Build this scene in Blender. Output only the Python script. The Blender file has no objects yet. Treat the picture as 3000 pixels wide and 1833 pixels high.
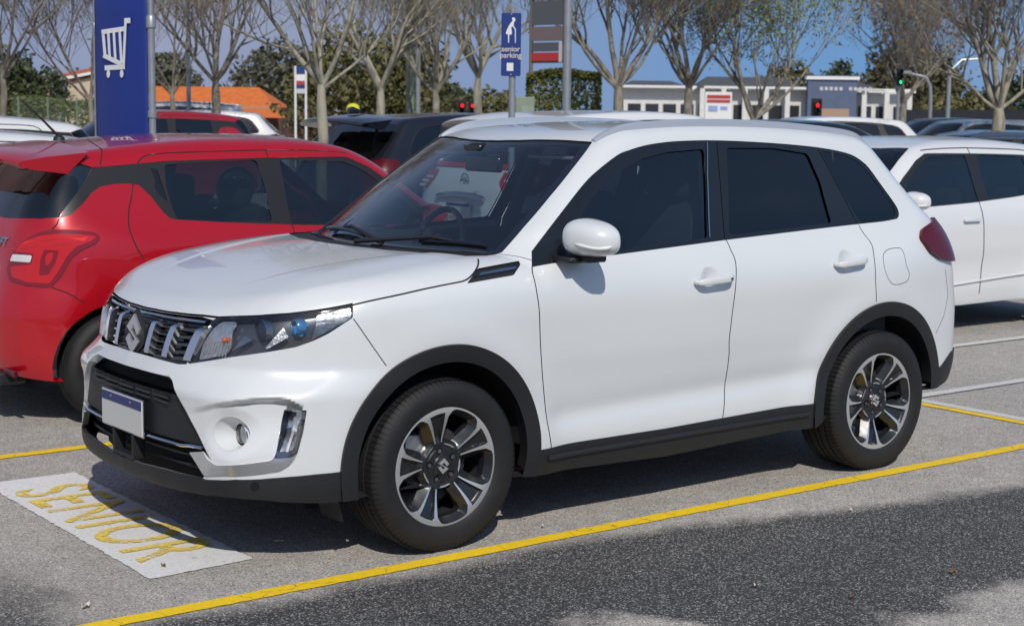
import bpy, math, random
import numpy as np
from mathutils import Vector, Matrix
scene=bpy.context.scene
# ---------------- camera ----------------
cam_d=bpy.data.cameras.new("camera"); cam=bpy.data.objects.new("camera",cam_d); scene.collection.objects.link(cam)
R2=Vector((0.7954139,-0.6059441,0.0121817)); U2=Vector((0.0658628,0.1064027,0.9921394)); FW=Vector((0.6024772,0.7883592,-0.1245434))
cam.matrix_world=Matrix(((R2.x,U2.x,-FW.x,-3.3764),(R2.y,U2.y,-FW.y,-5.6841),(R2.z,U2.z,-FW.z,1.6577),(0,0,0,1)))
cam_d.sensor_width=36; cam_d.lens=55.645; cam_d.clip_start=.1; cam_d.clip_end=3000
cam_d.dof.use_dof=True; cam_d.dof.focus_distance=6.3; cam_d.dof.aperture_fstop=6.5
scene.camera=cam
scene.render.resolution_x=1024; scene.render.resolution_y=625
# ---------------- sky ----------------
SUN=Vector((-.47,-1.0,1.02)).normalized()
sel=math.asin(SUN.z); saz=math.atan2(SUN.x,SUN.y)
world=bpy.data.worlds.new("World"); scene.world=world; world.use_nodes=True
nt=world.node_tree; nt.nodes.clear()
def N(nt,t,**k):
    n=nt.nodes.new(t)
    for a,b in k.items(): setattr(n,a,b)
    return n
wo=N(nt,'ShaderNodeOutputWorld'); bg=N(nt,'ShaderNodeBackground'); sky=N(nt,'ShaderNodeTexSky',sky_type='NISHITA')
sky.sun_disc=False; sky.sun_elevation=sel; sky.sun_rotation=saz; sky.air_density=1.0; sky.dust_density=.6; sky.ozone_density=2.5
tc=N(nt,'ShaderNodeTexCoord'); mp=N(nt,'ShaderNodeMapping'); mp.inputs['Scale'].default_value=(1,1,2.6)
L=nt.links.new
no=N(nt,'ShaderNodeTexNoise'); no.inputs['Scale'].default_value=2.6; no.inputs['Detail'].default_value=7; no.inputs['Roughness'].default_value=.55
dp=N(nt,'ShaderNodeVectorMath',operation='DOT_PRODUCT'); dp.inputs[1].default_value=(.86,-.51,0)   # how far to the right of the view
L(tc.outputs['Generated'],mp.inputs['Vector']); L(mp.outputs[0],no.inputs['Vector']); L(tc.outputs['Generated'],dp.inputs[0])
def wr(v,a,b,c,d,sm=True):
    r=N(nt,'ShaderNodeMapRange'); r.inputs[1].default_value=a;r.inputs[2].default_value=b;r.inputs[3].default_value=c;r.inputs[4].default_value=d
    if sm: r.interpolation_type='SMOOTHSTEP'
    L(v,r.inputs[0]); return r.outputs[0]
# storm-grey air to the left, clear blue to the right, both low over the horizon
low=N(nt,'ShaderNodeMix',data_type='RGBA'); low.inputs['A'].default_value=(2.75,3.30,5.05,1); low.inputs['B'].default_value=(1.55,3.35,6.2,1); L(wr(dp.outputs['Value'],-.05,.36,0,1),low.inputs['Factor'])
cl=N(nt,'ShaderNodeMix',data_type='RGBA'); L(low.outputs['Result'],cl.inputs['A']); cl.inputs['B'].default_value=(3.9,4.2,5.3,1); L(wr(no.outputs['Fac'],.50,.74,0,.65),cl.inputs['Factor'])
xz=N(nt,'ShaderNodeSeparateXYZ'); L(tc.outputs['Generated'],xz.inputs[0])
mx=N(nt,'ShaderNodeMix',data_type='RGBA'); L(cl.outputs['Result'],mx.inputs['A']); L(sky.outputs[0],mx.inputs['B']); L(wr(xz.outputs[2],.16,.55,0,.85),mx.inputs['Factor'])
L(mx.outputs['Result'],bg.inputs['Color']); L(bg.outputs[0],wo.inputs[0])
bg.inputs['Strength'].default_value=.095
# ---------------- sun ----------------
sl=bpy.data.lights.new("sun",'SUN'); sl.energy=3.35; sl.angle=math.radians(.53); sl.color=(1,.94,.85)
so=bpy.data.objects.new("sun",sl); scene.collection.objects.link(so); so.rotation_euler=SUN.to_track_quat('Z','Y').to_euler()
scene.view_settings.view_transform='Standard'; scene.view_settings.look='None'; scene.view_settings.exposure=0; scene.view_settings.gamma=1
# ---------- numeric helpers ----------
def spl(x, xs, ys):
    """monotone-ish cubic hermite through a table, clamped linear outside"""
    xs=np.asarray(xs,float); ys=np.asarray(ys,float); x=np.asarray(x,float)
    d=np.diff(ys)/np.diff(xs); m=np.empty_like(ys); m[0]=d[0]; m[-1]=d[-1]
    a,b=d[:-1],d[1:]; h0,h1=np.diff(xs)[:-1],np.diff(xs)[1:]
    w=(a*h1+b*h0)/(h0+h1)
    lim=3*np.minimum(abs(a),abs(b)); w=np.where(a*b<=0,0,np.sign(w)*np.minimum(abs(w),lim)); m[1:-1]=w
    i=np.clip(np.searchsorted(xs,x)-1,0,len(xs)-2); h=xs[i+1]-xs[i]; t=(x-xs[i])/h
    tc=np.clip(t,0,1); t2=tc*tc; t3=t2*tc
    r=(2*t3-3*t2+1)*ys[i]+(t3-2*t2+tc)*h*m[i]+(-2*t3+3*t2)*ys[i+1]+(t3-t2)*h*m[i+1]
    return r+np.where(t<0,t*h*m[0],0)+np.where(t>1,(t-1)*h*m[-1],0)
def smx(a,b,k):
    h=np.maximum(k-abs(a-b),0)/k
    return np.maximum(a,b)+h*h*k*.25
def smn(a,b,k): return -smx(-a,-b,k)
def sst(x,a,b):
    t=np.clip((x-a)/(b-a),0,1); return t*t*(3-2*t)

class Shell:
    """closed-form car body: a smooth intersection of side, end and top surfaces,
    unrolled to (s,t): s runs round the car in plan (front centre, side, rear centre), t is the elevation angle."""
    def __init__(S,sp):
        S.__dict__.update(sp); S.xm=S.x1-S.x0
        S.A=S.R*np.pi/2
    def W(S,x,z):
        w=spl(z,*S.side)
        for (cx,cz,rx,rz,a) in S.bulge:
            w=w+a*np.exp(-((x-cx)/rx)**2-((z-cz)/rz)**2)
        for cx in S.wx:
            r=np.hypot(x-cx,z-S.wz); w=w+S.flare*np.exp(-((r-S.wr)/.10)**2)*(z>S.wz-.3)
        for (zc,x0,x1,sl,a) in S.crease:     # soft kink lines
            zz=z-zc-sl*(x-x0); w=w-a*np.maximum(zz,0)**1*sst(x,x0-.3,x0+.2)*(1-sst(x,x1-.1,x1+.3))
        w=w-S.toptaper*((x-S.xc)/1.5)**2*sst(z,S.zbelt-.15,S.zbelt+.3)
        return w
    def top(S,x,y):
        a=abs(y)
        hood=spl(x,*S.hood)-S.hcrown*(a/.7)**2.5
        for (y0,wd,h) in S.hridge: hood=hood+h*np.exp(-((a-y0)/wd)**2)*sst(x,S.hood[0][0]+.1,S.hood[0][0]+.5)
        if S.hcrease: x0,y0,k,h=S.hcrease; hood=hood+h*sst(a-y0-k*(x-x0),-.028,.014)*sst(x,x0-.05,x0+.25)
        roof=spl(x,*S.roof)-S.rcrown*(a/.6)**2.2
        scr=S.sz0+S.sm*(x-S.sx0-S.scv*(a/.7)**2)-S.sbow*np.maximum(x-S.sx0,0)**2
        cab=smn(roof,scr,S.kscr)
        return smx(hood,cab,.012)
    def g(S,x,y,z):
        a=abs(y)
        gs=a-S.W(x,z)
        pf=spl(a,*S.planf); pd=(spl(a+.01,*S.planf)-pf)/.01
        gf=(-x-(-S.xf-pf-spl(z,*S.frontz)-S.fsweep[0]*sst(z,S.fsweep[1],S.fsweep[2])*np.minimum(a/.5,1.6)**2))/np.sqrt(1+pd*pd)
        pr=spl(a,*S.planr); pd=(spl(a+.01,*S.planr)-pr)/.01
        gr=(x-(S.xr-pr-spl(z,*S.rearz)))/np.sqrt(1+pd*pd)
        T=S.top(x,y); sl=(S.top(x+.01,y)-T)/.01
        gt=(z-T)/np.sqrt(1+sl*sl)
        e=smx(smx(gs,gf,.06),gr,.08)
        kk=S.ktop+(S.kroof-S.ktop)*sst(z,S.zbelt,S.zbelt+.1)
        return smx(e,gt,kk)
    def frame(S,s,t):
        s=np.asarray(s,float);t=np.asarray(t,float)
        a=np.clip(s/S.R,0,np.pi/2)*(s<S.A)+(np.pi/2)*(s>=S.A)
        e=np.clip((s-S.A-S.xm)/S.R,0,np.pi/2)
        x=S.x0+np.clip(s-S.A,0,S.xm)
        hx=-np.cos(a)+np.sin(e)*(s>S.A+S.xm); hy=-np.sin(a)*(s<=S.A+S.xm)-np.cos(e)*(s>S.A+S.xm)
        o=np.stack([x,0*x,0*x+S.z0],-1)
        d=np.stack([hx*np.cos(t),hy*np.cos(t),np.sin(t)],-1)
        return o,d
    def raw(S,s,t,n=11):
        o,d=S.frame(s,t); lo=np.zeros(len(o))+.05; hi=np.zeros(len(o))+2.4
        G=lambda m:(lambda p:S.g(p[:,0],p[:,1],p[:,2]))(o+d*m[:,None])
        for _ in range(n):
            m=.5*(lo+hi); v=G(m); lo=np.where(v<0,m,lo); hi=np.where(v<0,hi,m)
        a,b=lo,hi; ga,gb=G(a),G(b)
        for _ in range(3):
            m=a+(b-a)*np.clip(-ga/(gb-ga+1e-12),.02,.98); v=G(m); k=v<0; a=np.where(k,m,a);ga=np.where(k,v,ga);b=np.where(k,b,m);gb=np.where(k,gb,v)
        return o+d*(a+(b-a)*np.clip(-ga/(gb-ga+1e-12),0,1))[:,None]
    def st(S,p):
        p=np.atleast_2d(p); x,y,z=p[:,0],-abs(p[:,1]),p[:,2]
        r=abs(y).copy(); s=S.A+x-S.x0
        f=x<S.x0; s=np.where(f,S.R*np.arctan2(-y,S.x0-x),s); r=np.where(f,np.hypot(x-S.x0,y),r)
        b=x>S.x1; s=np.where(b,S.A+S.xm+S.R*np.arctan2(x-S.x1,-y),s); r=np.where(b,np.hypot(x-S.x1,y),r)
        return np.stack([s,np.arctan2(z-S.z0,r)],-1)
    def on_side(S,x,z):
        """(x,z) list -> (s,t) for the near side"""
        x=np.asarray(x,float);z=np.asarray(z,float)
        y=np.full(len(x),S.W(x,z)); lo=np.zeros(len(x))+.1;hi=np.zeros(len(x))+1.3
        for _ in range(24):
            m=.5*(lo+hi); v=S.g(x,-m,z); lo=np.where(v<0,m,lo);hi=np.where(v<0,hi,m)
        return S.st(np.stack([x,-lo,z],-1))
    def on_front(S,y,z,sign=1):
        y=abs(np.asarray(y,float));z=np.asarray(z,float)
        xc=.5*(S.x0+S.x1)
        lo=np.zeros(len(y));hi=np.zeros(len(y))+3.2
        for _ in range(26):
            m=.5*(lo+hi); v=S.g(xc-sign*m,-y,z); lo=np.where(v<0,m,lo);hi=np.where(v<0,hi,m)
        return S.st(np.stack([xc-sign*lo,-y,z],-1))
    def on_top(S,x,y):
        x=np.asarray(x,float);y=abs(np.asarray(y,float))
        lo=np.zeros(len(x))+S.z0;hi=np.zeros(len(x))+2.3
        for _ in range(26):
            m=.5*(lo+hi); v=S.g(x,-y,m); lo=np.where(v<0,m,lo);hi=np.where(v<0,hi,m)
        return S.st(np.stack([x,-y,lo],-1))
    def grad(S,f,p,e=.0012):
        out=[]
        for k in range(3):
            a=p.copy();b=p.copy();a[:,k]+=e;b[:,k]-=e; out.append((f(a)-f(b))/(2*e))
        return np.stack(out,-1)
    def surf(S,s,t):
        """position with the pressed-in details (S.dents) and the normal"""
        p=S.raw(s,t); G=lambda p:S.g(p[:,0],p[:,1],p[:,2])
        n=S.grad(G,p); n/=np.linalg.norm(n,axis=1)[:,None]+1e-12
        if S.dents is not None:
            o=S.dents(p); m=n+S.grad(S.dents,p); m/=np.linalg.norm(m,axis=1)[:,None]+1e-12
            return p-n*o[:,None],m
        return p,n

def inpoly(px,py,poly):
    x=poly[:,0];y=poly[:,1];x2=np.roll(x,-1);y2=np.roll(y,-1)
    r=np.zeros(len(px),bool)
    for i in range(len(x)):
        c=((y[i]>py)!=(y2[i]>py)); 
        if c.any(): r^=c&(px<(x2[i]-x[i])*(py-y[i])/(y2[i]-y[i]+1e-15)+x[i])
    return r
def dens(poly,step,closed=True):
    poly=np.asarray(poly,float); out=[]; n=len(poly)
    for i in range(n if closed else n-1):
        a=poly[i];b=poly[(i+1)%n];k=max(1,int(np.ceil(np.linalg.norm(b-a)/step)))
        for j in range(k): out.append(a+(b-a)*j/k)
    if not closed: out.append(poly[-1])
    return np.array(out)
def rnd(poly,r,n=5,closed=True):
    """round the corners of a polyline; r a number or a list"""
    poly=np.asarray(poly,float); N=len(poly); out=[]
    R=r if hasattr(r,'__len__') else [r]*N
    for i in range(N):
        if (not closed and i in(0,N-1)) or R[i]<=0: out.append(poly[i]);continue
        a=poly[i-1]-poly[i];b=poly[(i+1)%N]-poly[i]; la=np.linalg.norm(a);lb=np.linalg.norm(b)
        k=min(R[i],la*.48,lb*.48); p0=poly[i]+a/la*k;p2=poly[i]+b/lb*k
        for j in range(n+1):
            u=j/n; out.append((1-u)**2*p0+2*u*(1-u)*poly[i]+u*u*p2)
    return np.array(out)
def smooth(pts,k=6,closed=False):
    """catmull-rom through points"""
    P=np.asarray(pts,float);N=len(P);out=[]
    for i in range(N if closed else N-1):
        p1=P[i];p2=P[(i+1)%N];p0=P[i-1] if (closed or i>0) else 2*p1-p2;p3=P[(i+2)%N] if (closed or i+2<N) else 2*p2-p1
        for j in range(k):
            u=j/k; out.append(.5*(2*p1+(p2-p0)*u+(2*p0-5*p1+4*p2-p3)*u*u+(3*p1-p0-3*p2+p3)*u**3))
    if not closed: out.append(P[-1])
    return np.array(out)
def strip(pts,w,rz=.9,closed=False):
    """thin ribbon polygon(s) round an open (s,t) line; w in metres"""
    P=np.asarray(pts,float); q=P*np.array([1,rz]); 
    d=np.gradient(q,axis=0); 
    if closed:
        d=np.roll(q,-1,0)-np.roll(q,1,0)
    n=np.stack([-d[:,1],d[:,0]],-1); n/=np.linalg.norm(n,axis=1)[:,None]+1e-12
    a=(q+n*w/2)/np.array([1,rz]); b=(q-n*w/2)/np.array([1,rz])
    out=[]
    for i in range(len(P)-(0 if closed else 1)):
        j=(i+1)%len(P); out.append(np.array([a[i],a[j],b[j],b[i]]))
    return out

def cutgrid(sv,tv,regions):
    """regions: ordered list of (name, [polys]); later ones win. returns {name:(verts(s,t),faces)} with 'base' for the rest"""
    ns,nt=len(sv)-1,len(tv)-1
    cs=.5*(sv[1:]+sv[:-1]); ct=.5*(tv[1:]+tv[:-1])
    CS,CT=np.meshgrid(cs,ct,indexing='ij')
    lab=np.zeros((ns,nt),int)
    segs=[[[] for _ in range(nt)] for _ in range(ns)] if False else {}
    names=['base']+[n for n,_ in regions]
    rp=[]
    for k,(n,polys) in enumerate(regions):
        for p in polys:
            p=np.asarray(p,float); rp.append((k+1,p))
            lo=p.min(0);hi=p.max(0)
            i0=max(0,np.searchsorted(sv,lo[0])-1);i1=min(ns,np.searchsorted(sv,hi[0])+1)
            j0=max(0,np.searchsorted(tv,lo[1])-1);j1=min(nt,np.searchsorted(tv,hi[1])+1)
            if i1<=i0 or j1<=j0: continue
            m=inpoly(CS[i0:i1,j0:j1].ravel(),CT[i0:i1,j0:j1].ravel(),p).reshape(i1-i0,j1-j0)
            lab[i0:i1,j0:j1][m]=k+1
            q=np.roll(p,-1,0)
            for a,b in zip(p,q):
                ia=max(0,np.searchsorted(sv,min(a[0],b[0])-1e-9)-1);ib=min(ns-1,np.searchsorted(sv,max(a[0],b[0])+1e-9)-1)
                ja=max(0,np.searchsorted(tv,min(a[1],b[1])-1e-9)-1);jb=min(nt-1,np.searchsorted(tv,max(a[1],b[1])+1e-9)-1)
                for i in range(ia,ib+1):
                    for j in range(ja,jb+1):
                        # separating test of the segment's line with the cell
                        nx,ny=-(b[1]-a[1]),b[0]-a[0]; c=nx*a[0]+ny*a[1]
                        v=[nx*x+ny*y-c for x in(sv[i],sv[i+1]) for y in(tv[j],tv[j+1])]
                        if min(v)<0<max(v): segs.setdefault((i,j),[]).append((nx,ny,c))
    V={n:{} for n in names}; F={n:[] for n in names}
    def vid(n,p):
        key=(round(p[0],6),round(p[1],6)); d=V[n]
        if key not in d: d[key]=len(d)
        return d[key]
    for (i,j),ss in segs.items(): lab[i,j]=-1
    rs=[round(float(a),6) for a in sv]; rt=[round(float(a),6) for a in tv]; lab_=lab.tolist()
    for i in range(ns):
        li=lab_[i]; a0,a1=rs[i],rs[i+1]
        for j in range(nt):
            l=li[j]
            if l<0: continue
            n=names[l]
            if n=='void': continue
            d=V[n]; q=[]
            for key in ((a0,rt[j]),(a1,rt[j]),(a1,rt[j+1]),(a0,rt[j+1])):
                k=d.get(key)
                if k is None: k=d[key]=len(d)
                q.append(k)
            F[n].append(q)
    pieces=[]
    for (i,j),ss in segs.items():
        cur=[[(sv[i],tv[j]),(sv[i+1],tv[j]),(sv[i+1],tv[j+1]),(sv[i],tv[j+1])]]
        for (nx,ny,c) in ss:
            nn=np.hypot(nx,ny); eps=1e-7*nn; nxt=[]
            for pg in cur:
                v=[nx*x+ny*y-c for x,y in pg]
                if max(v)<=eps or min(v)>=-eps: nxt.append(pg);continue
                A=[];B=[]
                for k in range(len(pg)):
                    p,q=pg[k],pg[(k+1)%len(pg)];a,b=v[k],v[(k+1)%len(pg)]
                    if a>=-eps: A.append(p)
                    if a<=eps: B.append(p)
                    if (a>eps and b<-eps) or (a<-eps and b>eps):
                        u=a/(a-b); m=(p[0]+(q[0]-p[0])*u,p[1]+(q[1]-p[1])*u); A.append(m);B.append(m)
                if len(A)>2:nxt.append(A)
                if len(B)>2:nxt.append(B)
            cur=nxt
        pieces+=cur
    if pieces:
        c=np.array([np.mean(np.array(p),0) for p in pieces]); L=np.zeros(len(c),int)
        for k,p in rp:
            lo=p.min(0);hi=p.max(0); sel=np.where((c[:,0]>=lo[0])&(c[:,0]<=hi[0])&(c[:,1]>=lo[1])&(c[:,1]<=hi[1]))[0]
            if len(sel)==0: continue
            m=inpoly(c[sel,0],c[sel,1],p); L[sel[m]]=k
        for pg,l in zip(pieces,L):
            n=names[l]
            if n=='void': continue
            ids=[]
            for p in pg:
                v=vid(n,p)
                if v not in ids: ids.append(v)
            if len(ids)>2: F[n].append(ids)
    return {n:(np.array(list(V[n].keys())).reshape(-1,2),F[n]) for n in names if F[n]}
VIT=dict(x0=-.15,x1=2.55,R=.8,z0=.62,wx=(.003,2.51),wz=.334,wr=.47,flare=.016,xc=1.3,zbelt=1.13,toptaper=.035,
 side=([.15,.22,.30,.40,.50,.60,.72,.82,.90,.955,1.0,1.06,1.12,1.2,1.35,1.5,1.56,1.61,1.7],
       [.800,.822,.836,.842,.843,.849,.861,.869,.873,.870,.862,.842,.812,.776,.716,.655,.630,.607,.55]),
 bulge=[(2.55,.98,.55,.14,.012),(-.1,.9,.45,.15,.010),(1.25,.50,.75,.12,-.008)],
 crease=[],
 hood=([-.89,-.85,-.80,-.7,-.6,-.5,-.35,-.2,0,.2,.45],[.86,.905,.932,.966,1.003,1.032,1.066,1.090,1.112,1.124,1.132]),
 hcrown=.028,hridge=[(.58,.12,.006)],hcrease=(-.60,.355,.27,.0045),
 roof=([.6,.8,1.0,1.3,1.7,2.1,2.5,2.8,3.0,3.3],[1.50,1.558,1.595,1.622,1.632,1.622,1.594,1.558,1.515,1.43]),rcrown=.014,
 sz0=1.105,sx0=.13,sm=.735,scv=.22,sbow=.08,kscr=.06,ktop=.12,kroof=.055,
 xf=-.915,planf=([0,.3,.5,.6,.7,.78,.84,.88,.95],[0,.014,.046,.076,.138,.262,.395,.53,.80]),
 frontz=([.15,.2,.25,.35,.5,.64,.675,.75,.80,.86,.90,.95,1.0,1.2],[.12,.06,.02,.0,0,.0,.010,.034,.042,.050,.058,.075,.10,.3]),fsweep=(.045,.62,.74),
 xr=3.29,planr=([0,.5,.62,.70,.78,.84,.88,.92],[0,.015,.04,.07,.13,.24,.40,.6]),
 rearz=([.15,.25,.35,.5,.7,.85,.95,1.1,1.3,1.5,1.57,1.7],[.20,.13,.05,.0,0,.02,.04,.13,.34,.53,.60,.75]),
 dents=None)
SWF=dict(x0=-.10,x1=2.42,R=.8,z0=.60,wx=(.0,2.45),wz=.30,wr=.42,flare=.022,xc=1.2,zbelt=1.08,toptaper=.03,
 side=([.15,.22,.30,.42,.55,.68,.80,.90,.97,1.03,1.10,1.25,1.40,1.46,1.52,1.6],
       [.790,.822,.838,.846,.848,.853,.853,.845,.828,.800,.768,.708,.640,.600,.540,.45]),
 bulge=[(2.45,.86,.42,.16,.022),(0,.8,.4,.15,.012),(1.2,.50,.7,.12,-.010)],
 crease=[],
 hood=([-.86,-.80,-.72,-.6,-.4,-.2,0,.2,.45],[.70,.77,.83,.88,.93,.965,.99,1.01,1.03]),
 hcrown=.03,hridge=[],hcrease=None,
 roof=([.6,.8,1.0,1.3,1.7,2.1,2.5,2.8,3.0,3.3],[1.40,1.455,1.495,1.519,1.521,1.503,1.463,1.425,1.40,1.35]),rcrown=.035,
 sz0=1.02,sx0=.03,sm=.72,scv=.22,sbow=.08,kscr=.06,ktop=.12,kroof=.07,
 xf=-.84,planf=([0,.3,.5,.6,.7,.78,.84,.88,.95],[0,.014,.05,.10,.19,.32,.48,.64,.9]),
 frontz=([.15,.25,.35,.5,.65,.75,.9,1.2],[.12,.04,.01,0,.02,.05,.12,.3]),fsweep=(.03,.62,.74),
 xr=3.03,planr=([0,.4,.6,.7,.78,.84,.88,.95],[0,.018,.06,.12,.22,.36,.52,.8]),
 rearz=([.15,.25,.40,.55,.66,.75,.9,1.05,1.2,1.40,1.5,1.6],[.12,.04,.0,0,.02,.05,.075,.115,.19,.34,.44,.55]),
 dents=None)
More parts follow.
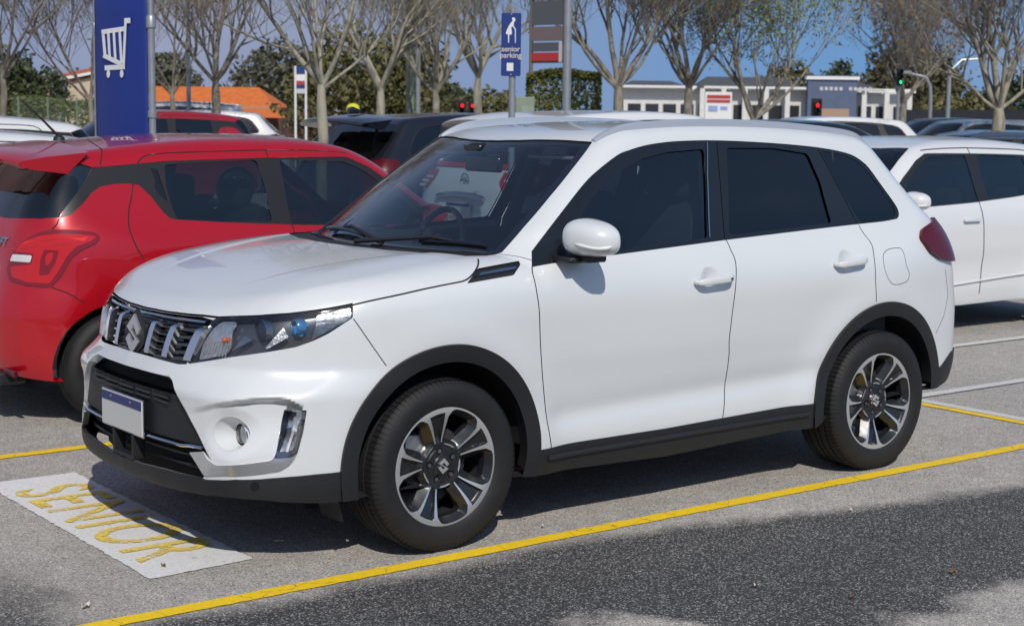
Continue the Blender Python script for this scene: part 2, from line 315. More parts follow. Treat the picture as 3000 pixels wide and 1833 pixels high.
VP = {
 'glass': [(0.439,-0.815,1.063),(0.471,-0.772,1.121),(0.577,-0.75,1.209),(0.699,-0.717,1.301),(0.798,-0.691,1.374),(0.881,-0.675,1.426),(1.009,-0.655,1.49),(1.077,-0.648,1.51),(1.168,-0.64,1.528),(1.269,-0.635,1.54),(1.393,-0.631,1.547),(1.622,-0.629,1.55),(1.978,-0.63,1.539),(2.28,-0.631,1.519),(2.459,-0.636,1.496),(2.544,-0.644,1.469),(2.609,-0.661,1.422),(2.672,-0.699,1.329),(2.721,-0.736,1.249),(2.724,-0.757,1.209),(2.696,-0.771,1.184),(2.635,-0.776,1.177),(2.223,-0.79,1.16),(1.507,-0.808,1.128),(0.936,-0.82,1.103),(0.563,-0.831,1.077)],
 'gap_door_front': [(0.458,-0.797,1.09),(0.425,-0.835,1.038),(0.421,-0.869,0.976),(0.431,-0.875,0.911),(0.445,-0.869,0.778),(0.464,-0.86,0.643),(0.489,-0.853,0.497),(0.521,-0.852,0.351)],
 'gap_door_mid': [(1.511,-0.806,1.132),(1.519,-0.817,1.11),(1.52,-0.83,1.085),(1.531,-0.847,1.049),(1.527,-0.859,1.014),(1.517,-0.87,0.959),(1.508,-0.873,0.894),(1.501,-0.869,0.813),(1.497,-0.858,0.693),(1.509,-0.851,0.638),(1.512,-0.836,0.489),(1.494,-0.839,0.363)],
 'gap_door_rear': [(2.4,-0.789,1.16),(2.411,-0.809,1.125),(2.439,-0.839,1.078),(2.42,-0.868,1.015),(2.416,-0.886,0.92),(2.428,-0.887,0.81)],
 'fuel': [(2.488,-0.867,1.021),(2.534,-0.855,1.047),(2.605,-0.853,1.052),(2.638,-0.858,1.04),(2.649,-0.875,0.97),(2.671,-0.877,0.924),(2.647,-0.88,0.892),(2.562,-0.885,0.883),(2.516,-0.886,0.905),(2.485,-0.882,0.96)],
 'vent': [(0.102,-0.848,1.02),(0.189,-0.796,1.066),(0.404,-0.777,1.085),(0.395,-0.796,1.071),(0.333,-0.835,1.038)],
 'ventbar': [(0.168,-0.828,1.042),(0.187,-0.819,1.05),(0.367,-0.804,1.065),(0.354,-0.816,1.056)],
 'hoodgap': [(-0.377,-0.806,0.964),(-0.298,-0.827,0.98),(-0.129,-0.846,1.005),(0.022,-0.844,1.022),(0.103,-0.839,1.029),(0.153,-0.818,1.05),(0.205,-0.777,1.076),(0.24,-0.724,1.094)],
 'bumpgap': [(-0.384,-0.823,0.917),(-0.266,-0.861,0.739)],
 'lamp': [(-0.83,-0.392,0.739),(-0.82,-0.407,0.773),(-0.803,-0.428,0.825),(-0.783,-0.447,0.866),(-0.76,-0.459,0.898),(-0.746,-0.473,0.908),(-0.721,-0.526,0.914),(-0.66,-0.63,0.924),(-0.583,-0.705,0.934),(-0.494,-0.755,0.946),(-0.422,-0.787,0.958),(-0.375,-0.805,0.967),(-0.385,-0.821,0.92),(-0.421,-0.81,0.897),(-0.47,-0.79,0.864),(-0.518,-0.77,0.84),(-0.576,-0.742,0.818),(-0.663,-0.688,0.8),(-0.75,-0.578,0.775),(-0.829,-0.401,0.734)],
 'hoodlip': [(-0.762,0.432,0.905),(-0.805,0.196,0.903),(-0.817,-0.023,0.9),(-0.802,-0.236,0.902),(-0.768,-0.397,0.908),(-0.692,-0.576,0.921)],
 'grille_bot': [(-0.784,0.547,0.715),(-0.823,0.438,0.72),(-0.872,0.185,0.732),(-0.874,-0.143,0.736),(-0.845,-0.35,0.726),(-0.833,-0.389,0.73)],
 'intake_out': [(-0.885,0.264,0.668),(-0.893,-0.099,0.681),(-0.87,-0.327,0.681),(-0.87,-0.357,0.67),(-0.874,-0.476,0.567),(-0.856,-0.553,0.455),(-0.845,-0.587,0.413),(-0.836,-0.606,0.392)],
 'intake': [(-0.876,0.367,0.654),(-0.899,0.055,0.661),(-0.893,-0.18,0.665),(-0.881,-0.313,0.66),(-0.879,-0.354,0.651),(-0.882,-0.397,0.627),(-0.875,-0.476,0.534),(-0.862,-0.529,0.458)],
 'chromestrip': [(-0.863,0.523,0.423),(-0.9,0.313,0.441),(-0.91,-0.161,0.438),(-0.897,-0.338,0.439),(-0.874,-0.48,0.439),(-0.86,-0.539,0.448)],
 'chrome': [(-0.873,-0.484,0.423),(-0.856,-0.552,0.435),(-0.849,-0.576,0.409),(-0.834,-0.611,0.393),(-0.806,-0.668,0.4),(-0.745,-0.725,0.41),(-0.688,-0.761,0.419),(-0.674,-0.769,0.439),(-0.657,-0.778,0.531),(-0.646,-0.782,0.597),(-0.573,-0.814,0.601),(-0.586,-0.81,0.521),(-0.605,-0.803,0.446),(-0.617,-0.798,0.42),(-0.634,-0.789,0.398),(-0.663,-0.775,0.379),(-0.719,-0.743,0.37),(-0.816,-0.652,0.359),(-0.853,-0.562,0.346)],
 'drl': [(-0.646,-0.782,0.597),(-0.573,-0.814,0.601),(-0.586,-0.81,0.521),(-0.605,-0.803,0.446),(-0.623,-0.795,0.431),(-0.669,-0.772,0.425),(-0.68,-0.766,0.426),(-0.665,-0.773,0.472),(-0.654,-0.78,0.537)],
 'fogshelf': [(-0.868,-0.497,0.581),(-0.828,-0.612,0.615),(-0.764,-0.698,0.639),(-0.698,-0.741,0.646),(-0.657,-0.767,0.644),(-0.625,-0.789,0.631),(-0.586,-0.81,0.604)],
 'lowwhite': [(-0.852,-0.566,0.335),(-0.795,-0.682,0.349),(-0.719,-0.743,0.352),(-0.635,-0.789,0.36),(-0.543,-0.824,0.364),(-0.456,-0.843,0.365)],
 'lipbot': [(-0.884,-0.348,0.268),(-0.847,-0.556,0.277),(-0.793,-0.676,0.281),(-0.717,-0.738,0.274),(-0.632,-0.784,0.267),(-0.472,-0.832,0.254),(-0.429,-0.837,0.256),(-0.416,-0.841,0.282),(-0.404,-0.846,0.359)],
 'sill': [(0.387,-0.846,0.332),(0.464,-0.855,0.338),(1.151,-0.838,0.337),(2.111,-0.85,0.363)],
 'sillbot': [(0.357,-0.833,0.245),(0.456,-0.841,0.233),(1.171,-0.82,0.214),(2.131,-0.838,0.256)],
 'pane_f': [(0.631,-0.805,1.128),(0.684,-0.774,1.199),(0.809,-0.727,1.314),(0.983,-0.686,1.421),(1.148,-0.664,1.479),(1.297,-0.653,1.504),(1.523,-0.647,1.518),(1.408,-0.802,1.142),(0.942,-0.814,1.116),(0.645,-0.824,1.095)],
 'pane_r': [(1.664,-0.644,1.523),(1.969,-0.64,1.52),(2.195,-0.645,1.494),(2.228,-0.697,1.367),(2.223,-0.78,1.18),(1.608,-0.797,1.151),(1.545,-0.797,1.152)],
 'pane_q': [(2.287,-0.636,1.508),(2.454,-0.641,1.485),(2.528,-0.647,1.463),(2.596,-0.666,1.409),(2.66,-0.703,1.32),(2.712,-0.738,1.244),(2.704,-0.759,1.205),(2.675,-0.769,1.188),(2.427,-0.782,1.172)],
 'ind': [(-0.817,-0.426,0.751),(-0.804,-0.436,0.81),(-0.775,-0.461,0.872),(-0.746,-0.483,0.905),(-0.717,-0.546,0.909),(-0.745,-0.549,0.864),(-0.753,-0.563,0.809),(-0.763,-0.549,0.784),(-0.801,-0.468,0.761)],
 'outer': [(-0.499,-0.759,0.934),(-0.424,-0.79,0.952),(-0.383,-0.805,0.96),(-0.39,-0.819,0.921),(-0.469,-0.79,0.872),(-0.525,-0.767,0.84),(-0.508,-0.77,0.889)],
 'tri': [(-0.669,-0.681,0.813),(-0.61,-0.711,0.889),(-0.597,-0.728,0.854),(-0.662,-0.687,0.811)],
 'tri2': [(-0.75,-0.571,0.795),(-0.715,-0.608,0.856),(-0.7,-0.639,0.842)],
 'bluep': [(-0.558,-0.732,0.919),(-0.517,-0.755,0.922),(-0.526,-0.76,0.894),(-0.552,-0.753,0.84),(-0.586,-0.734,0.853),(-0.588,-0.724,0.894)],
 'liptop': [(-0.856,-0.551,0.341),(-0.897,-0.335,0.339),(-0.912,-0.086,0.33)],
}
VS = {
 'dlo': [(2.501,-0.643,1.352),(2.547,-0.669,1.293),(2.625,-0.705,1.21),(2.695,-0.724,1.138),(2.728,-0.734,1.088),(2.671,-0.746,1.107),(2.603,-0.732,1.157),(2.535,-0.704,1.219),(2.483,-0.691,1.249),(2.401,-0.687,1.262),(2.332,-0.688,1.263),(2.265,-0.694,1.254),(2.209,-0.722,1.193),(2.157,-0.761,1.109),(2.129,-0.776,1.079),(2.096,-0.782,1.068),(1.808,-0.793,1.045),(1.328,-0.807,1.015),(1.197,-0.768,1.101),(0.978,-0.723,1.212),(0.927,-0.641,1.392),(1.536,-0.643,1.392),(2.096,-0.641,1.379),(2.24,-0.644,1.368)],
 'pane1': [(2.095,-0.651,1.361),(1.532,-0.648,1.383),(1.511,-0.714,1.233),(1.511,-0.795,1.042),(1.807,-0.79,1.05),(2.083,-0.78,1.072),(2.101,-0.745,1.145),(2.109,-0.702,1.243)],
 'pane2': [(1.372,-0.649,1.383),(0.788,-0.621,1.378),(0.676,-0.582,1.342),(1.299,-0.804,1.022),(1.391,-0.803,1.024),(1.379,-0.725,1.208)],
 'dgap': [(1.442,-0.615,1.436),(1.839,-0.617,1.428),(2.083,-0.615,1.421),(2.181,-0.618,1.412),(2.228,-0.631,1.391),(2.259,-0.652,1.348),(2.287,-0.678,1.289),(2.309,-0.711,1.214),(2.348,-0.749,1.13),(2.371,-0.789,1.057),(2.373,-0.827,0.995),(2.353,-0.852,0.931),(2.32,-0.865,0.87)],
 'dgap2': [(1.442,-0.615,1.436),(1.189,-0.617,1.433),(0.911,-0.614,1.417)],
 'bgap': [(1.455,-0.615,1.436),(1.453,-0.682,1.312),(1.422,-0.742,1.163),(1.392,-0.804,1.021),(1.387,-0.818,0.993)],
 'hcup': [(2.179,-0.657,1.342),(2.143,-0.658,1.342),(2.13,-0.697,1.254),(2.118,-0.736,1.165),(2.155,-0.722,1.195),(2.179,-0.703,1.239),(2.164,-0.686,1.277)],
 'tail': [(2.933,-0.523,0.812),(2.914,-0.55,0.899),(2.878,-0.605,0.966),(2.812,-0.693,1.021),(2.727,-0.757,1.035),(2.63,-0.789,1.027),(2.559,-0.807,1.013),(2.539,-0.819,0.989),(2.568,-0.825,0.959),(2.642,-0.814,0.929),(2.693,-0.802,0.888),(2.743,-0.784,0.793),(2.792,-0.764,0.735),(2.886,-0.67,0.742),(2.932,-0.561,0.762)],
 'rev': [(2.91,-0.563,0.898),(2.852,-0.681,0.898),(2.861,-0.676,0.862),(2.92,-0.55,0.862)],
 'lampin': [(2.879,-0.608,0.956),(2.814,-0.698,0.997),(2.73,-0.764,1.009),(2.634,-0.798,1.002),(2.569,-0.814,0.992),(2.598,-0.817,0.97),(2.67,-0.803,0.945),(2.711,-0.792,0.904),(2.76,-0.773,0.814),(2.794,-0.757,0.761),(2.877,-0.676,0.764),(2.919,-0.585,0.784),(2.92,-0.562,0.836),(2.856,-0.685,0.854),(2.845,-0.687,0.907),(2.902,-0.578,0.912)],
 'rwin': [(2.893,-0.323,1.08),(2.862,-0.542,1.083),(2.802,-0.673,1.087),(2.727,-0.732,1.095),(2.695,-0.724,1.138),(2.625,-0.705,1.21),(2.547,-0.669,1.293),(2.505,-0.644,1.349),(2.645,-0.571,1.382),(2.681,-0.255,1.398)],
 'bseam': [(2.787,-0.767,0.735),(2.721,-0.806,0.708),(2.675,-0.827,0.676),(2.641,-0.836,0.648)],
 'hgap': [(2.728,-0.734,1.088),(2.743,-0.739,1.06),(2.767,-0.733,1.034)],
 'rgap': [(2.299,0.085,1.485),(2.357,-0.29,1.472),(2.416,-0.567,1.434),(2.459,-0.64,1.361)],
 'bumlow': [(2.963,-0.455,0.247),(2.927,-0.595,0.241),(2.856,-0.699,0.227),(2.791,-0.758,0.227),(2.772,-0.783,0.269),(2.741,-0.808,0.389)],
 'archR': [(2.741,-0.808,0.389),(2.71,-0.817,0.463),(2.657,-0.829,0.535),(2.583,-0.842,0.607),(2.53,-0.852,0.659)],
 'txt': [(2.927,-0.408,0.941),(2.909,-0.526,0.949),(2.915,-0.524,0.924)],
}
# ---------------- materials ----------------
MATS={}
def pbr(name,col,rough=.5,metal=0,coat=0,spec=.5,coatr=.03,trans=0,ior=1.45,emit=None,alpha=1):
    if name in MATS: return MATS[name]
    m=bpy.data.materials.new(name); m.use_nodes=True; b=m.node_tree.nodes['Principled BSDF']
    b.inputs['Base Color'].default_value=(*col,1); b.inputs['Roughness'].default_value=rough; b.inputs['Metallic'].default_value=metal
    b.inputs['Coat Weight'].default_value=coat; b.inputs['Coat Roughness'].default_value=coatr; b.inputs['Specular IOR Level'].default_value=spec
    b.inputs['Transmission Weight'].default_value=trans; b.inputs['IOR'].default_value=ior; b.inputs['Alpha'].default_value=alpha
    if emit: b.inputs['Emission Color'].default_value=(*emit[0],1); b.inputs['Emission Strength'].default_value=emit[1]
    MATS[name]=m; return m
def vary(m,scale,amt,bump=0,detail=6,obj=True,rough=0):
    """uneven tone and fine relief on a plain material"""
    nt=m.node_tree; b=nt.nodes['Principled BSDF']; c=tuple(b.inputs['Base Color'].default_value)
    tc=N(nt,'ShaderNodeTexCoord'); no=N(nt,'ShaderNodeTexNoise'); no.inputs['Scale'].default_value=scale; no.inputs['Detail'].default_value=detail; no.inputs['Roughness'].default_value=.6
    nt.links.new(tc.outputs['Object'],no.inputs['Vector'])
    r=N(nt,'ShaderNodeMapRange'); r.inputs['From Min'].default_value=.3; r.inputs['From Max'].default_value=.7; r.inputs['To Min'].default_value=1-amt; r.inputs['To Max'].default_value=1+amt
    nt.links.new(no.outputs['Fac'],r.inputs['Value'])
    v=N(nt,'ShaderNodeVectorMath',operation='SCALE'); v.inputs[0].default_value=c[:3]; nt.links.new(r.outputs[0],v.inputs['Scale']); nt.links.new(v.outputs[0],b.inputs['Base Color'])
    if bump:
        bp=N(nt,'ShaderNodeBump'); bp.inputs['Strength'].default_value=bump; bp.inputs['Distance'].default_value=.01
        nt.links.new(no.outputs['Fac'],bp.inputs['Height']); nt.links.new(bp.outputs[0],b.inputs['Normal'])
    return m
def glassm(name,tint=(.2,.25,.3),rough=.02,base=.04):
    """a thin pane: fresnel mirror over tinted see-through"""
    if name in MATS: return MATS[name]
    m=bpy.data.materials.new(name); m.use_nodes=True; nt=m.node_tree; nt.nodes.clear()
    o=N(nt,'ShaderNodeOutputMaterial'); mix=N(nt,'ShaderNodeMixShader'); t=N(nt,'ShaderNodeBsdfTransparent'); g=N(nt,'ShaderNodeBsdfGlossy'); f=N(nt,'ShaderNodeFresnel')
    t.inputs['Color'].default_value=(*tint,1); g.inputs['Roughness'].default_value=rough; g.inputs['Color'].default_value=(1,1,1,1); f.inputs['IOR'].default_value=1.55
    ge=N(nt,'ShaderNodeNewGeometry'); io=N(nt,'ShaderNodeMapRange'); io.inputs[3].default_value=1.55; io.inputs[4].default_value=1/1.55; nt.links.new(ge.outputs['Backfacing'],io.inputs[0]); nt.links.new(io.outputs[0],f.inputs['IOR'])
    a=N(nt,'ShaderNodeMath',operation='ADD'); a.inputs[1].default_value=base
    nt.links.new(f.outputs[0],a.inputs[0]); nt.links.new(a.outputs[0],mix.inputs[0]); nt.links.new(t.outputs[0],mix.inputs[1]); nt.links.new(g.outputs[0],mix.inputs[2]); nt.links.new(mix.outputs[0],o.inputs[0])
    MATS[name]=m; return m
# ---------------- objects ----------------
COL=scene.collection
def tag(o,label=None,cat=None,group=None,kind=None):
    if label: o['label']=label
    if cat: o['category']=cat
    if group: o['group']=group
    if kind: o['kind']=kind
    return o
def empty(name,loc=(0,0,0),rz=0,label=None,cat=None,group=None):
    o=bpy.data.objects.new(name,None); COL.objects.link(o); o.location=loc; o.rotation_euler=(0,0,rz); o.empty_display_size=.2
    return tag(o,label,cat,group)
def mk(name,V,F,mats,parent=None,normals=None,smooth=True,mi=None,angle=None):
    me=bpy.data.meshes.new(name); me.from_pydata([tuple(map(float,v)) for v in V],[],[list(map(int,f)) for f in F])
    if not isinstance(mats,(list,tuple)): mats=[mats]
    for m in mats: me.materials.append(m)
    if mi is not None: me.polygons.foreach_set('material_index',np.asarray(mi,dtype=np.int32))
    me.polygons.foreach_set('use_smooth',np.full(len(me.polygons),bool(smooth)))
    me.update()
    if normals is not None: me.normals_split_custom_set_from_vertices([tuple(map(float,n)) for n in normals])
    elif angle is not None:
        try: me.set_sharp_from_angle(angle=math.radians(angle))
        except Exception: pass
    o=bpy.data.objects.new(name,me); COL.objects.link(o)
    if parent is not None: o.parent=parent
    return o
class MB:
    """collects simple solids and links them as one mesh"""
    def __init__(s): s.V=[];s.F=[];s.M=[]
    def add(s,V,F,m=0):
        k=len(s.V); s.V+= [tuple(v) for v in V]; s.F+=[[i+k for i in f] for f in F]; s.M+=[m]*len(F); return s
    def box(s,c,d,rz=0,m=0,bev=0):
        x,y,z=[a/2 for a in d]; b=min(bev,x*.49,y*.49,z*.49)
        if b<=0:
            P=[(i*x,j*y,k*z) for i in(-1,1) for j in(-1,1) for k in(-1,1)]; F=[(0,1,3,2),(4,6,7,5),(0,4,5,1),(2,3,7,6),(0,2,6,4),(1,5,7,3)]
        else:
            P=[];idx={}
            for i in(-1,1):
                for j in(-1,1):
                    for k in(-1,1):
                        idx[i,j,k]=len(P); P+=[(i*x,j*(y-b),k*(z-b)),(i*(x-b),j*y,k*(z-b)),(i*(x-b),j*(y-b),k*z)]
            F=[]
            def q(*a): F.append(a)
            for i in(-1,1):
                a=[idx[i,-1,-1],idx[i,1,-1],idx[i,1,1],idx[i,-1,1]]; q(*(a if i>0 else a[::-1]))
                a=[idx[-1,i,-1]+1,idx[-1,i,1]+1,idx[1,i,1]+1,idx[1,i,-1]+1]; q(*(a if i>0 else a[::-1]))
                a=[idx[-1,-1,i]+2,idx[1,-1,i]+2,idx[1,1,i]+2,idx[-1,1,i]+2]; q(*(a if i>0 else a[::-1]))
                for j in(-1,1):
                    f=i*j>0
                    a=[idx[i,j,-1],idx[i,j,-1]+1,idx[i,j,1]+1,idx[i,j,1]]; q(*(a if f else a[::-1]))
                    a=[idx[i,-1,j],idx[i,1,j],idx[i,1,j]+2,idx[i,-1,j]+2]; q(*(a if f else a[::-1]))
                    a=[idx[-1,i,j]+1,idx[-1,i,j]+2,idx[1,i,j]+2,idx[1,i,j]+1]; q(*(a if f else a[::-1]))
                    for k in(-1,1):
                        a=[idx[i,j,k],idx[i,j,k]+1,idx[i,j,k]+2]; q(*(a if i*j*k>0 else a[::-1]))
        cz,sz=math.cos(rz),math.sin(rz)
        P=[(c[0]+p[0]*cz-p[1]*sz,c[1]+p[0]*sz+p[1]*cz,c[2]+p[2]) for p in P]
        return s.add(P,F,m)
    def tube(s,pts,rad,n=8,m=0,cap=True,flat=1.0,closed=False):
        P=[Vector(p) for p in pts]; R=rad if hasattr(rad,'__len__') else [rad]*len(P); V=[];F=[]; K=len(P)
        up=None
        for i,p in enumerate(P):
            d=(P[(i+1)%K] if (closed or i<K-1) else P[i])-(P[i-1] if (closed or i>0) else P[i]); d.normalize()
            if up is None: up=Vector((0,0,1)) if abs(d.z)<.9 else Vector((1,0,0))
            a=d.cross(up)
            if a.length<1e-5: a=d.cross(Vector((0,1,0)))
            a.normalize(); b=a.cross(d); up=b.copy()
            for j in range(n):
                t=2*math.pi*j/n; V.append(p+a*math.cos(t)*R[i]+b*math.sin(t)*R[i]*flat)
        for i in range(K if closed else K-1):
            for j in range(n): F.append((i*n+j,i*n+(j+1)%n,((i+1)%K)*n+(j+1)%n,((i+1)%K)*n+j))
        if cap and not closed: F.append(tuple(range(n))[::-1]); F.append(tuple((K-1)*n+j for j in range(n)))
        F=[f[::-1] for f in F]
        return s.add(V,F,m)
    def lathe(s,prof,c=(0,0,0),axis='z',n=32,m=0,closed=False):
        V=[];F=[]
        for r,h in prof:
            for j in range(n):
                t=2*math.pi*j/n; a,b=r*math.cos(t),r*math.sin(t)
                V.append({'z':(c[0]+a,c[1]+b,c[2]+h),'y':(c[0]+a,c[1]+h,c[2]+b),'x':(c[0]+h,c[1]+a,c[2]+b)}[axis])
        for i in range(len(prof)-1):
            for j in range(n):
                f=(i*n+j,i*n+(j+1)%n,(i+1)*n+(j+1)%n,(i+1)*n+j); F.append(f if axis!='y' else f[::-1])
        return s.add(V,F,m)
    def prism(s,poly,o,ax,ay,an,th,m=0):
        """flat outline (2d) put at o with axes ax,ay and given a thickness along an"""
        o,ax,ay,an=map(Vector,(o,ax,ay,an)); n=len(poly)
        area=sum(poly[i][0]*poly[(i+1)%n][1]-poly[(i+1)%n][0]*poly[i][1] for i in range(n))
        if area<0: poly=poly[::-1]
        A=[o+ax*p[0]+ay*p[1]+an*th for p in poly]; B=[o+ax*p[0]+ay*p[1] for p in poly]
        tr=bpy_tess(poly)
        F=[tuple(t) for t in tr]+[tuple(n+i for i in t[::-1]) for t in tr]+[(i,n+i,n+(i+1)%n,(i+1)%n) for i in range(n)]
        if ax.cross(ay).dot(an)<0: F=[f[::-1] for f in F]
        return s.add(A+B,F,m)
    def build(s,name,mats,parent=None,smooth=False,angle=35):
        return mk(name,s.V,s.F,mats,parent,mi=s.M,smooth=smooth,angle=angle if smooth else None)
from mathutils.geometry import tessellate_polygon
def bpy_tess(poly):
    t=tessellate_polygon([[Vector((p[0],p[1],0)) for p in poly]]); out=[]
    for a,b,c in t:
        ar=(poly[b][0]-poly[a][0])*(poly[c][1]-poly[a][1])-(poly[c][0]-poly[a][0])*(poly[b][1]-poly[a][1])
        out.append((a,b,c) if ar>0 else (a,c,b))
    return out
def copy_tree(o,parent=None):
    c=o.copy(); COL.objects.link(c)
    if parent is not None: c.parent=parent
    for ch in list(o.children): copy_tree(ch,c)
    return c
# ---------------- car skin -> meshes ----------------
class Skin:
    def __init__(K,S,ds,dt,regions,tmin=-.52):
        K.S=S; se=2*S.A+S.xm
        sv=np.concatenate([np.linspace(0,S.A,int(S.A/ds)+1)[:-1],np.linspace(S.A,S.A+S.xm,int(S.xm/ds)+1)[:-1],np.linspace(S.A+S.xm,se,int(S.A/(ds*1.3))+1)])
        tv=np.linspace(tmin,math.pi/2,int((math.pi/2-tmin)/dt)+1)
        K.R=cutgrid(sv,tv,regions)
        names=list(K.R); allv=np.concatenate([K.R[n][0] for n in names]); P,Nn=S.surf(allv[:,0],allv[:,1])
        K.P={};K.N={};k=0
        c=allv[:,1]>math.pi/2-1e-5; P[c,1]=0; Nn[c,1]=0
        f=(allv[:,0]<1e-6)|(allv[:,0]>se-1e-6); P[f,1]=0; Nn[f,1]=0
        Nn/=np.linalg.norm(Nn,axis=1)[:,None]+1e-12
        for n in names:
            m=len(K.R[n][0]); K.P[n]=P[k:k+m];K.N[n]=Nn[k:k+m];k+=m
    def geo(K,names,side,off=0,mats=None):
        """side: near, far, both. names: list of (region, material index, inward offset)"""
        V=[];F=[];M=[];NN=[]
        for n,mi,o in names:
            if n not in K.R: continue
            P=K.P[n]+K.N[n]*o; Nn=K.N[n]; fs=K.R[n][1]
            for sg in ((1,) if side=='near' else (-1,) if side=='far' else (1,-1)):
                k=len(V); V+=(P*[1,sg,1]).tolist(); NN+=(Nn*[1,sg,1]).tolist()
                F+=[[i+k for i in (f if sg>0 else f[::-1])] for f in fs]; M+=[mi]*len(fs)
        return V,F,M,NN
    def wall(K,g,poly,o0,o1,mi,side,closed=False,step=.02,steps=1,smooth_n=False):
        """a strip along a surface line from offset o0 to o1 (along the normal)"""
        V,F,M,NN=g
        q=dens(poly,step,closed); P,Nn=K.S.surf(q[:,0],np.minimum(q[:,1],math.pi/2-1e-4)); n=len(q)
        for sg in ((1,) if side=='near' else (-1,) if side=='far' else (1,-1)):
            k=len(V); a=(P+Nn*o0)*[1,sg,1]; b=(P+Nn*o1)*[1,sg,1]; V+=a.tolist()+b.tolist()
            d=np.roll(a,-1,0)-np.roll(a,1,0)
            if not closed: d[0]=a[1]-a[0];d[-1]=a[-1]-a[-2]
            nn=np.cross(d,b-a); nn/=np.linalg.norm(nn,axis=1)[:,None]+1e-12
            cen=a.mean(0); s_=np.sign(((cen-a)*nn).sum(1).sum()) or 1
            if o0<o1 and not smooth_n: s_=-s_
            nn*=s_; NN+=nn.tolist()*2
            for i in range(n if closed else n-1):
                j=(i+1)%n; f=[k+i,k+j,k+n+j,k+n+i]
                fa=np.cross(np.array(V[f[1]])-V[f[0]],np.array(V[f[2]])-V[f[0]])
                F.append(f if fa@nn[i]>0 else f[::-1]); M.append(mi)
        return g
    def part(K,name,names,mats,parent,side='both',walls=()):
        g=K.geo(names,side)
        for w in walls: K.wall(g,w[0],w[1],w[2],w[3],side,**(w[4] if len(w)>4 else {}))
        V,F,M,NN=g
        if not F: return None
        return mk(name,V,F,mats,parent,normals=NN,mi=M)
    def at(K,st_,off=0,sg=1):
        st_=np.atleast_2d(st_); P,Nn=K.S.surf(st_[:,0],np.minimum(st_[:,1],math.pi/2-1e-4)); return (P+Nn*off)*[1,sg,1],Nn*[1,sg,1]
    def patch(K,poly,off,th,sg=1,mb=None,m=0,step=.03):
        """a raised or sunken plate following the skin inside the outline poly (s,t)"""
        mb=mb or MB(); q=dens(poly,step); tr=bpy_tess([tuple(p) for p in q]); n=len(q)
        A,_=K.at(q,off,sg); B,_=K.at(q,off-th,sg)
        F=[tuple(t) for t in tr]+[tuple(n+i for i in t[::-1]) for t in tr]
        ar=sum(q[i][0]*q[(i+1)%n][1]-q[(i+1)%n][0]*q[i][1] for i in range(n))
        F+=[((i,n+i,n+(i+1)%n,(i+1)%n) if ar>0 else ((i+1)%n,n+(i+1)%n,n+i,i)) for i in range(n)]
        if sg<0: F=[f[::-1] for f in F]
        return mb.add(A.tolist()+B.tolist(),F,m)
# ---------------- wheels ----------------
def tyre_mb(R,W,rr,n=96,tread=True):
    """axis along y, outer face at y=-W/2"""
    h=W/2
    prof=[(rr-.006,-h+.012),(rr+.004,-h+.004),(rr+.018,-h-.001),(rr+.035,-h-.004),((rr+R)/2+.005,-h-.006),(R-.032,-h-.001),(R-.018,-h+.006),(R-.008,-h+.016),(R-.003,-h+.026)]
    g=[-h+.027,-.055,-.054,-.046,-.045,-.018,-.017,-.009,-.008,.008,.009,.017,.018,.045,.046,.054,.055,h-.027]
    dep=[0,0,1,1,0,0,1,1,0,0,1,1,0,0,1,1,0,0]
    prof+=[(R-.007*d,y*(W/.215)) for y,d in zip(g,dep)]
    prof+=[(a,-b) for a,b in prof[:9][::-1]]
    V=[];F=[];ang=[]
    for i in range(n):
        a0=2*math.pi*i/n; da=2*math.pi/n; ang+=[(a0,0),(a0+da*.84,0),(a0+da*.87,1),(a0+da*.98,1)]
    K=len(ang)
    for k,(r,y) in enumerate(prof):
        sh=(5<k<11) or (len(prof)-12<k<len(prof)-6)
        for a,d in ang:
            q=r-(.0035 if (d and tread and sh) else 0); V.append((q*math.cos(a),y,q*math.sin(a)))
    for k in range(len(prof)-1):
        for j in range(K): F.append((k*K+j,(k+1)*K+j,(k+1)*K+(j+1)%K,k*K+(j+1)%K))
    return MB().add(V,[f[::-1] for f in F])
def polar(poly): return np.array([(a,r) for a,r in poly])
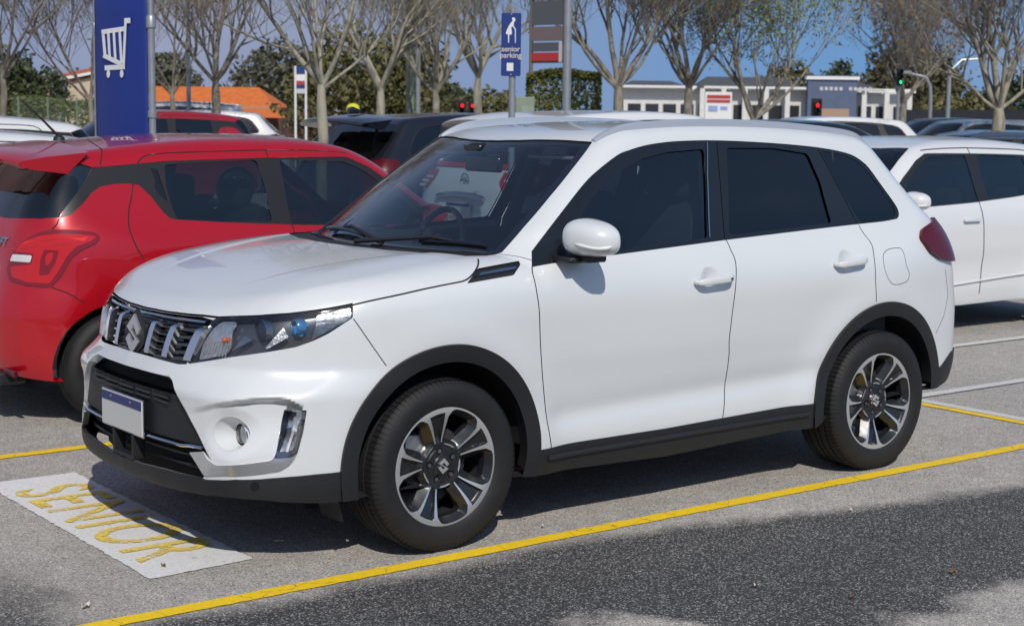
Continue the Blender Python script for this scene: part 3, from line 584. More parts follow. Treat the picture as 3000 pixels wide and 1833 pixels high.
def make_rim_meshes(R,mats_n=3,dish=.035):
    """five double spokes with machined edges; returns V,F,M (0 dark,1 machined,2 inner barrel)"""
    D=math.radians; th=np.linspace(0,D(72),41); rv=np.linspace(.0,1,41)
    c=36 # spoke centre, windows at 0 and 72
    def win(cc):  # dark flank region round the window
        return [(D(cc+a),r) for a,r in [(-13,.955),(13,.955),(16.5,.935),(21.5,.84),(22.3,.78),(24,.60),(25.3,.42),(25.8,.37),(-25.8,.37),(-25.3,.42),(-24,.60),(-22.3,.78),(-21.5,.84),(-16.5,.935)]]
    def hole(cc):
        return [(D(cc+a),r) for a,r in [(-11,.86),(11,.86),(14.5,.82),(14.5,.74),(11.5,.55),(9,.44),(-9,.44),(-11.5,.55),(-14.5,.74),(-14.5,.82)]]
    pocket=[(D(c+a),r) for a,r in [(-10,.90),(10,.90),(9.6,.85),(8.4,.60),(7.2,.37),(-7.2,.37),(-8.4,.60),(-9.6,.85)]]
    hub=[(D(-5),-.1),(D(80),-.1),(D(80),.345),(D(60),.345),(D(45.5),.40),(D(44.5),.40),(D(c+5),.375),(D(c-5),.375),(D(27.5),.40),(D(26.5),.40),(D(12),.345),(D(-5),.345)]
    reg=[('dark',[polar(win(0)),polar(win(72)),polar(hub)]),('pocket',[polar(pocket)]),('void',[polar(hole(0)),polar(hole(72))])]
    G=cutgrid(th,rv,reg)
    def depth(a,r,kind):  # y inward positive
        base=dish*(1-sst(r,.25,.95))*.9+.004
        base=np.where(r<.30,base-.004,base)
        if kind=='pocket':
            w=sst(np.minimum(np.interp(r,[.37,.60,.85,.9],[7.2,8.4,9.6,10])-abs(np.degrees(a)-c),(.90-r)*60),0,2.2); base=base+.014*w*sst(r,.36,.5)
        if kind=='dark':
            d=np.degrees(a); d=np.minimum(abs(d),abs(d-72)); wo=np.interp(r,[.37,.42,.6,.78,.84,.935,.955],[25.8,25.3,24,22.3,21.5,16.5,13])
            wi=np.interp(r,[.40,.44,.55,.74,.82,.86],[5,9,11.5,14.5,14.5,11])
            k=np.clip((wo-d)/np.maximum(wo-wi,1),0,1); k=np.maximum(k*sst(r,.33,.46),sst(r,.80,1.3)*0); k=np.where(r>.345,np.maximum(k,0),0)
            k2=np.clip((.955-r)/.095,0,1); k=np.where(r>.86,np.minimum(np.clip((wo-d)/7,0,1),k2),k)
            base=base+.028*k
        # lug seats and cap
        for i in range(1):
            lx,ly=.245*np.cos(D(c)),.245*np.sin(D(c)); q=np.hypot(r*np.cos(a)-lx,r*np.sin(a)-ly); base=base+.012*(1-sst(q,.045,.06))
        base=base-.006*(1-sst(r,.15,.165))
        return base
    V=[];F=[];M=[]
    for n,mi in (('base',1),('dark',0),('pocket',0)):
        v,f=G[n]; d=depth(v[:,0],v[:,1],n)
        for k in range(5):
            a=v[:,0]+D(72)*k; kk=len(V); V+=np.stack([v[:,1]*R*np.cos(a),d,v[:,1]*R*np.sin(a)],-1).tolist(); F+=[[i+kk for i in q] for q in f]; M+=[mi]*len(f)
    # hole walls
    hp=dens(np.array(hole(0)),.03); dh=depth(hp[:,0],hp[:,1],'dark')
    for k in range(5):
        a=hp[:,0]+D(72)*k; kk=len(V); n=len(hp); V+=np.stack([hp[:,1]*R*np.cos(a),dh,hp[:,1]*R*np.sin(a)],-1).tolist()+np.stack([hp[:,1]*R*.99*np.cos(a),dh+.03,hp[:,1]*R*.99*np.sin(a)],-1).tolist()
        F+=[[kk+i,kk+n+i,kk+n+(i+1)%n,kk+(i+1)%n] for i in range(n)]; M+=[0]*n
    mb=MB(); mb.V=V;mb.F=F;mb.M=M
    mb.lathe([(R,.004),(R+.003,-.001),(R+.006,.001),(R+.006,.010)],axis='y',n=90,m=1)
    mb.lathe([(R*.965,.006),(R*.93,.05),(R*.90,.17)],axis='y',n=60,m=2)
    return mb
def make_wheel(name,R,W,rr,mats,parent,style='five',logo=True,tread=True,lug=True):
    """root is a child empty-less part: tyre mesh named wheel with rim as sub-part. local axis y, outer face -y"""
    w=tyre_mb(R,W,rr,tread=tread,n=96 if tread else 40).build(name,[mats['rubber']],parent,smooth=True,angle=40)
    rb=make_rim_meshes(rr); rb.V=[(v[0],v[1]-W/2+.006,v[2]) for v in rb.V]
    if logo:
        for p in logo_polys(.030): rb.prism([(x,y) for x,y in p],(0,-W/2+.028,0),(1,0,0),(0,0,1),(0,-1,0),.0025,m=1)
    if lug:
        for i in range(5):
            a=math.radians(36+72*i); rb.lathe([(.0,-.004),(.0085,-.004),(.0095,.0),(.0095,.02)],c=(.057*math.cos(a),-W/2+.042,.057*math.sin(a)),axis='y',n=10,m=3)
    rim=rb.build('rim',[mats['rimdark'],mats['machined'],mats['barrel'],mats['chrome']],w,smooth=True,angle=32)
    return w
def logo_polys(s):
    """angular S mark, half height s"""
    a=[(1,.30),(0,1),(-1,.30),(.36,-.20),(-.02,-.46),(-.60,0),(-1,-.30),(0,-1),(1,-.30),(-.36,.20),(.02,.46),(.60,0)]
    a=[(x*.80,y) for x,y in a]
    return [[(x*s,y*s) for x,y in a]]
# ---------------- ground and painted markings ----------------
def ground_mat():
    m=bpy.data.materials.new('asphalt'); m.use_nodes=True; nt=m.node_tree; b=nt.nodes['Principled BSDF']; L=nt.links.new
    tc=N(nt,'ShaderNodeTexCoord'); P=tc.outputs['Object']
    def noise(sc,det=4,ro=.6,dist=0):
        n=N(nt,'ShaderNodeTexNoise'); n.inputs['Scale'].default_value=sc; n.inputs['Detail'].default_value=det; n.inputs['Roughness'].default_value=ro; n.inputs['Distortion'].default_value=dist; L(P,n.inputs['Vector']); return n.outputs['Fac']
    def rng(v,a,b,c,d,sm=False):
        r=N(nt,'ShaderNodeMapRange'); r.inputs[1].default_value=a;r.inputs[2].default_value=b;r.inputs[3].default_value=c;r.inputs[4].default_value=d
        if sm: r.interpolation_type='SMOOTHSTEP'
        L(v,r.inputs[0]); return r.outputs[0]
    def mth(op,a,b=None,c=None):
        n=N(nt,'ShaderNodeMath',operation=op)
        for i,v in enumerate((a,b,c)):
            if v is None: continue
            if isinstance(v,(int,float)): n.inputs[i].default_value=v
            else: L(v,n.inputs[i])
        return n.outputs[0]
    vor=N(nt,'ShaderNodeTexVoronoi'); vor.inputs['Scale'].default_value=205; L(P,vor.inputs['Vector'])
    sx=N(nt,'ShaderNodeSeparateColor'); L(vor.outputs['Color'],sx.inputs[0])
    stone=rng(sx.outputs[0],0,1,.62,1.38)
    dark=rng(sx.outputs[1],.86,.92,1,.40)
    pale=rng(sx.outputs[2],.90,.95,1,1.4)
    big=rng(noise(.9,5,.6),.3,.7,.86,1.12); mid=rng(noise(9,5,.7),.3,.7,.88,1.12)
    gr=mth('MULTIPLY',mth('MULTIPLY',mth('MULTIPLY',stone,dark),mth('MULTIPLY',big,mid)),pale)
    # dark band of the driving lane, edges wobbled by noise
    xyz=N(nt,'ShaderNodeSeparateXYZ'); L(P,xyz.inputs[0]); X,Y=xyz.outputs[0],xyz.outputs[1]
    wob=rng(noise(2.2,6,.65),.3,.7,-.16,.16)
    yb=mth('SUBTRACT',-1.0,mth('MULTIPLY',mth('MAXIMUM',mth('SUBTRACT',X,.45),0),.195))
    d1=rng(mth('ADD',mth('SUBTRACT',yb,Y),mth('MULTIPLY',wob,.45)),-.06,.13,0,1,True)
    yl=mth('ADD',-2.43,mth('MULTIPLY',mth('ABSOLUTE',mth('ADD',X,-.05)),0)); bumpx=rng(mth('ABSOLUTE',mth('ADD',X,.05)),.10,.42,.56,0,True); yl=mth('ADD',yl,bumpx)
    d2=rng(mth('ADD',mth('SUBTRACT',Y,yl),mth('MULTIPLY',wob,1.0)),-.05,.14,0,1,True)
    d3=rng(mth('ADD',mth('ADD',mth('MULTIPLY',X,-1),-1.30),mth('MULTIPLY',wob,1.3)),-.02,.30,0,1,True)
    d3=mth('MULTIPLY',d3,rng(Y,-.9,.35,1,0,True))
    d4=rng(noise(.35,3,.5),.56,.66,0,.55,True); d4=mth('MULTIPLY',d4,rng(Y,1.2,4,0,1))
    D=mth('MAXIMUM',mth('MAXIMUM',mth('MULTIPLY',d1,d2),mth('MULTIPLY',d3,.9)),d4)
    mx=N(nt,'ShaderNodeMix',data_type='RGBA'); mx.inputs['A'].default_value=(.400,.375,.342,1); mx.inputs['B'].default_value=(.056,.055,.054,1); L(D,mx.inputs['Factor'])
    # in the dark band pale stones stand out more
    spark=mth('ADD',1,mth('MULTIPLY',mth('POWER',D,3),rng(sx.outputs[2],.74,.90,0,3.4)))
    v=N(nt,'ShaderNodeVectorMath',operation='SCALE'); L(mx.outputs['Result'],v.inputs[0]); L(mth('MULTIPLY',gr,spark),v.inputs['Scale']); L(v.outputs[0],b.inputs['Base Color'])
    b.inputs['Roughness'].default_value=.85; b.inputs['Specular IOR Level'].default_value=.3
    bp=N(nt,'ShaderNodeBump'); bp.inputs['Strength'].default_value=.55; bp.inputs['Distance'].default_value=.004
    L(mth('ADD',vor.outputs['Distance'],mth('MULTIPLY',noise(60,3),.5)),bp.inputs['Height']); L(bp.outputs[0],b.inputs['Normal'])
    return m
mk('ground',[(-400,-300,0),(600,-300,0),(600,700,0),(-400,700,0)],[(0,1,2,3)],ground_mat(),smooth=False)
tag(bpy.data.objects['ground'],'grey car park asphalt with dark patches',None,None,'structure')
def paint_mat(name,col,wear=.5,crack=False,edge=None):
    m=bpy.data.materials.new(name); m.use_nodes=True; nt=m.node_tree; b=nt.nodes['Principled BSDF']; L=nt.links.new
    tc=N(nt,'ShaderNodeTexCoord'); n1=N(nt,'ShaderNodeTexNoise'); n1.inputs['Scale'].default_value=55; n1.inputs['Detail'].default_value=5; n1.inputs['Roughness'].default_value=.75
    L(tc.outputs['Object'],n1.inputs['Vector']); n2=N(nt,'ShaderNodeTexNoise'); n2.inputs['Scale'].default_value=6; n2.inputs['Detail'].default_value=4; L(tc.outputs['Object'],n2.inputs['Vector'])
    a=N(nt,'ShaderNodeMath',operation='MULTIPLY_ADD'); a.inputs[1].default_value=.45; L(n2.outputs['Fac'],a.inputs[0]); L(n1.outputs['Fac'],a.inputs[2])
    r=N(nt,'ShaderNodeMapRange'); r.inputs[1].default_value=wear-.03; r.inputs[2].default_value=wear+.03; L(a.outputs[0],r.inputs[0])
    h=r.outputs[0]
    if crack:
        vo=N(nt,'ShaderNodeTexVoronoi',feature='DISTANCE_TO_EDGE'); vo.inputs['Scale'].default_value=3.7; nd=N(nt,'ShaderNodeTexNoise'); nd.inputs['Scale'].default_value=14
        L(tc.outputs['Object'],nd.inputs['Vector']); va=N(nt,'ShaderNodeMix',data_type='VECTOR'); va.inputs['Factor'].default_value=.06; L(tc.outputs['Object'],va.inputs[4]); L(nd.outputs['Color'],va.inputs[5]); L(va.outputs[1],vo.inputs['Vector'])
        c=N(nt,'ShaderNodeMapRange'); c.inputs[1].default_value=.0012; c.inputs[2].default_value=.0045; L(vo.outputs['Distance'],c.inputs[0])
        mm=N(nt,'ShaderNodeMath',operation='MULTIPLY'); L(h,mm.inputs[0]); L(c.outputs[0],mm.inputs[1]); h=mm.outputs[0]
    L(h,b.inputs['Alpha'])
    tv=N(nt,'ShaderNodeMapRange'); tv.inputs[1].default_value=.3;tv.inputs[2].default_value=.7;tv.inputs[3].default_value=.80;tv.inputs[4].default_value=1.08; L(n1.outputs['Fac'],tv.inputs[0])
    v=N(nt,'ShaderNodeVectorMath',operation='SCALE'); v.inputs[0].default_value=col; L(tv.outputs[0],v.inputs['Scale']); L(v.outputs[0],b.inputs['Base Color'])
    b.inputs['Roughness'].default_value=.7
    bp=N(nt,'ShaderNodeBump'); bp.inputs['Strength'].default_value=.5; bp.inputs['Distance'].default_value=.003; L(n1.outputs['Fac'],bp.inputs['Height']); L(bp.outputs[0],b.inputs['Normal'])
    return m
yel=paint_mat('yellow_line_paint',(.90,.60,.012),.43,True); whi=paint_mat('white_line_paint',(.62,.62,.60),.44); whb=paint_mat('white_box_paint',(.74,.74,.73),.53); yel2=paint_mat('yellow_letter_paint',(.84,.63,.13),.665)
def stripe(x0,y0,x1,y1,w,mat,z,label,name='painted_line'):
    d=Vector((x1-x0,y1-y0,0)); L_=d.length; d/=L_; n=Vector((-d.y,d.x,0)); rnd_=random.Random(int(x0*100)+7); k=int(L_/.04)+2; V=[];F=[]
    for i in range(k):
        p=Vector((x0,y0,z))+d*L_*i/(k-1); V+= [p-n*(w/2+rnd_.uniform(-.003,.0035)),p+n*(w/2+rnd_.uniform(-.003,.0035))]
    for i in range(k-1): F.append((2*i,2*i+2,2*i+3,2*i+1))
    return tag(mk(name,V,F,mat,smooth=False),label,None,'parking bay markings','structure')
stripe(-5,-.950,4.13,-.948,.078,yel,.004,'near yellow bay line running beside the white SUV')
stripe(-5,1.690,4.05,1.690,.078,yel,.004,'yellow bay line between white SUV and red hatchback')
stripe(-5,4.33,4.05,4.33,.078,yel,.004,'yellow bay line beyond the red hatchback')
stripe(4.092,-.90,4.092,6.0,.075,yel,.0045,'yellow line across the back of the bays')
stripe(4.185,-.95,4.185,6.0,.085,whi,.004,'white line across the back of the bays')
stripe(4.05,.285,11,.285,.085,whi,.0085,'white bay line behind the white SUV')
stripe(4.25,1.50,11,1.50,.085,whi,.0085,'white bay line beneath the white hatchback')
bx=[(-.644,1.185),(-.648,-.548),(-1.071,-.566),(-1.06,1.19)]
rg=random.Random(5); V=[]
for i in range(4):
    a,b=Vector((*bx[i],0)),Vector((*bx[(i+1)%4],0)); k=int((b-a).length/.02)
    for j in range(k):
        p=a.lerp(b,j/k); V.append((p.x+rg.uniform(-.005,.005),p.y+rg.uniform(-.005,.005),.004))
tag(mk('painted_box',V,[tuple(range(len(V)))[::-1]],whb,smooth=False),'white painted box on the asphalt in front of the white SUV',None,'parking bay markings','structure')
cu=bpy.data.curves.new('lettering','FONT'); cu.body='SENIOR'; cu.size=.36; cu.space_character=1.12; cu.offset=.00409
to=bpy.data.objects.new('tmp',cu); COL.objects.link(to); dg=bpy.context.evaluated_depsgraph_get(); me=bpy.data.meshes.new_from_object(to.evaluated_get(dg)); bpy.data.objects.remove(to)
vs=np.array([v.co[:] for v in me.vertices]); w=np.ptp(vs[:,0]); lo=vs[:,0].min(); y0=vs[:,1].min(); hh=np.ptp(vs[:,1])
# letters read from the front of the bay: up = +x, left-to-right = -y
rot=[(-1.022+(v[1]-y0)/hh*.342, .965-(v[0]-lo)/w*1.335, .0085) for v in vs]
tag(mk('painted_lettering',rot,[tuple(p.vertices) for p in me.polygons],yel2,smooth=False),'yellow painted word SENIOR inside the white box',None,'parking bay markings','structure')
# ================= white compact SUV =================
def hexw(*a): return a
WHITE=pbr('pearl_white_paint',(.635,.66,.675),.32,0,1.0); vary(WHITE,1.5,.02)
BLACK=pbr('black_plastic',(.016,.017,.019),.50); vary(BLACK,300,.25,.12)
GLOSSB=pbr('gloss_black',(.010,.011,.014),.12,0,.6)
GAP=pbr('seam_shadow',(.018,.018,.02),.9)
DGREY=pbr('dark_grille_grey',(.038,.042,.050),.38)
CHROME=pbr('chrome',(.62,.64,.67),.08,1)
CHROMED=pbr('smoked_chrome',(.32,.34,.37),.12,1)
SILVER=pbr('satin_silver',(.42,.44,.47),.32,.9)
RUBBER=pbr('tyre_rubber',(.012,.012,.013),.68); vary(RUBBER,18,.2,.08)
RIMD=pbr('rim_dark_paint',(.020,.021,.024),.30,.2,.5)
MACH=pbr('machined_alloy',(.80,.79,.77),.36,.85)
BARREL=pbr('rim_barrel',(.05,.05,.055),.4,.5)
TINT=glassm('tinted_glass',(.44,.50,.54),.015,.045)
PRIV=glassm('privacy_glass',(.018,.022,.030),.02,.035)
SCRN=glassm('windscreen_glass',(.66,.76,.80),.01,.10)
LENS=glassm('lamp_lens',(.93,.94,.95),.02,.03)
INTER=pbr('cabin_trim',(.030,.032,.036),.75); FABRIC=pbr('seat_fabric',(.035,.036,.042),.9)
HEADL=pbr('cabin_headlining',(.33,.33,.32),.9)
REDL=pbr('tail_lamp_red',(.085,.004,.012),.30,0,.25,.3)
ORANGE=pbr('amber_bulb',(.50,.11,.02),.2,0,.5); BLUEL=pbr('blue_lamp_ring',(.10,.38,.72),.12,.75,.8)
WELL=pbr('wheel_well',(.010,.010,.011),.95)
LAMPD=pbr('lamp_housing_dark',(.10,.105,.115),.30,.6); LAMPS=pbr('lamp_reflector',(.72,.72,.72),.30,.85); vary(LAMPS,60,.2,.4); BRUSH=pbr('brushed_dark_chrome',(.24,.25,.27),.32,.9); vary(BRUSH,40,.3,.25); SWHITE=pbr('light_guide_white',(.85,.85,.84),.3,0,.5)
PLATEB=pbr('plate_blue',(.02,.035,.16),.4); PLATEW=pbr('plate_white',(.60,.60,.58),.5)
WM=dict(rubber=RUBBER,rimdark=RIMD,machined=MACH,barrel=BARREL,chrome=CHROME)
def vdents(p):
    x,y,z=p[:,0],p[:,1],p[:,2]; o=np.zeros(len(p)); a=abs(y)
    for cx,cz in ((1.368,.970),(2.238,1.006)):
        r=np.hypot((x-cx)/1.05,z-cz); o+=.017*np.clip(1-(r/.056)**2,0,1)**1.3*(a>.7)
    # lower door pressing
    zc=.405+.034*(x-.5); dz=z-zc; o+=.009*(1-sst(dz,-.012,.03))*0+.009*np.exp(-((dz-.05)/.055)**2)*sst(x,.45,.6)*(1-sst(x,2.0,2.2))*(a>.7)
    # bumper sculpting round the fog lamp
    f=x<-.3
    zs=np.clip(spl(a,[.49,.56,.61,.70,.742,.768,.79,.81],[.582,.602,.617,.640,.647,.645,.636,.618]),.57,.65)
    aa=a-.11*(z-.43); dm=np.interp(aa,[.475,.585,.68,.766,.793],[0,.018,.036,.036,.0])
    d=zs-z; low=1-sst(z,.30,.30+.01)*0
    o+=f*dm*sst(d,-.004,.022)*(1-.8*sst(d,.06,.24))*(a<.85)
    rr=np.hypot(a-.655,(z-.510)); o+=f*.020*np.clip(1-(rr/.098)**2,0,1)**1.5*(x<-.6)
    return o
VIT['dents']=vdents
S=Shell(VIT)
A3=lambda k: S.st(np.array(VP[k]))
ENDS=2*S.A+S.xm; HP=math.pi/2+.01
def arc(cx,cz,r,a0,a1,n=48):
    a=np.radians(np.linspace(a0,a1,n)); return S.on_side(cx+r*np.cos(a),cz+r*np.sin(a))
# ground-side outline
lb=S.on_front([0,.20,.345,.45,.555,.62,.676],[.262,.264,.268,.273,.277,.280,.281])
lb2=S.st(np.array([(-.717,-.738,.275),(-.632,-.784,.267),(-.53,-.815,.259),(-.45,-.835,.254),(-.41,-.84,.254)]))
sb=S.on_side([-.38,.33,.40,.456,1.17,2.08,2.2,2.9],[.254,.240,.238,.233,.222,.250,.30,.345])
rb=S.on_side([3.0,3.1],[.352,.375]); rb2=S.on_front([.62,.4,0],[.37,.35,.34],-1)
bottom=np.vstack([[(-.1,lb[0,1])],lb,lb2,sb,rb,rb2,[(ENDS+.1,rb2[-1,1])],[(ENDS+.1,-1),(-.1,-1)]])
lw=np.vstack([S.on_front([0,.15,.335,.551],[.322,.326,.336,.338]),A3('lowwhite')[0:]])
lowf=np.vstack([[(-.1,lw[0,1])],lw,S.st(np.array([(-.40,-.85,.366)])),S.on_side([-.385,-.385],[.36,.15]),[(-.1,-1)]])
sl_=S.on_side([.40,.43,.464,1.151,2.08,2.10],[.334,.334,.338,.345,.364,.364]); sills=np.vstack([sl_,S.on_side([2.10,.40],[.16,.16])])
rw=S.on_side([2.93,3.0,3.06,3.1],[.43,.455,.49,.51]); rw2=S.on_front([.62,.4,0],[.53,.54,.54],-1)
lowr=np.vstack([rw,rw2,[(ENDS+.1,rw2[-1,1]),(ENDS+.1,-1)],S.on_side([2.93],[.16])])
ARC=[(.003,.345),(2.512,.350)]
def ring(c,r,z0=.15): 
    a0=math.degrees(math.asin((z0-c[1])/r)); p=arc(c[0],c[1],r,a0,180-a0,60); return p
def ring2(c,r,za,zb): return arc(c[0],c[1],r,math.degrees(math.asin((za-c[1])/r)),180-math.degrees(math.asin((zb-c[1])/r)),60)
arch=[ring(c,.456) for c in ARC]; well=[ring(c,.392) for c in ARC]; archw=[ring2(c,.456,za,.30) for c,za in zip(ARC,(.30,.40))]; wellw=[ring2(c,.392,za,.28) for c,za in zip(ARC,(.27,.38))]
# hood, screen, roof
lamp=rnd(A3('lamp'),.006,3)
LT=A3('lamp')
lip=np.vstack([S.on_front([0,.08,.236,.397],[.900,.901,.903,.908]),LT[5:12]])   # runs along grille top and lamp top
hg=A3('hoodgap')
cw=S.on_top([.215,.125,.06,.025,.018],[-.68,-.55,-.35,-.15,0])
hood=np.vstack([[(0-.01,lip[0,1])],lip,rnd(hg,.05,4,False),cw[:-1],[(cw[-1,0],HP)],[(-.01,HP)]])
sb_=S.on_top([.375,.30,.235,.16,.115,.098],[-.705,-.66,-.55,-.35,-.15,0]); st_t=S.on_top([.953,.925,.88,.825,.80,.793],[-.562,-.50,-.38,-.22,-.1,0])
sidea=S.on_top([.50,.65,.80,.905],[-.685,-.655,-.617,-.585])
scr=np.vstack([[(sb_[-1,0],HP)],sb_[::-1][1:],sidea,st_t,[(st_t[-1,0],HP)]])
cowl=np.vstack([[(cw[-1,0],HP)],cw[::-1][1:],S.on_top([.30],[-.705]),sb_,[(sb_[-1,0],HP)]])
# front end
gb=S.on_front([0,.143,.35,.389],[.735,.735,.727,.731]); 
grille=np.vstack([[(-.01,gb[0,1])],gb,LT[1:5][:],S.on_front([.397,.236,.08,0],[.904,.899,.897,.896])[:],[(-.01,S.on_front([0],[.896])[0,1])]])
ik=np.vstack([[(-.01,S.on_front([0],[.682])[0,1])],S.on_front([0,.10],[.682,.682]),rnd(A3('intake_out')[2:],.03,5,False)[0:],])
chro=A3('chrome'); drl=rnd(A3('drl'),.006,3)
lt=S.on_front([.551,.335,.15,0],[.338,.337,.327,.323])
intake=np.vstack([ik[:-2],chro[1:2],chro[0:1],S.st(np.array([(-.853,-.562,.346)])),lt,[(-.01,lt[-1,1])]])
bump=np.vstack([[(-.01,S.on_front([0],[.735])[0,1])],gb,LT[-1:],LT[::-1][1:8],A3('bumpgap'),S.on_side([-.18,-.3,-.44,-.44],[.70,.6,.45,.20]),[(-.01,-1)]])
# side
gl=smooth(A3('glass')[1:-2],3); glass=np.vstack([A3('glass')[0:1],gl,A3('glass')[-1:]])
GF,GM,GR=[rnd(A3(k),.03,4,False) for k in('gap_door_front','gap_door_mid','gap_door_rear')]
GF=np.vstack([GF,S.on_side([.523],[.338])]); GM=np.vstack([GM,S.on_side([1.49],[.350])])
bel=A3('glass')
fdoor=np.vstack([GF,S.on_side([1.0],[.342]),GM[::-1],bel[-2:-1],bel[-1:],bel[0:1]])
rdoor=np.vstack([GM,S.on_side([1.9,2.08],[.358,.364]),ring(ARC[1],.456)[::-1][2:38],GR[::-1]])
fuel=smooth(A3('fuel'),5,True); fc=fuel.mean(0)
pf,pr_,pq=[rnd(A3(k),.02,4) for k in('pane_f','pane_r','pane_q')]
BP=[S.on_side([1.552,1.501,1.453,1.42],[1.546,1.403,1.245,1.142]),S.on_side([1.613,1.587,1.552,1.507],[1.546,1.442,1.298,1.128]),S.on_side([2.273,2.316,2.371,2.401],[1.518,1.417,1.27,1.163])]
vent=rnd(A3('vent'),.008,3)
tailp=np.vstack([S.on_side([2.79,2.83,2.93,3.05],[1.085,1.128,1.152,1.158]),S.on_front([.72,.60,.58,.66,.74],[1.150,1.13,1.02,.985,.972],-1),S.on_side([3.09,3.02,2.91,2.835],[.960,.966,.990,1.025])]); tailp=rnd(tailp,.02,4)
rwin=np.vstack([[(ENDS+.01,S.on_front([0],[1.16],-1)[0,1])],S.on_front([0,.3,.55,.60],[1.16,1.165,1.19,1.22],-1),S.on_front([.52,.45,.2,0],[1.47,1.49,1.50,1.50],-1)]); rwin=np.vstack([rwin,[(ENDS+.01,rwin[-1,1])]])
tgap=np.vstack([S.on_front([.60,.63,.645,.60,.3,0],[1.50,1.2,.98,.72,.66,.66],-1)])
fogc=(-.665,.512)
foga=np.radians(np.linspace(0,360,40)[:-1]); fog=S.on_front(.654+.064*np.cos(foga),.509+.062*np.sin(foga))
chrp=rnd(chro,.008,3); dcen=drl.mean(0); drlin=dcen+(drl-dcen)*.64; dln=S.st(np.array([(-.640,-.786,.450),(-.612,-.798,.572)]))
def stripl(l,w,closed=False): return strip(dens(l,.02,closed) if not closed else dens(l,.02),w,.9,closed)
gaps=stripl(GF,.0048)+stripl(GM,.0048)+stripl(GR,.0048)+stripl(np.vstack([S.on_side([2.99,3.03,3.0,2.93],[.93,.80,.70,.62])]),.003)+stripl(rnd(hg,.05,4,False),.0065)+stripl(A3('bumpgap'),.0035)+stripl(fuel,.0030,True)+stripl(tgap,.005)+stripl(S.st(np.array([(.358,-.700,1.107),(.41,-.755,1.10),(.455,-.80,1.088)])),.003)
hgrim=stripl(lip,.010)
regions=[('bumper',[bump]),('fdoor',[fdoor]),('rdoor',[rdoor]),('hood',[hood]),('fuelf',[fuel]),('gap',gaps),('cowl',[cowl]),('hgap',hgrim),('screen',[scr]),
 ('dlo',[glass]),('panef',[pf]),('paner',[pr_]),('paneq',[pq]),('gap2',stripl(BP[1],.005)+stripl(BP[2],.004)),('mould',stripl(BP[0],.006)),
 ('rwin',[rwin]),('tail',[tailp]),('vent',[vent]),('grille',[grille]),('lamp',[lamp]),('chrome',[chrp]),('drl',[drl]),('drlin',[drlin]),('drlg',strip(dens(dln,.02,False),.0075)),
 ('low',[lowf,sills,lowr]),('void',[intake]),('arch',arch),('void',well+[bottom,fog])]
K=Skin(S,.0125,.0085,regions)
suv=empty('compact_suv',(0,0,0),0,'white compact SUV with dark alloy wheels and black wheel arches, closest to the camera','car')
def P(name,regs,mats,parent=suv,side='both',walls=()): return K.part(name,regs,mats,parent,side,walls)
body=P('body',[('base',0,0),('gap',1,-.004),('gap2',1,-.004) if 0 else ('vent_none',0,0)],[WHITE,GAP],walls=[(glass,0.0,-.006,1,dict(closed=True)),(scr[1:-1],.0,-.008,1,{})])
P('hood',[('hood',0,0),('hgap',1,-.006)],[WHITE,GAP],walls=[(lip,0.0,-.05,1,{})])
P('front_bumper',[('bumper',0,0),],[WHITE],walls=[(ik[1:-1],0.0,-.032,0,{}),(fog,0.001,-.003,0,dict(closed=True))])
P('lower_cladding',[('low',0,.006)],[BLACK],walls=[(bottom[1:-3],.006,-.05,0,{}),(lw,.006,-.01,0,{}),(sl_,.006,-.01,0,{}),(np.vstack([rw,rw2]),.006,-.01,0,{})])
for sg in (1,-1):
    mb=MB(); xs_=np.linspace(.50,2.02,24); q=S.on_side(xs_,np.interp(xs_,[.5,2.02],[.300,.318])); pp,_=K.at(q,.010,sg); mb.tube([tuple(p) for p in pp],.009,8,flat=1.3); mb.build('sill_ridge',[BLACK],suv,smooth=True)
for sd,nm in (('near',0),('far',1)):
    for q in range(2):
        # pick each arch by x
        g=K.geo([('arch',0,.014)],sd); Pn=np.array(g[0]); keep=[f for f in g[1] if (Pn[f[0]][0]<1.2)==(q==0)]
        used=sorted({i for f in keep for i in f}); mp_={a:b for b,a in enumerate(used)}
        g2=([g[0][i] for i in used],[[mp_[i] for i in f] for f in keep],[0]*len(keep),[g[3][i] for i in used])
        K.wall(g2,archw[q],.014,-.004,0,sd); K.wall(g2,wellw[q],.014,-.045,0,sd)
        mk('wheel_arch_trim',g2[0],g2[1],[BLACK],suv,normals=g2[3],mi=g2[2])
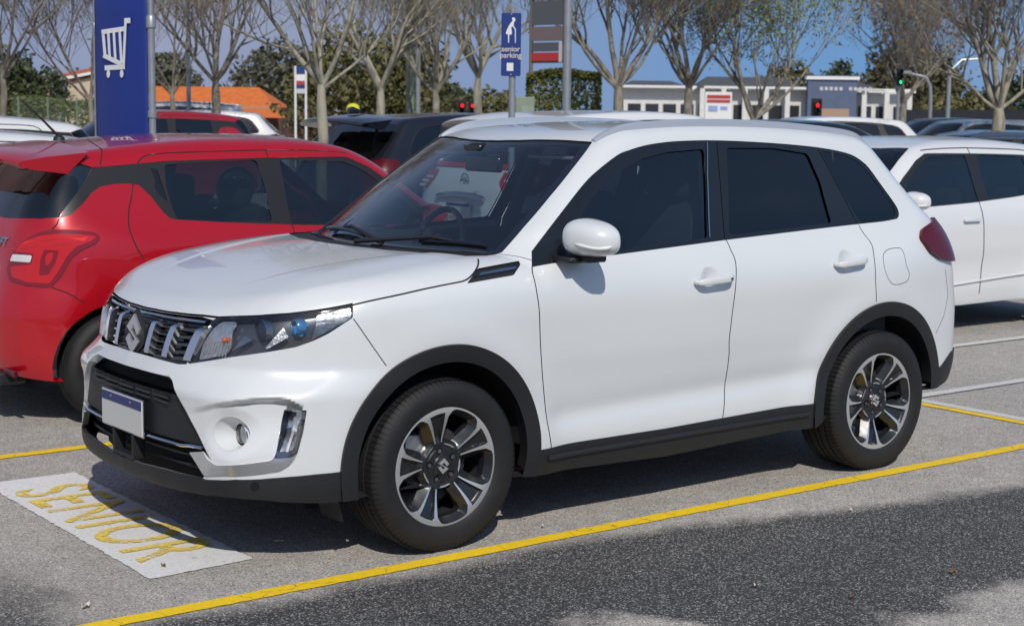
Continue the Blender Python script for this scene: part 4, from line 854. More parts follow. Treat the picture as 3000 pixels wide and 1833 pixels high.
for sd in ('near','far'):
    sg=1 if sd=='near' else -1
    d=P('front_door',[('fdoor',0,0)],[WHITE],side=sd)
    tr=P('window_frame',[('dlo',0,-.004),('gap2',1,-.008),('mould',2,0)],[GLOSSB,GAP,CHROME],d,side=sd)
    P('window',[('panef',0,-.012)],[TINT],d,side=sd,walls=[])
    r=P('rear_door',[('rdoor',0,0)],[WHITE],side=sd)
    P('window',[('paner',0,-.012)],[PRIV],r,side=sd)
    P('quarter_window',[('paneq',0,-.006)],[PRIV],side=sd)
    P('fuel_flap' if sd=='near' else 'quarter_panel_insert',[('fuelf',0,0)],[WHITE],side=sd)
    P('tail_lamp',[('tail',0,.020)],[REDL],side=sd,walls=[(tailp,.020,-.02,0,dict(closed=True))])
    # handles
    for dd,(x0,z0,x1,z1,kh) in ((d,(1.263,.962,1.486,.975,1)),(r,(2.136,.996,2.350,1.012,0))):
        mb=MB(); n=15; V=[];F=[]; xs=np.linspace(x0,x1,n); zs=np.linspace(z0,z1,n); q=S.on_side(xs,zs); Pp,_=K.at(q,0,1)
        for i in range(n):
            u=i/(n-1)*2-1; e=math.sqrt(max(0,1-abs(u)**6)); yb=-.872; out=.014+.020*(1-u**6)
            for j in range(14):
                t=2*math.pi*j/14; c,s_=math.cos(t),math.sin(t); c=math.copysign(abs(c)**.7,c); s_=math.copysign(abs(s_)**.7,s_)
                V.append((xs[i]+(0 if abs(u)<.99 else 0),sg*(yb-out+.009*s_*(.35+.65*e)),zs[i]+.0165*c*(.25+.75*e)*(1+.12*u)))
        for i in range(n-1):
            for j in range(14): F.append((i*14+j,i*14+(j+1)%14,(i+1)*14+(j+1)%14,(i+1)*14+j))
        F+=[tuple(range(14))[::-1],tuple((n-1)*14+j for j in range(14))]
        if sg<0: F=[f[::-1] for f in F]
        F=[f[::-1] for f in F]
        mb.add(V,F,0)
        for xx in (x0+.012,x1-.02): mb.box((xx,sg*(-.872),z0+(z1-z0)*(xx-x0)/(x1-x0)),(.022,.04,.024),bev=.006)
        if kh: mb.lathe([(0,0),(.005,0),(.005,.004)],c=(x1-.038,sg*-.919 if sg>0 else .915,.973),axis='y',n=10,m=1)
        mb.build('door_handle',[WHITE,GLOSSB],dd,smooth=True,angle=50)
    # fender vent
    v=P('fender_vent',[('vent',0,-.006)],[BLACK],side=sd,walls=[(vent,.002,-.008,0,dict(closed=True))])
    vb=np.array(VP['ventbar']); q=S.st(vb); q=np.array([q[0],q[3],q[2],q[1]]); K.patch(rnd(q,.004,3),.006,.010,sg).build('vent_bar',[CHROME],v,smooth=True,angle=30)
    rb_=MB(); vq=S.st(np.array(VP['vent']))
    rb_=K.patch(strip(np.array([S.st(np.array([(.15,-.83,1.043)]))[0],S.st(np.array([(.385,-.79,1.074)]))[0]]),.0015)[0],-.001,.006,sg,rb_)
    rb_.build('vent_rib',[GLOSSB],v)
    # chrome trim and running lamp
    P('chrome_trim',[('chrome',0,.003)],[pbr('bright_trim',(.80,.82,.84),.22,.9)],side=sd,walls=[(chrp,.003,-.02,0,dict(closed=True))])
    dl=P('running_lamp',[('drl',0,-.001),('drlin',0,-.001),('drlg',0,-.001)],[LENS],side=sd)
    P('running_lamp_housing',[('drl',0,-.016),('drlin',1,-.010),('drlg',2,-.006)],[CHROMED,LAMPS,SWHITE],dl,sd)
    P2=K.geo([],sd); K.wall(P2,drl,.0,-.02,0,sd,closed=True); mk('running_lamp_rim',P2[0],P2[1],[GLOSSB],dl,normals=P2[3])
    # fog lamp bowl
    g=K.at(fog,-.001,1)[0]; n=len(g); cc=np.array([-.738,-.628,.498]); V=[];F=[]
    rings=7
    for k in range(rings+1):
        t=k/rings; sc=1-t; 
        for i in range(n):
            inn=cc+np.array([0,.040*math.cos(foga[i])*-1,.040*math.sin(foga[i])])
            p=g[i]*(1-t)+inn*t; p=p+np.array([.010*math.sin(math.pi*t),0,0]); V.append((p[0],p[1]*sg,p[2]))
    for k in range(rings):
        for i in range(n): F.append((k*n+i,k*n+(i+1)%n,(k+1)*n+(i+1)%n,(k+1)*n+i))
    if sg>0: F=[f[::-1] for f in F]
    bw=mk('fog_lamp_bowl',V,[f[::-1] for f in F],[WHITE],suv,smooth=True)
    fl=MB(); cx=cc[0]+.004; cy=sg*cc[1]
    fl.lathe([(.040,-.004),(.043,.0),(.043,.02)],c=(cx,cy,cc[2]),axis='x',n=32,m=0); fl.lathe([(0,-.014),(.015,-.013),(.028,-.009),(.037,-.001),(.039,.004)],c=(cx,cy,cc[2]),axis='x',n=32,m=1); fl.lathe([(0,.012),(.02,.01),(.036,-.0)],c=(cx+.012,cy,cc[2]),axis='x',n=24,m=2)
    fl.build('fog_lamp',[GLOSSB,LENS,LAMPS],bw,smooth=True,angle=60)
    # headlamp
    hl=P('headlamp',[('lamp',0,0)],[LENS],side=sd)
    g2=K.geo([('lamp',0,-.045)],sd); K.wall(g2,lamp,0,-.05,0,sd,closed=True); mk('lamp_housing',g2[0],g2[1],[LAMPD],hl,normals=g2[3])
    mb=MB(); K.patch(rnd(A3('ind'),.015,3),-.020,.006,sg,mb,0); mo_=MB(); K.patch(rnd(A3('outer'),.01,3),-.014,.006,sg,mo_,0); mo_.build('side_reflector',[BRUSH],hl); 
    mo_=MB(); K.patch(rnd(A3('tri'),.004,2),-.010,.014,sg,mo_,0); mo_.build('reflector_wedge',[LAMPS],hl); mo_=MB(); K.patch(rnd(A3('tri2'),.004,2),-.012,.014,sg,mo_,0); mo_.build('reflector_wedge',[CHROMED],hl)
    mo_=MB(); K.patch(stripl(np.vstack([S.st(np.array([(-.80,-.43,.765),(-.77,-.53,.79),(-.70,-.65,.803),(-.62,-.715,.818),(-.55,-.748,.835)]))]),.006)[0],-.008,.01,sg,mo_,0)
    for kk in range(9):
        a0=np.array([-.803+.0065*kk,-.440-.0115*kk,.768]); ln_=S.st(np.array([a0,(a0[0]+.012,a0[1]-.010,a0[2]+.055)])); K.patch(strip(ln_,.004)[0],-.013,.005,sg,mb,0)
    mb.build('lamp_reflector',[LAMPS,CHROMED,BRUSH],hl)
    mb=MB(); b=np.array([-.745,-.535,.832]); mb.lathe([(0,-.018),(.007,-.015),(.010,-.007),(.010,.01)],c=(b[0],sg*b[1],b[2]),axis='x',n=14); mb.build('indicator_bulb',[ORANGE],hl,smooth=True,angle=60)
    mb=MB(); b=np.array([-.655,-.635,.872]); mb.lathe([(0,-.016),(.022,-.012),(.038,.0)],c=(b[0],sg*b[1],b[2]),axis='x',n=24,m=0); mb.lathe([(.038,-.004),(.044,-.004),(.046,.02)],c=(b[0],sg*b[1],b[2]),axis='x',n=24,m=1); mb.build('low_beam',[GLOSSB,CHROMED],hl,smooth=True,angle=50)
    mb=MB(); b=np.array([-.552,-.715,.886]); mb.lathe([(0,-.004),(.016,-.002),(.020,.0)],c=(b[0],sg*b[1],b[2]),axis='x',n=20,m=2); mb.lathe([(.020,-.012),(.026,-.016),(.031,-.010),(.031,.02)],c=(b[0],sg*b[1],b[2]),axis='x',n=20,m=0)
    bpp=A3('bluep'); K.patch(rnd(bpp.mean(0)+(bpp-bpp.mean(0))*.72,.006,3),-.020,.004,sg,mb,0); mb.build('projector_ring',[BLUEL,CHROME,LAMPS],hl,smooth=True,angle=40)
P('windscreen',[('screen',0,-.005)],[SCRN])
P('cowl_panel',[('cowl',0,-.006)],[BLACK],walls=[(cw[:-1],.0,-.03,0,{})])
P('rear_window',[('rwin',0,-.004)],[PRIV])
# frit band round the screen
fb=[]
sc_o=dens(scr[1:-1],.03,False)
frit=K.geo([],'both'); 
cen=np.array([S.A+.45-S.x0,1.2])
def fr(poly,w):
    q=dens(poly,.03,False); inn=q.copy(); d=np.gradient(q,axis=0); nrm=np.stack([-d[:,1],d[:,0]],-1); nrm/=np.linalg.norm(nrm,axis=1)[:,None]+1e-9
    sgn=np.sign(((cen-q)*nrm).sum(1)); return q,q+nrm*sgn[:,None]*np.array([w,w/.9])
def strip_mesh(name,q,inn,off,mat,parent):
    V=[];F=[]
    for sg in(1,-1):
        a,_=K.at(q,off,sg); b,_=K.at(inn,off,sg); k=len(V); V+=a.tolist()+b.tolist(); n=len(a)
        F+=[(k+i,k+i+1,k+n+i+1,k+n+i) for i in range(n-1)]
    return mk(name,V,F,mat,parent,smooth=True)
FR=pbr('glass_border_black',(.012,.012,.016),.3)
q,i_=fr(np.vstack([sb_[::-1][1:],sidea,st_t[:-1]]),.032); ws=[o for o in suv.children if o.name.startswith('windscreen')][0]
strip_mesh('screen_border',q,i_,-.008,FR,ws)
# grille
gr=MB(); V,F,M,NN=K.geo([('grille',0,-.045)],'both'); gp=mk('grille',V,F,[GLOSSB],suv,normals=NN)
g=K.geo([],'both'); K.wall(g,grille[1:-1],.0,-.05,0,'both'); mk('grille_surround',g[0],g[1],[GLOSSB],gp,normals=g[3])
def fz(y0,y1,zc0,zc1,dz,n=10):
    ys=np.linspace(y0,y1,n); zs=np.interp(ys,[y0,y1],[zc0,zc1]); a=S.on_front(ys,zs+dz/2); b=S.on_front(ys,zs-dz/2); return np.vstack([a,b[::-1]])
for sg in(1,-1):
    mb=MB()
    for zz,ye in ((.858,.425),(.829,.425),(.800,.415),(.771,.405),(.748,.395)): K.patch(fz(.0,ye,zz,zz+.002,.0165),-.014,.022,sg,mb,0,.04)
    mb.build('grille_bars',[DGREY],gp)
    mb=MB(); K.patch(fz(.0,.425,.8855,.889,.008,14),-.004,.006,sg,mb,0,.04); mb.build('grille_top_trim',[CHROME],gp)
    for yt,yb in ((.440,.392),(.292,.265),(.150,.138)):
        mb=MB(); V=[];F=[]; n=16; w=.0165 if yt<.4 else .019
        for i in range(n+1):
            t=i/n; z=.744+t*.136; y=yb+(yt-yb)*t; q=S.on_front([y-w,y-w,y+w,y+w],[z]*4); pp,nn=K.at(q,0,1)
            o=.010-.024*sst(t,.80,1.0)-.004*(1-sst(t,0,.06)); dd=[o-.03,o,o,o-.03]
            pp=pp+nn*np.array(dd)[:,None]; V+=[(p[0],p[1]*sg,p[2]) for p in pp]
        for i in range(n):
            for j in range(3): F.append((i*4+j,i*4+j+1,i*4+5+j,i*4+4+j))
        F.append((0,3,2,1)); F.append((n*4,n*4+1,n*4+2,n*4+3))
        if sg<0: F=[f[::-1] for f in F]
        mk('grille_slat',V,F,[pbr('slat_chrome',(.74,.76,.79),.18,1)],gp,smooth=False)
em=MB(); ex=K.at(S.on_front([0],[.803]),0)[0][0][0]
dia=[(0,.098),(.088,.030),(.088,-.030),(0,-.098),(-.088,-.030),(-.088,.030)]
em.prism(dia,(ex+.012,0,.800),(0,-1,0),(.10,0,1),(-1,0,0),.012,m=1)
em.prism([(x*.076,y*.078) for x,y in logo_polys(1)[0]],(ex+.002,0,.800),(0,-1,0),(.10,0,1),(-1,0,0),.010,m=0)
em.build('emblem',[pbr('emblem_silver',(.72,.74,.77),.28,.85),BLACK],gp)
# lower intake
def px(y,z): return K.at(S.on_front([abs(y)],[z]),0)[0][0][0]
it=MB()
def sheet(mb,rows,off,m=0,th=0):
    """rows: list of (z, ymax) -> a panel behind the bumper skin"""
    n=13; V=[];F=[]
    for z,ym in rows:
        ys=np.linspace(-ym,ym,n); q=S.on_front(abs(ys),np.full(n,z)); pp=S.raw(q[:,0],q[:,1]); V+=[(pp[i][0]+off,ys[i],z) for i in range(n)]
    for i in range(len(rows)-1):
        for j in range(n-1): F.append((i*n+j,i*n+j+1,(i+1)*n+j+1,(i+1)*n+j))
    mb.add(V,F,m)
sheet(it,[(.27,.68),(.415,.68),(.445,.53),(.60,.48),(.70,.45)],.105,1)
sheet(it,[(.452,.53),(.50,.50),(.56,.46),(.612,.42),(.62,.41)],.020,0)
sheet(it,[(.62,.41),(.628,.40),(.69,.36)],.06,1)
ink=it.build('intake_panel',[BLACK,WELL],suv,smooth=True,angle=30)
mb=MB()
for k in range(5):
    for zz in (.612,.594):
        yc=-.28+k*.14; w=.060
        x0=px(yc,zz); d=(px(yc+w,zz)-px(yc-w,zz))/(2*w); V=[(x0-d*w+.0185,yc-w,zz-.006),(x0+d*w+.0185,yc+w,zz-.006),(x0+d*w+.0185,yc+w,zz+.006),(x0-d*w+.0185,yc-w,zz+.006)]
        mb.add(V,[(0,1,2,3)],0)
        mb.box((x0+.016,yc,zz-.009),(.008,2*w,.005),m=1)
mb.build('intake_slots',[WELL,DGREY],ink)
mb=MB()
for zz,ym,m in ((.395,.50,0),(.36,.54,0)):
    pts=[(px(y,zz)+.055,y,zz) for y in np.linspace(-ym,ym,15)]; mb.tube(pts,.013,6,0,flat=.55)
mb.box((px(0,.385)+.02,0,.435),(.05,.19,.014),bev=.003); mb.box((px(0,.385)+.02,0,.335),(.05,.19,.014),bev=.003)
for s_ in(-1,1): mb.box((px(0,.385)+.02,s_*.088,.385),(.05,.014,.10),bev=.003)
mb.build('lower_grille_bars',[BLACK],ink)
mb=MB(); pts=[(px(y,.443)+.006,y,.441+.006*(abs(y)>.46)) for y in np.concatenate([[-.54],np.linspace(-.48,.48,21),[.54]])]; mb.tube(pts,.0085,6,0,flat=.8); mb.build('chrome_strip',[CHROME],ink,smooth=True,angle=50)
# number plate
mb=MB(); xp=px(.18,.5)-.012
mb.box((xp+.006,0,.500),(.006,.384,.146),m=1,bev=.002); mb.box((xp+.001,0,.500),(.004,.372,.134),m=0,bev=.001); mb.box((xp-.0018,0,.549),(.002,.366,.034),m=2)
for yy in(-.09,.09): mb.lathe([(0,-.003),(.006,-.003),(.006,.0)],c=(xp-.003,yy,.552),axis='x',n=10,m=3)
mb.build('number_plate',[PLATEW,CHROME,PLATEB,SILVER],suv)
# parking sensors
for sg in (1,-1):
    q=S.st(np.array([(-.738,-.73,.329)])); a=np.radians(np.arange(0,360,20)); qq=q+np.stack([.013*np.cos(a),.0145*np.sin(a)],-1); K.patch(qq,.010,.01,sg).build('parking_sensor',[GLOSSB],suv)
# mirrors
def mirror(sg,parent,kk=1.0,c=(.615,-.985,1.180),mat=None):
    mat=mat or WHITE
    V=[];F=[];n=36;m=22
    for i in range(m+1):
        ph=math.pi*i/m
        for j in range(n):
            t=2*math.pi*j/n
            cx,cy,cz=math.cos(t)*math.sin(ph),math.cos(ph),math.sin(t)*math.sin(ph)
            f=lambda v,e: math.copysign(abs(v)**e,v)
            y=f(cy,.72)*.108*kk; x=f(cx,.85)*(.118 if cx<0 else .062)*kk; z=f(cz,.74)*(.086 if cz>0 else .078)*(.5+.5*kk)
            u=(y/.108+1)/2   # 1 near the body
            z*=(.74+.26*u); x*=(.72+.28*u); x+= .028*(1-u); z-=.010*(1-u)
            V.append((c[0]+x,sg*(c[1]+y),c[2]+z))
    for i in range(m):
        for j in range(n): F.append((i*n+j,i*n+(j+1)%n,(i+1)*n+(j+1)%n,(i+1)*n+j))
    if sg<0: F=[f[::-1] for f in F]
    mo=mk('wing_mirror',V,F,[mat],parent,smooth=True)
    mb=MB(); pts=[]
    for q_ in np.linspace(0,1,12):
        ph=math.pi*(.50+.40*q_); t=math.pi*(1.04+.16*q_); ff=lambda v,e: math.copysign(abs(v)**e,v)
        cx,cy,cz=math.cos(t)*math.sin(ph),math.cos(ph),math.sin(t)*math.sin(ph)
        y=ff(cy,.72)*.108*kk; x=ff(cx,.85)*.118*kk; z=ff(cz,.74)*.078*(.5+.5*kk); u=(y/.108+1)/2
        z*=(.74+.26*u); x*=(.72+.28*u); x+=.028*(1-u); z-=.010*(1-u); pts.append((c[0]+x*1.01,sg*(c[1]+y*1.01),c[2]+z))
    mb.tube(pts,[.002]+[.0065]*10+[.002],8,0); mb.build('mirror_indicator',[pbr('indicator_clear',(.75,.75,.72),.1,0,1)],mo,smooth=True)
    mb=MB(); mb.box((c[0]-.02,sg*-.865,1.092),(.14,.13,.022),bev=.008); mb.box((c[0]+.01,sg*-.93,1.098),(.10,.09,.028),bev=.01); mb.build('mirror_arm',[BLACK],mo,smooth=True,angle=40)
    return mo
for o in [o for o in suv.children if o.name.startswith('front_door')]:
    sg=1 if o.data.vertices[0].co.y<0 else -1; mirror(sg,o,1.04,(.632,-.958,1.180)) if sg>0 else mirror(sg,o,.45,(.80,-.93,1.045))
# roof rails
for sg in(1,-1):
    V=[];F=[]; xs_=np.concatenate([np.linspace(.955,1.25,10),np.linspace(1.32,2.45,16),np.linspace(2.52,2.74,8)])
    for x in xs_:
        yc=-.562+.030*((x-1.3)/1.5)**2; q=S.on_top([x],[yc-.016]); za=S.raw(q[:,0],q[:,1])[0][2]; q=S.on_top([x],[yc+.018]); zc=S.raw(q[:,0],q[:,1])[0][2]
        hh=.024*min(1,(x-.95)/.22,(2.745-x)/.2)**.6+.002; z=max(za,zc)+hh
        for dy,zz in ((-.017,za-.006),(-.017,z-.008),(-.010,z-.001),(.006,z),(.014,z-.008),(.016,zc-.006)): V.append((x,sg*(yc+dy),zz))
    n=len(V)//6
    for i in range(n-1):
        for j in range(5): F.append((i*6+j,i*6+j+1,i*6+7+j,i*6+6+j))
    F.append(tuple(range(6))); F.append(tuple((n-1)*6+j for j in range(6))[::-1])
    if sg<0: F=[f[::-1] for f in F]
    F=[f[::-1] for f in F]
    mk('roof_rail',V,F,[pbr('rail_silver',(.50,.54,.60),.36,.45,.4)],suv,smooth=True,angle=40)
# wipers
def onscr(x,y,o):
    q=S.on_top([x],[abs(y)]); p,nn=K.at(q,o,1 if y<0 else -1); return Vector(p[0])
for nm,a,b,piv in (('wiper',(.345,-.655),(.215,-.37),(.10,-.10)),('wiper',(.165,-.04),(.225,.36),(.155,-.22))):
    mb=MB(); pts=[onscr(a[0]+(b[0]-a[0])*t,a[1]+(b[1]-a[1])*t,.022) for t in np.linspace(0,1,9)]; mb.tube(pts,[.006]+[.0105]*7+[.006],6,0)
    pts=[onscr(a[0]+(b[0]-a[0])*t,a[1]+(b[1]-a[1])*t,.008) for t in np.linspace(.02,.98,9)]; mb.tube(pts,.004,4,1)
    w=mb.build(nm,[GLOSSB,RUBBER],suv,smooth=True,angle=50)
    mid=onscr(a[0]+(b[0]-a[0])*.5,a[1]+(b[1]-a[1])*.5,.030); pv=onscr(piv[0]-.03,piv[1],.012); mb=MB(); mb.tube([mid,mid.lerp(pv,.2)+Vector((0,0,.016)),mid.lerp(pv,.6)+Vector((0,0,.008)),pv],[.006,.008,.009,.012],6,0); mb.build('wiper_arm',[BLACK],w,smooth=True,angle=50)
# wheels
def wheels(root,ax,ay,R,W,rr,mats=WM,logo=True,tread=True):
    first=None
    for x in ax:
        for sg in(1,-1):
            if first is None: w=make_wheel('wheel',R,W,rr,mats,root,logo=logo,tread=tread,lug=tread); first=w
            else:
                w=first.copy(); COL.objects.link(w); w.parent=root; r=first.children[0].copy(); COL.objects.link(r); r.parent=w
            w.location=(x,sg*ay,R-.004); w.rotation_euler=(0,math.radians(7) if x<1 else math.radians(-9),0) if sg>0 else (0,0,math.pi)
wheels(suv,(0,2.5),-.759,.334,.235,.232)
# wheel wells, underbody
mb=MB()
for c in ARC:
    for sg in(1,-1):
        V=[];F=[];n=28
        for i in range(n+1):
            a=math.radians(2+176*i/n); 
            for y in(-.845,-.50): V.append((c[0]+.40*math.cos(a),sg*y,c[1]+.40*math.sin(a)))
        for i in range(n): F.append((2*i,2*i+1,2*i+3,2*i+2))
        mb.add(V,F,0)
        mb.box((c[0],sg*-.50,.5),(.82,.02,.70))
mb.box((1.25,0,.30),(1.62,1.56,.10)); mb.box((-.55,0,.36),(.42,1.30,.12)); mb.box((2.98,0,.42),(.20,1.40,.12)); mb.box((1.25,0,.33),(3.6,.98,.12))
mb.build('underbody',[WELL],suv)
mb=MB()
for x in(0,2.5):
    for sg in(1,-1): mb=MB(); mb.lathe([(0,-.02),(.06,-.02),(.06,.0),(.14,.0),(.14,.02)],c=(x,sg*-.79,.33),axis='y',n=28); mb.box((x-.10,sg*-.775,.40),(.09,.05,.12),m=1,bev=.01); mb.build('brake_disc',[BARREL,SILVER],suv,smooth=True,angle=40)
mb=MB(); mb.add([(-.44,-.80,.27),(-.43,-.62,.27),(-.40,-.62,.15),(-.41,-.80,.16),(-.44,-.80,.15)],[(0,1,2,3)],0); mb.build('mud_flap',[BLACK],suv)
# cabin
mb=MB()
mb.box((.60,0,.97),(.50,1.36,.16),bev=.05); mb.box((.40,0,1.02),(.36,1.22,.06),bev=.02)
mb.box((1.62,-.765,.84),(2.0,.04,.50)); mb.box((1.62,.765,.84),(2.0,.04,.50)); mb.box((1.5,0,.42),(2.6,1.46,.08)); mb.box((2.75,0,.80),(.2,1.3,.6))
cab=mb.build('dashboard',[INTER],suv,smooth=True,angle=40)
mb=MB()
for x in(1.20,2.12):
    for y in(-.36,.36):
        mb.box((x,y,.62),(.50,.50,.20),bev=.06)
        V0=len(mb.V); mb.box((x+.30,y,.98),(.15,.48,.62),bev=.06)
        for i in range(V0,len(mb.V)): v=mb.V[i]; mb.V[i]=(v[0]+(v[2]-.7)*.25,v[1]*1.0,v[2])
        V0=len(mb.V); mb.box((x+.40,y,1.36),(.10,.26,.16),bev=.045)
mb.build('seats',[FABRIC],suv,smooth=True,angle=50)
mb=MB(); ring_=[(.80+.06*math.sin(a),.36+.185*math.cos(a),1.04+.175*math.sin(a)) for a in np.linspace(0,2*math.pi,33)[:-1]]; mb.tube(ring_,.016,8,closed=True); mb.lathe([(0,-.03),(.06,-.02),(.07,.02)],c=(.79,.36,1.03),axis='x',n=16)
mb.box((.79,.36,1.03),(.02,.35,.05)); mb.tube([(.79,.36,1.03),(.55,.36,.95)],.03,8); mb.build('steering_wheel',[GLOSSB],suv,smooth=True,angle=40)
mb=MB(); mb.box((.80,.0,1.44),(.035,.25,.075),bev=.012); mb.tube([(.80,0,1.46),(.79,0,1.53)],.012,6); mb.box((.77,0,1.505),(.09,.12,.05),bev=.01); mb.build('interior_mirror',[GLOSSB],suv,smooth=True,angle=40)
mb=MB(); V,F,M,NN=K.geo([('base',0,-.035)],'both'); Pn=np.array(V); keep=[f for f in F if Pn[f].mean(0)[2]>1.44]; used=sorted({i for f in keep for i in f}); mp_={a:b for b,a in enumerate(used)}
mk('headlining',[V[i] for i in used],[[mp_[i] for i in f][::-1] for f in keep],[HEADL],suv)
for sg in(1,-1):
    mb=MB(); 
    mb.box((.99,sg*.36,1.475),(.16,.38,.014),bev=.004); mb.build('sun_visor',[HEADL],suv)
    for x in(1.40+.08,2.28): 
        mb=MB(); mb.tube([(x+.02,sg*.735,1.10),(x+.06,sg*.66,1.32),(x+.10,sg*.59,1.52)],.035,6); mb.build('inner_pillar',[INTER],suv)
# ================= the other cars =================
def scaled(sp,sx,sy,sz,**kw):
    d=dict(sp)
    for k in('x0','x1','xc','xf','xr','sx0'): d[k]=sp[k]*sx
    for k in('z0','zbelt','wz','sz0'): d[k]=sp[k]*sz
    d['wx']=tuple(a*sx for a in sp['wx']); d['sm']=sp['sm']*sz/sx
    for k in('hood','roof'): d[k]=([a*sx for a in sp[k][0]],[a*sz for a in sp[k][1]])
    d['side']=([a*sz for a in sp['side'][0]],[a*sy for a in sp['side'][1]])
    for k in('planf','planr'): d[k]=([a*sy for a in sp[k][0]],list(sp[k][1]))
    for k in('frontz','rearz'): d[k]=([a*sz for a in sp[k][0]],list(sp[k][1]))
    d['bulge']=[(a*sx,b*sz,c*sx,e*sz,f) for a,b,c,e,f in sp['bulge']]; d['dents']=None; d.update(kw); return d
TRIM=pbr('car_trim_black',(.018,.018,.02),.4)
DGLASS=glassm('dark_car_glass',(.05,.065,.085),.02,.05); MGLASS=glassm('light_car_glass',(.30,.36,.38),.02,.05)
REDB=pbr('lamp_red_bright',(.48,.008,.010),.12,0,.8); REDL2=pbr('lamp_red_rim',(.20,.004,.010),.14,0,.8); LW=pbr('lamp_white',(.62,.62,.62),.15,0,.8)
PROTO={}
def pcar(name,label,base,sc,paint,loc,rz,group=None,glass=None,cat='car',rails=None):
    """a car of the far bays: the first of its shape is built, the others are copied from it part by part"""
    if base not in PROTO:
        PROTO[base]=gcar(name,label,base,(1,1,1),paint,loc,rz,group,glass or DGLASS,cat)[0]; root=PROTO[base]; PROTO[base+'k']=list(root.children); PROTO[base+'p']=paint; PROTO[base+'g']=glass or DGLASS
    else:
        root=PROTO[base].copy(); COL.objects.link(root)
        for ch in PROTO[base+'k']: copy_tree(ch,root)
        root.name=name; root['label']=label; root['category']=cat; root.location=loc; root.rotation_euler=(0,0,rz)
    root.scale=sc
    def rec(o):
        for ch in o.children:
            for s_ in ch.material_slots:
                for old,new in ((PROTO[base+'p'],paint),(PROTO[base+'g'],glass or DGLASS)):
                    if s_.material is old and old is not new: s_.link='OBJECT'; s_.material=new; break
            rec(ch)
    rec(root)
    if rails:
        for sg in(1,-1):
            mb=MB(); mb.tube([(x,sg*.575,float(spl(x,*VIT['roof']))+.005) for x in np.linspace(.95,2.75,14)],.022,6); mb.build('roof_rail',[rails],root,smooth=True)
    return root,Shell(scaled(VIT if base=='V' else SWF,*sc))
def addp(mb_,name,mats,root,**k):
    o=mb_.build(name,mats,root,**k); o.scale=[1/a for a in root.scale]; return o
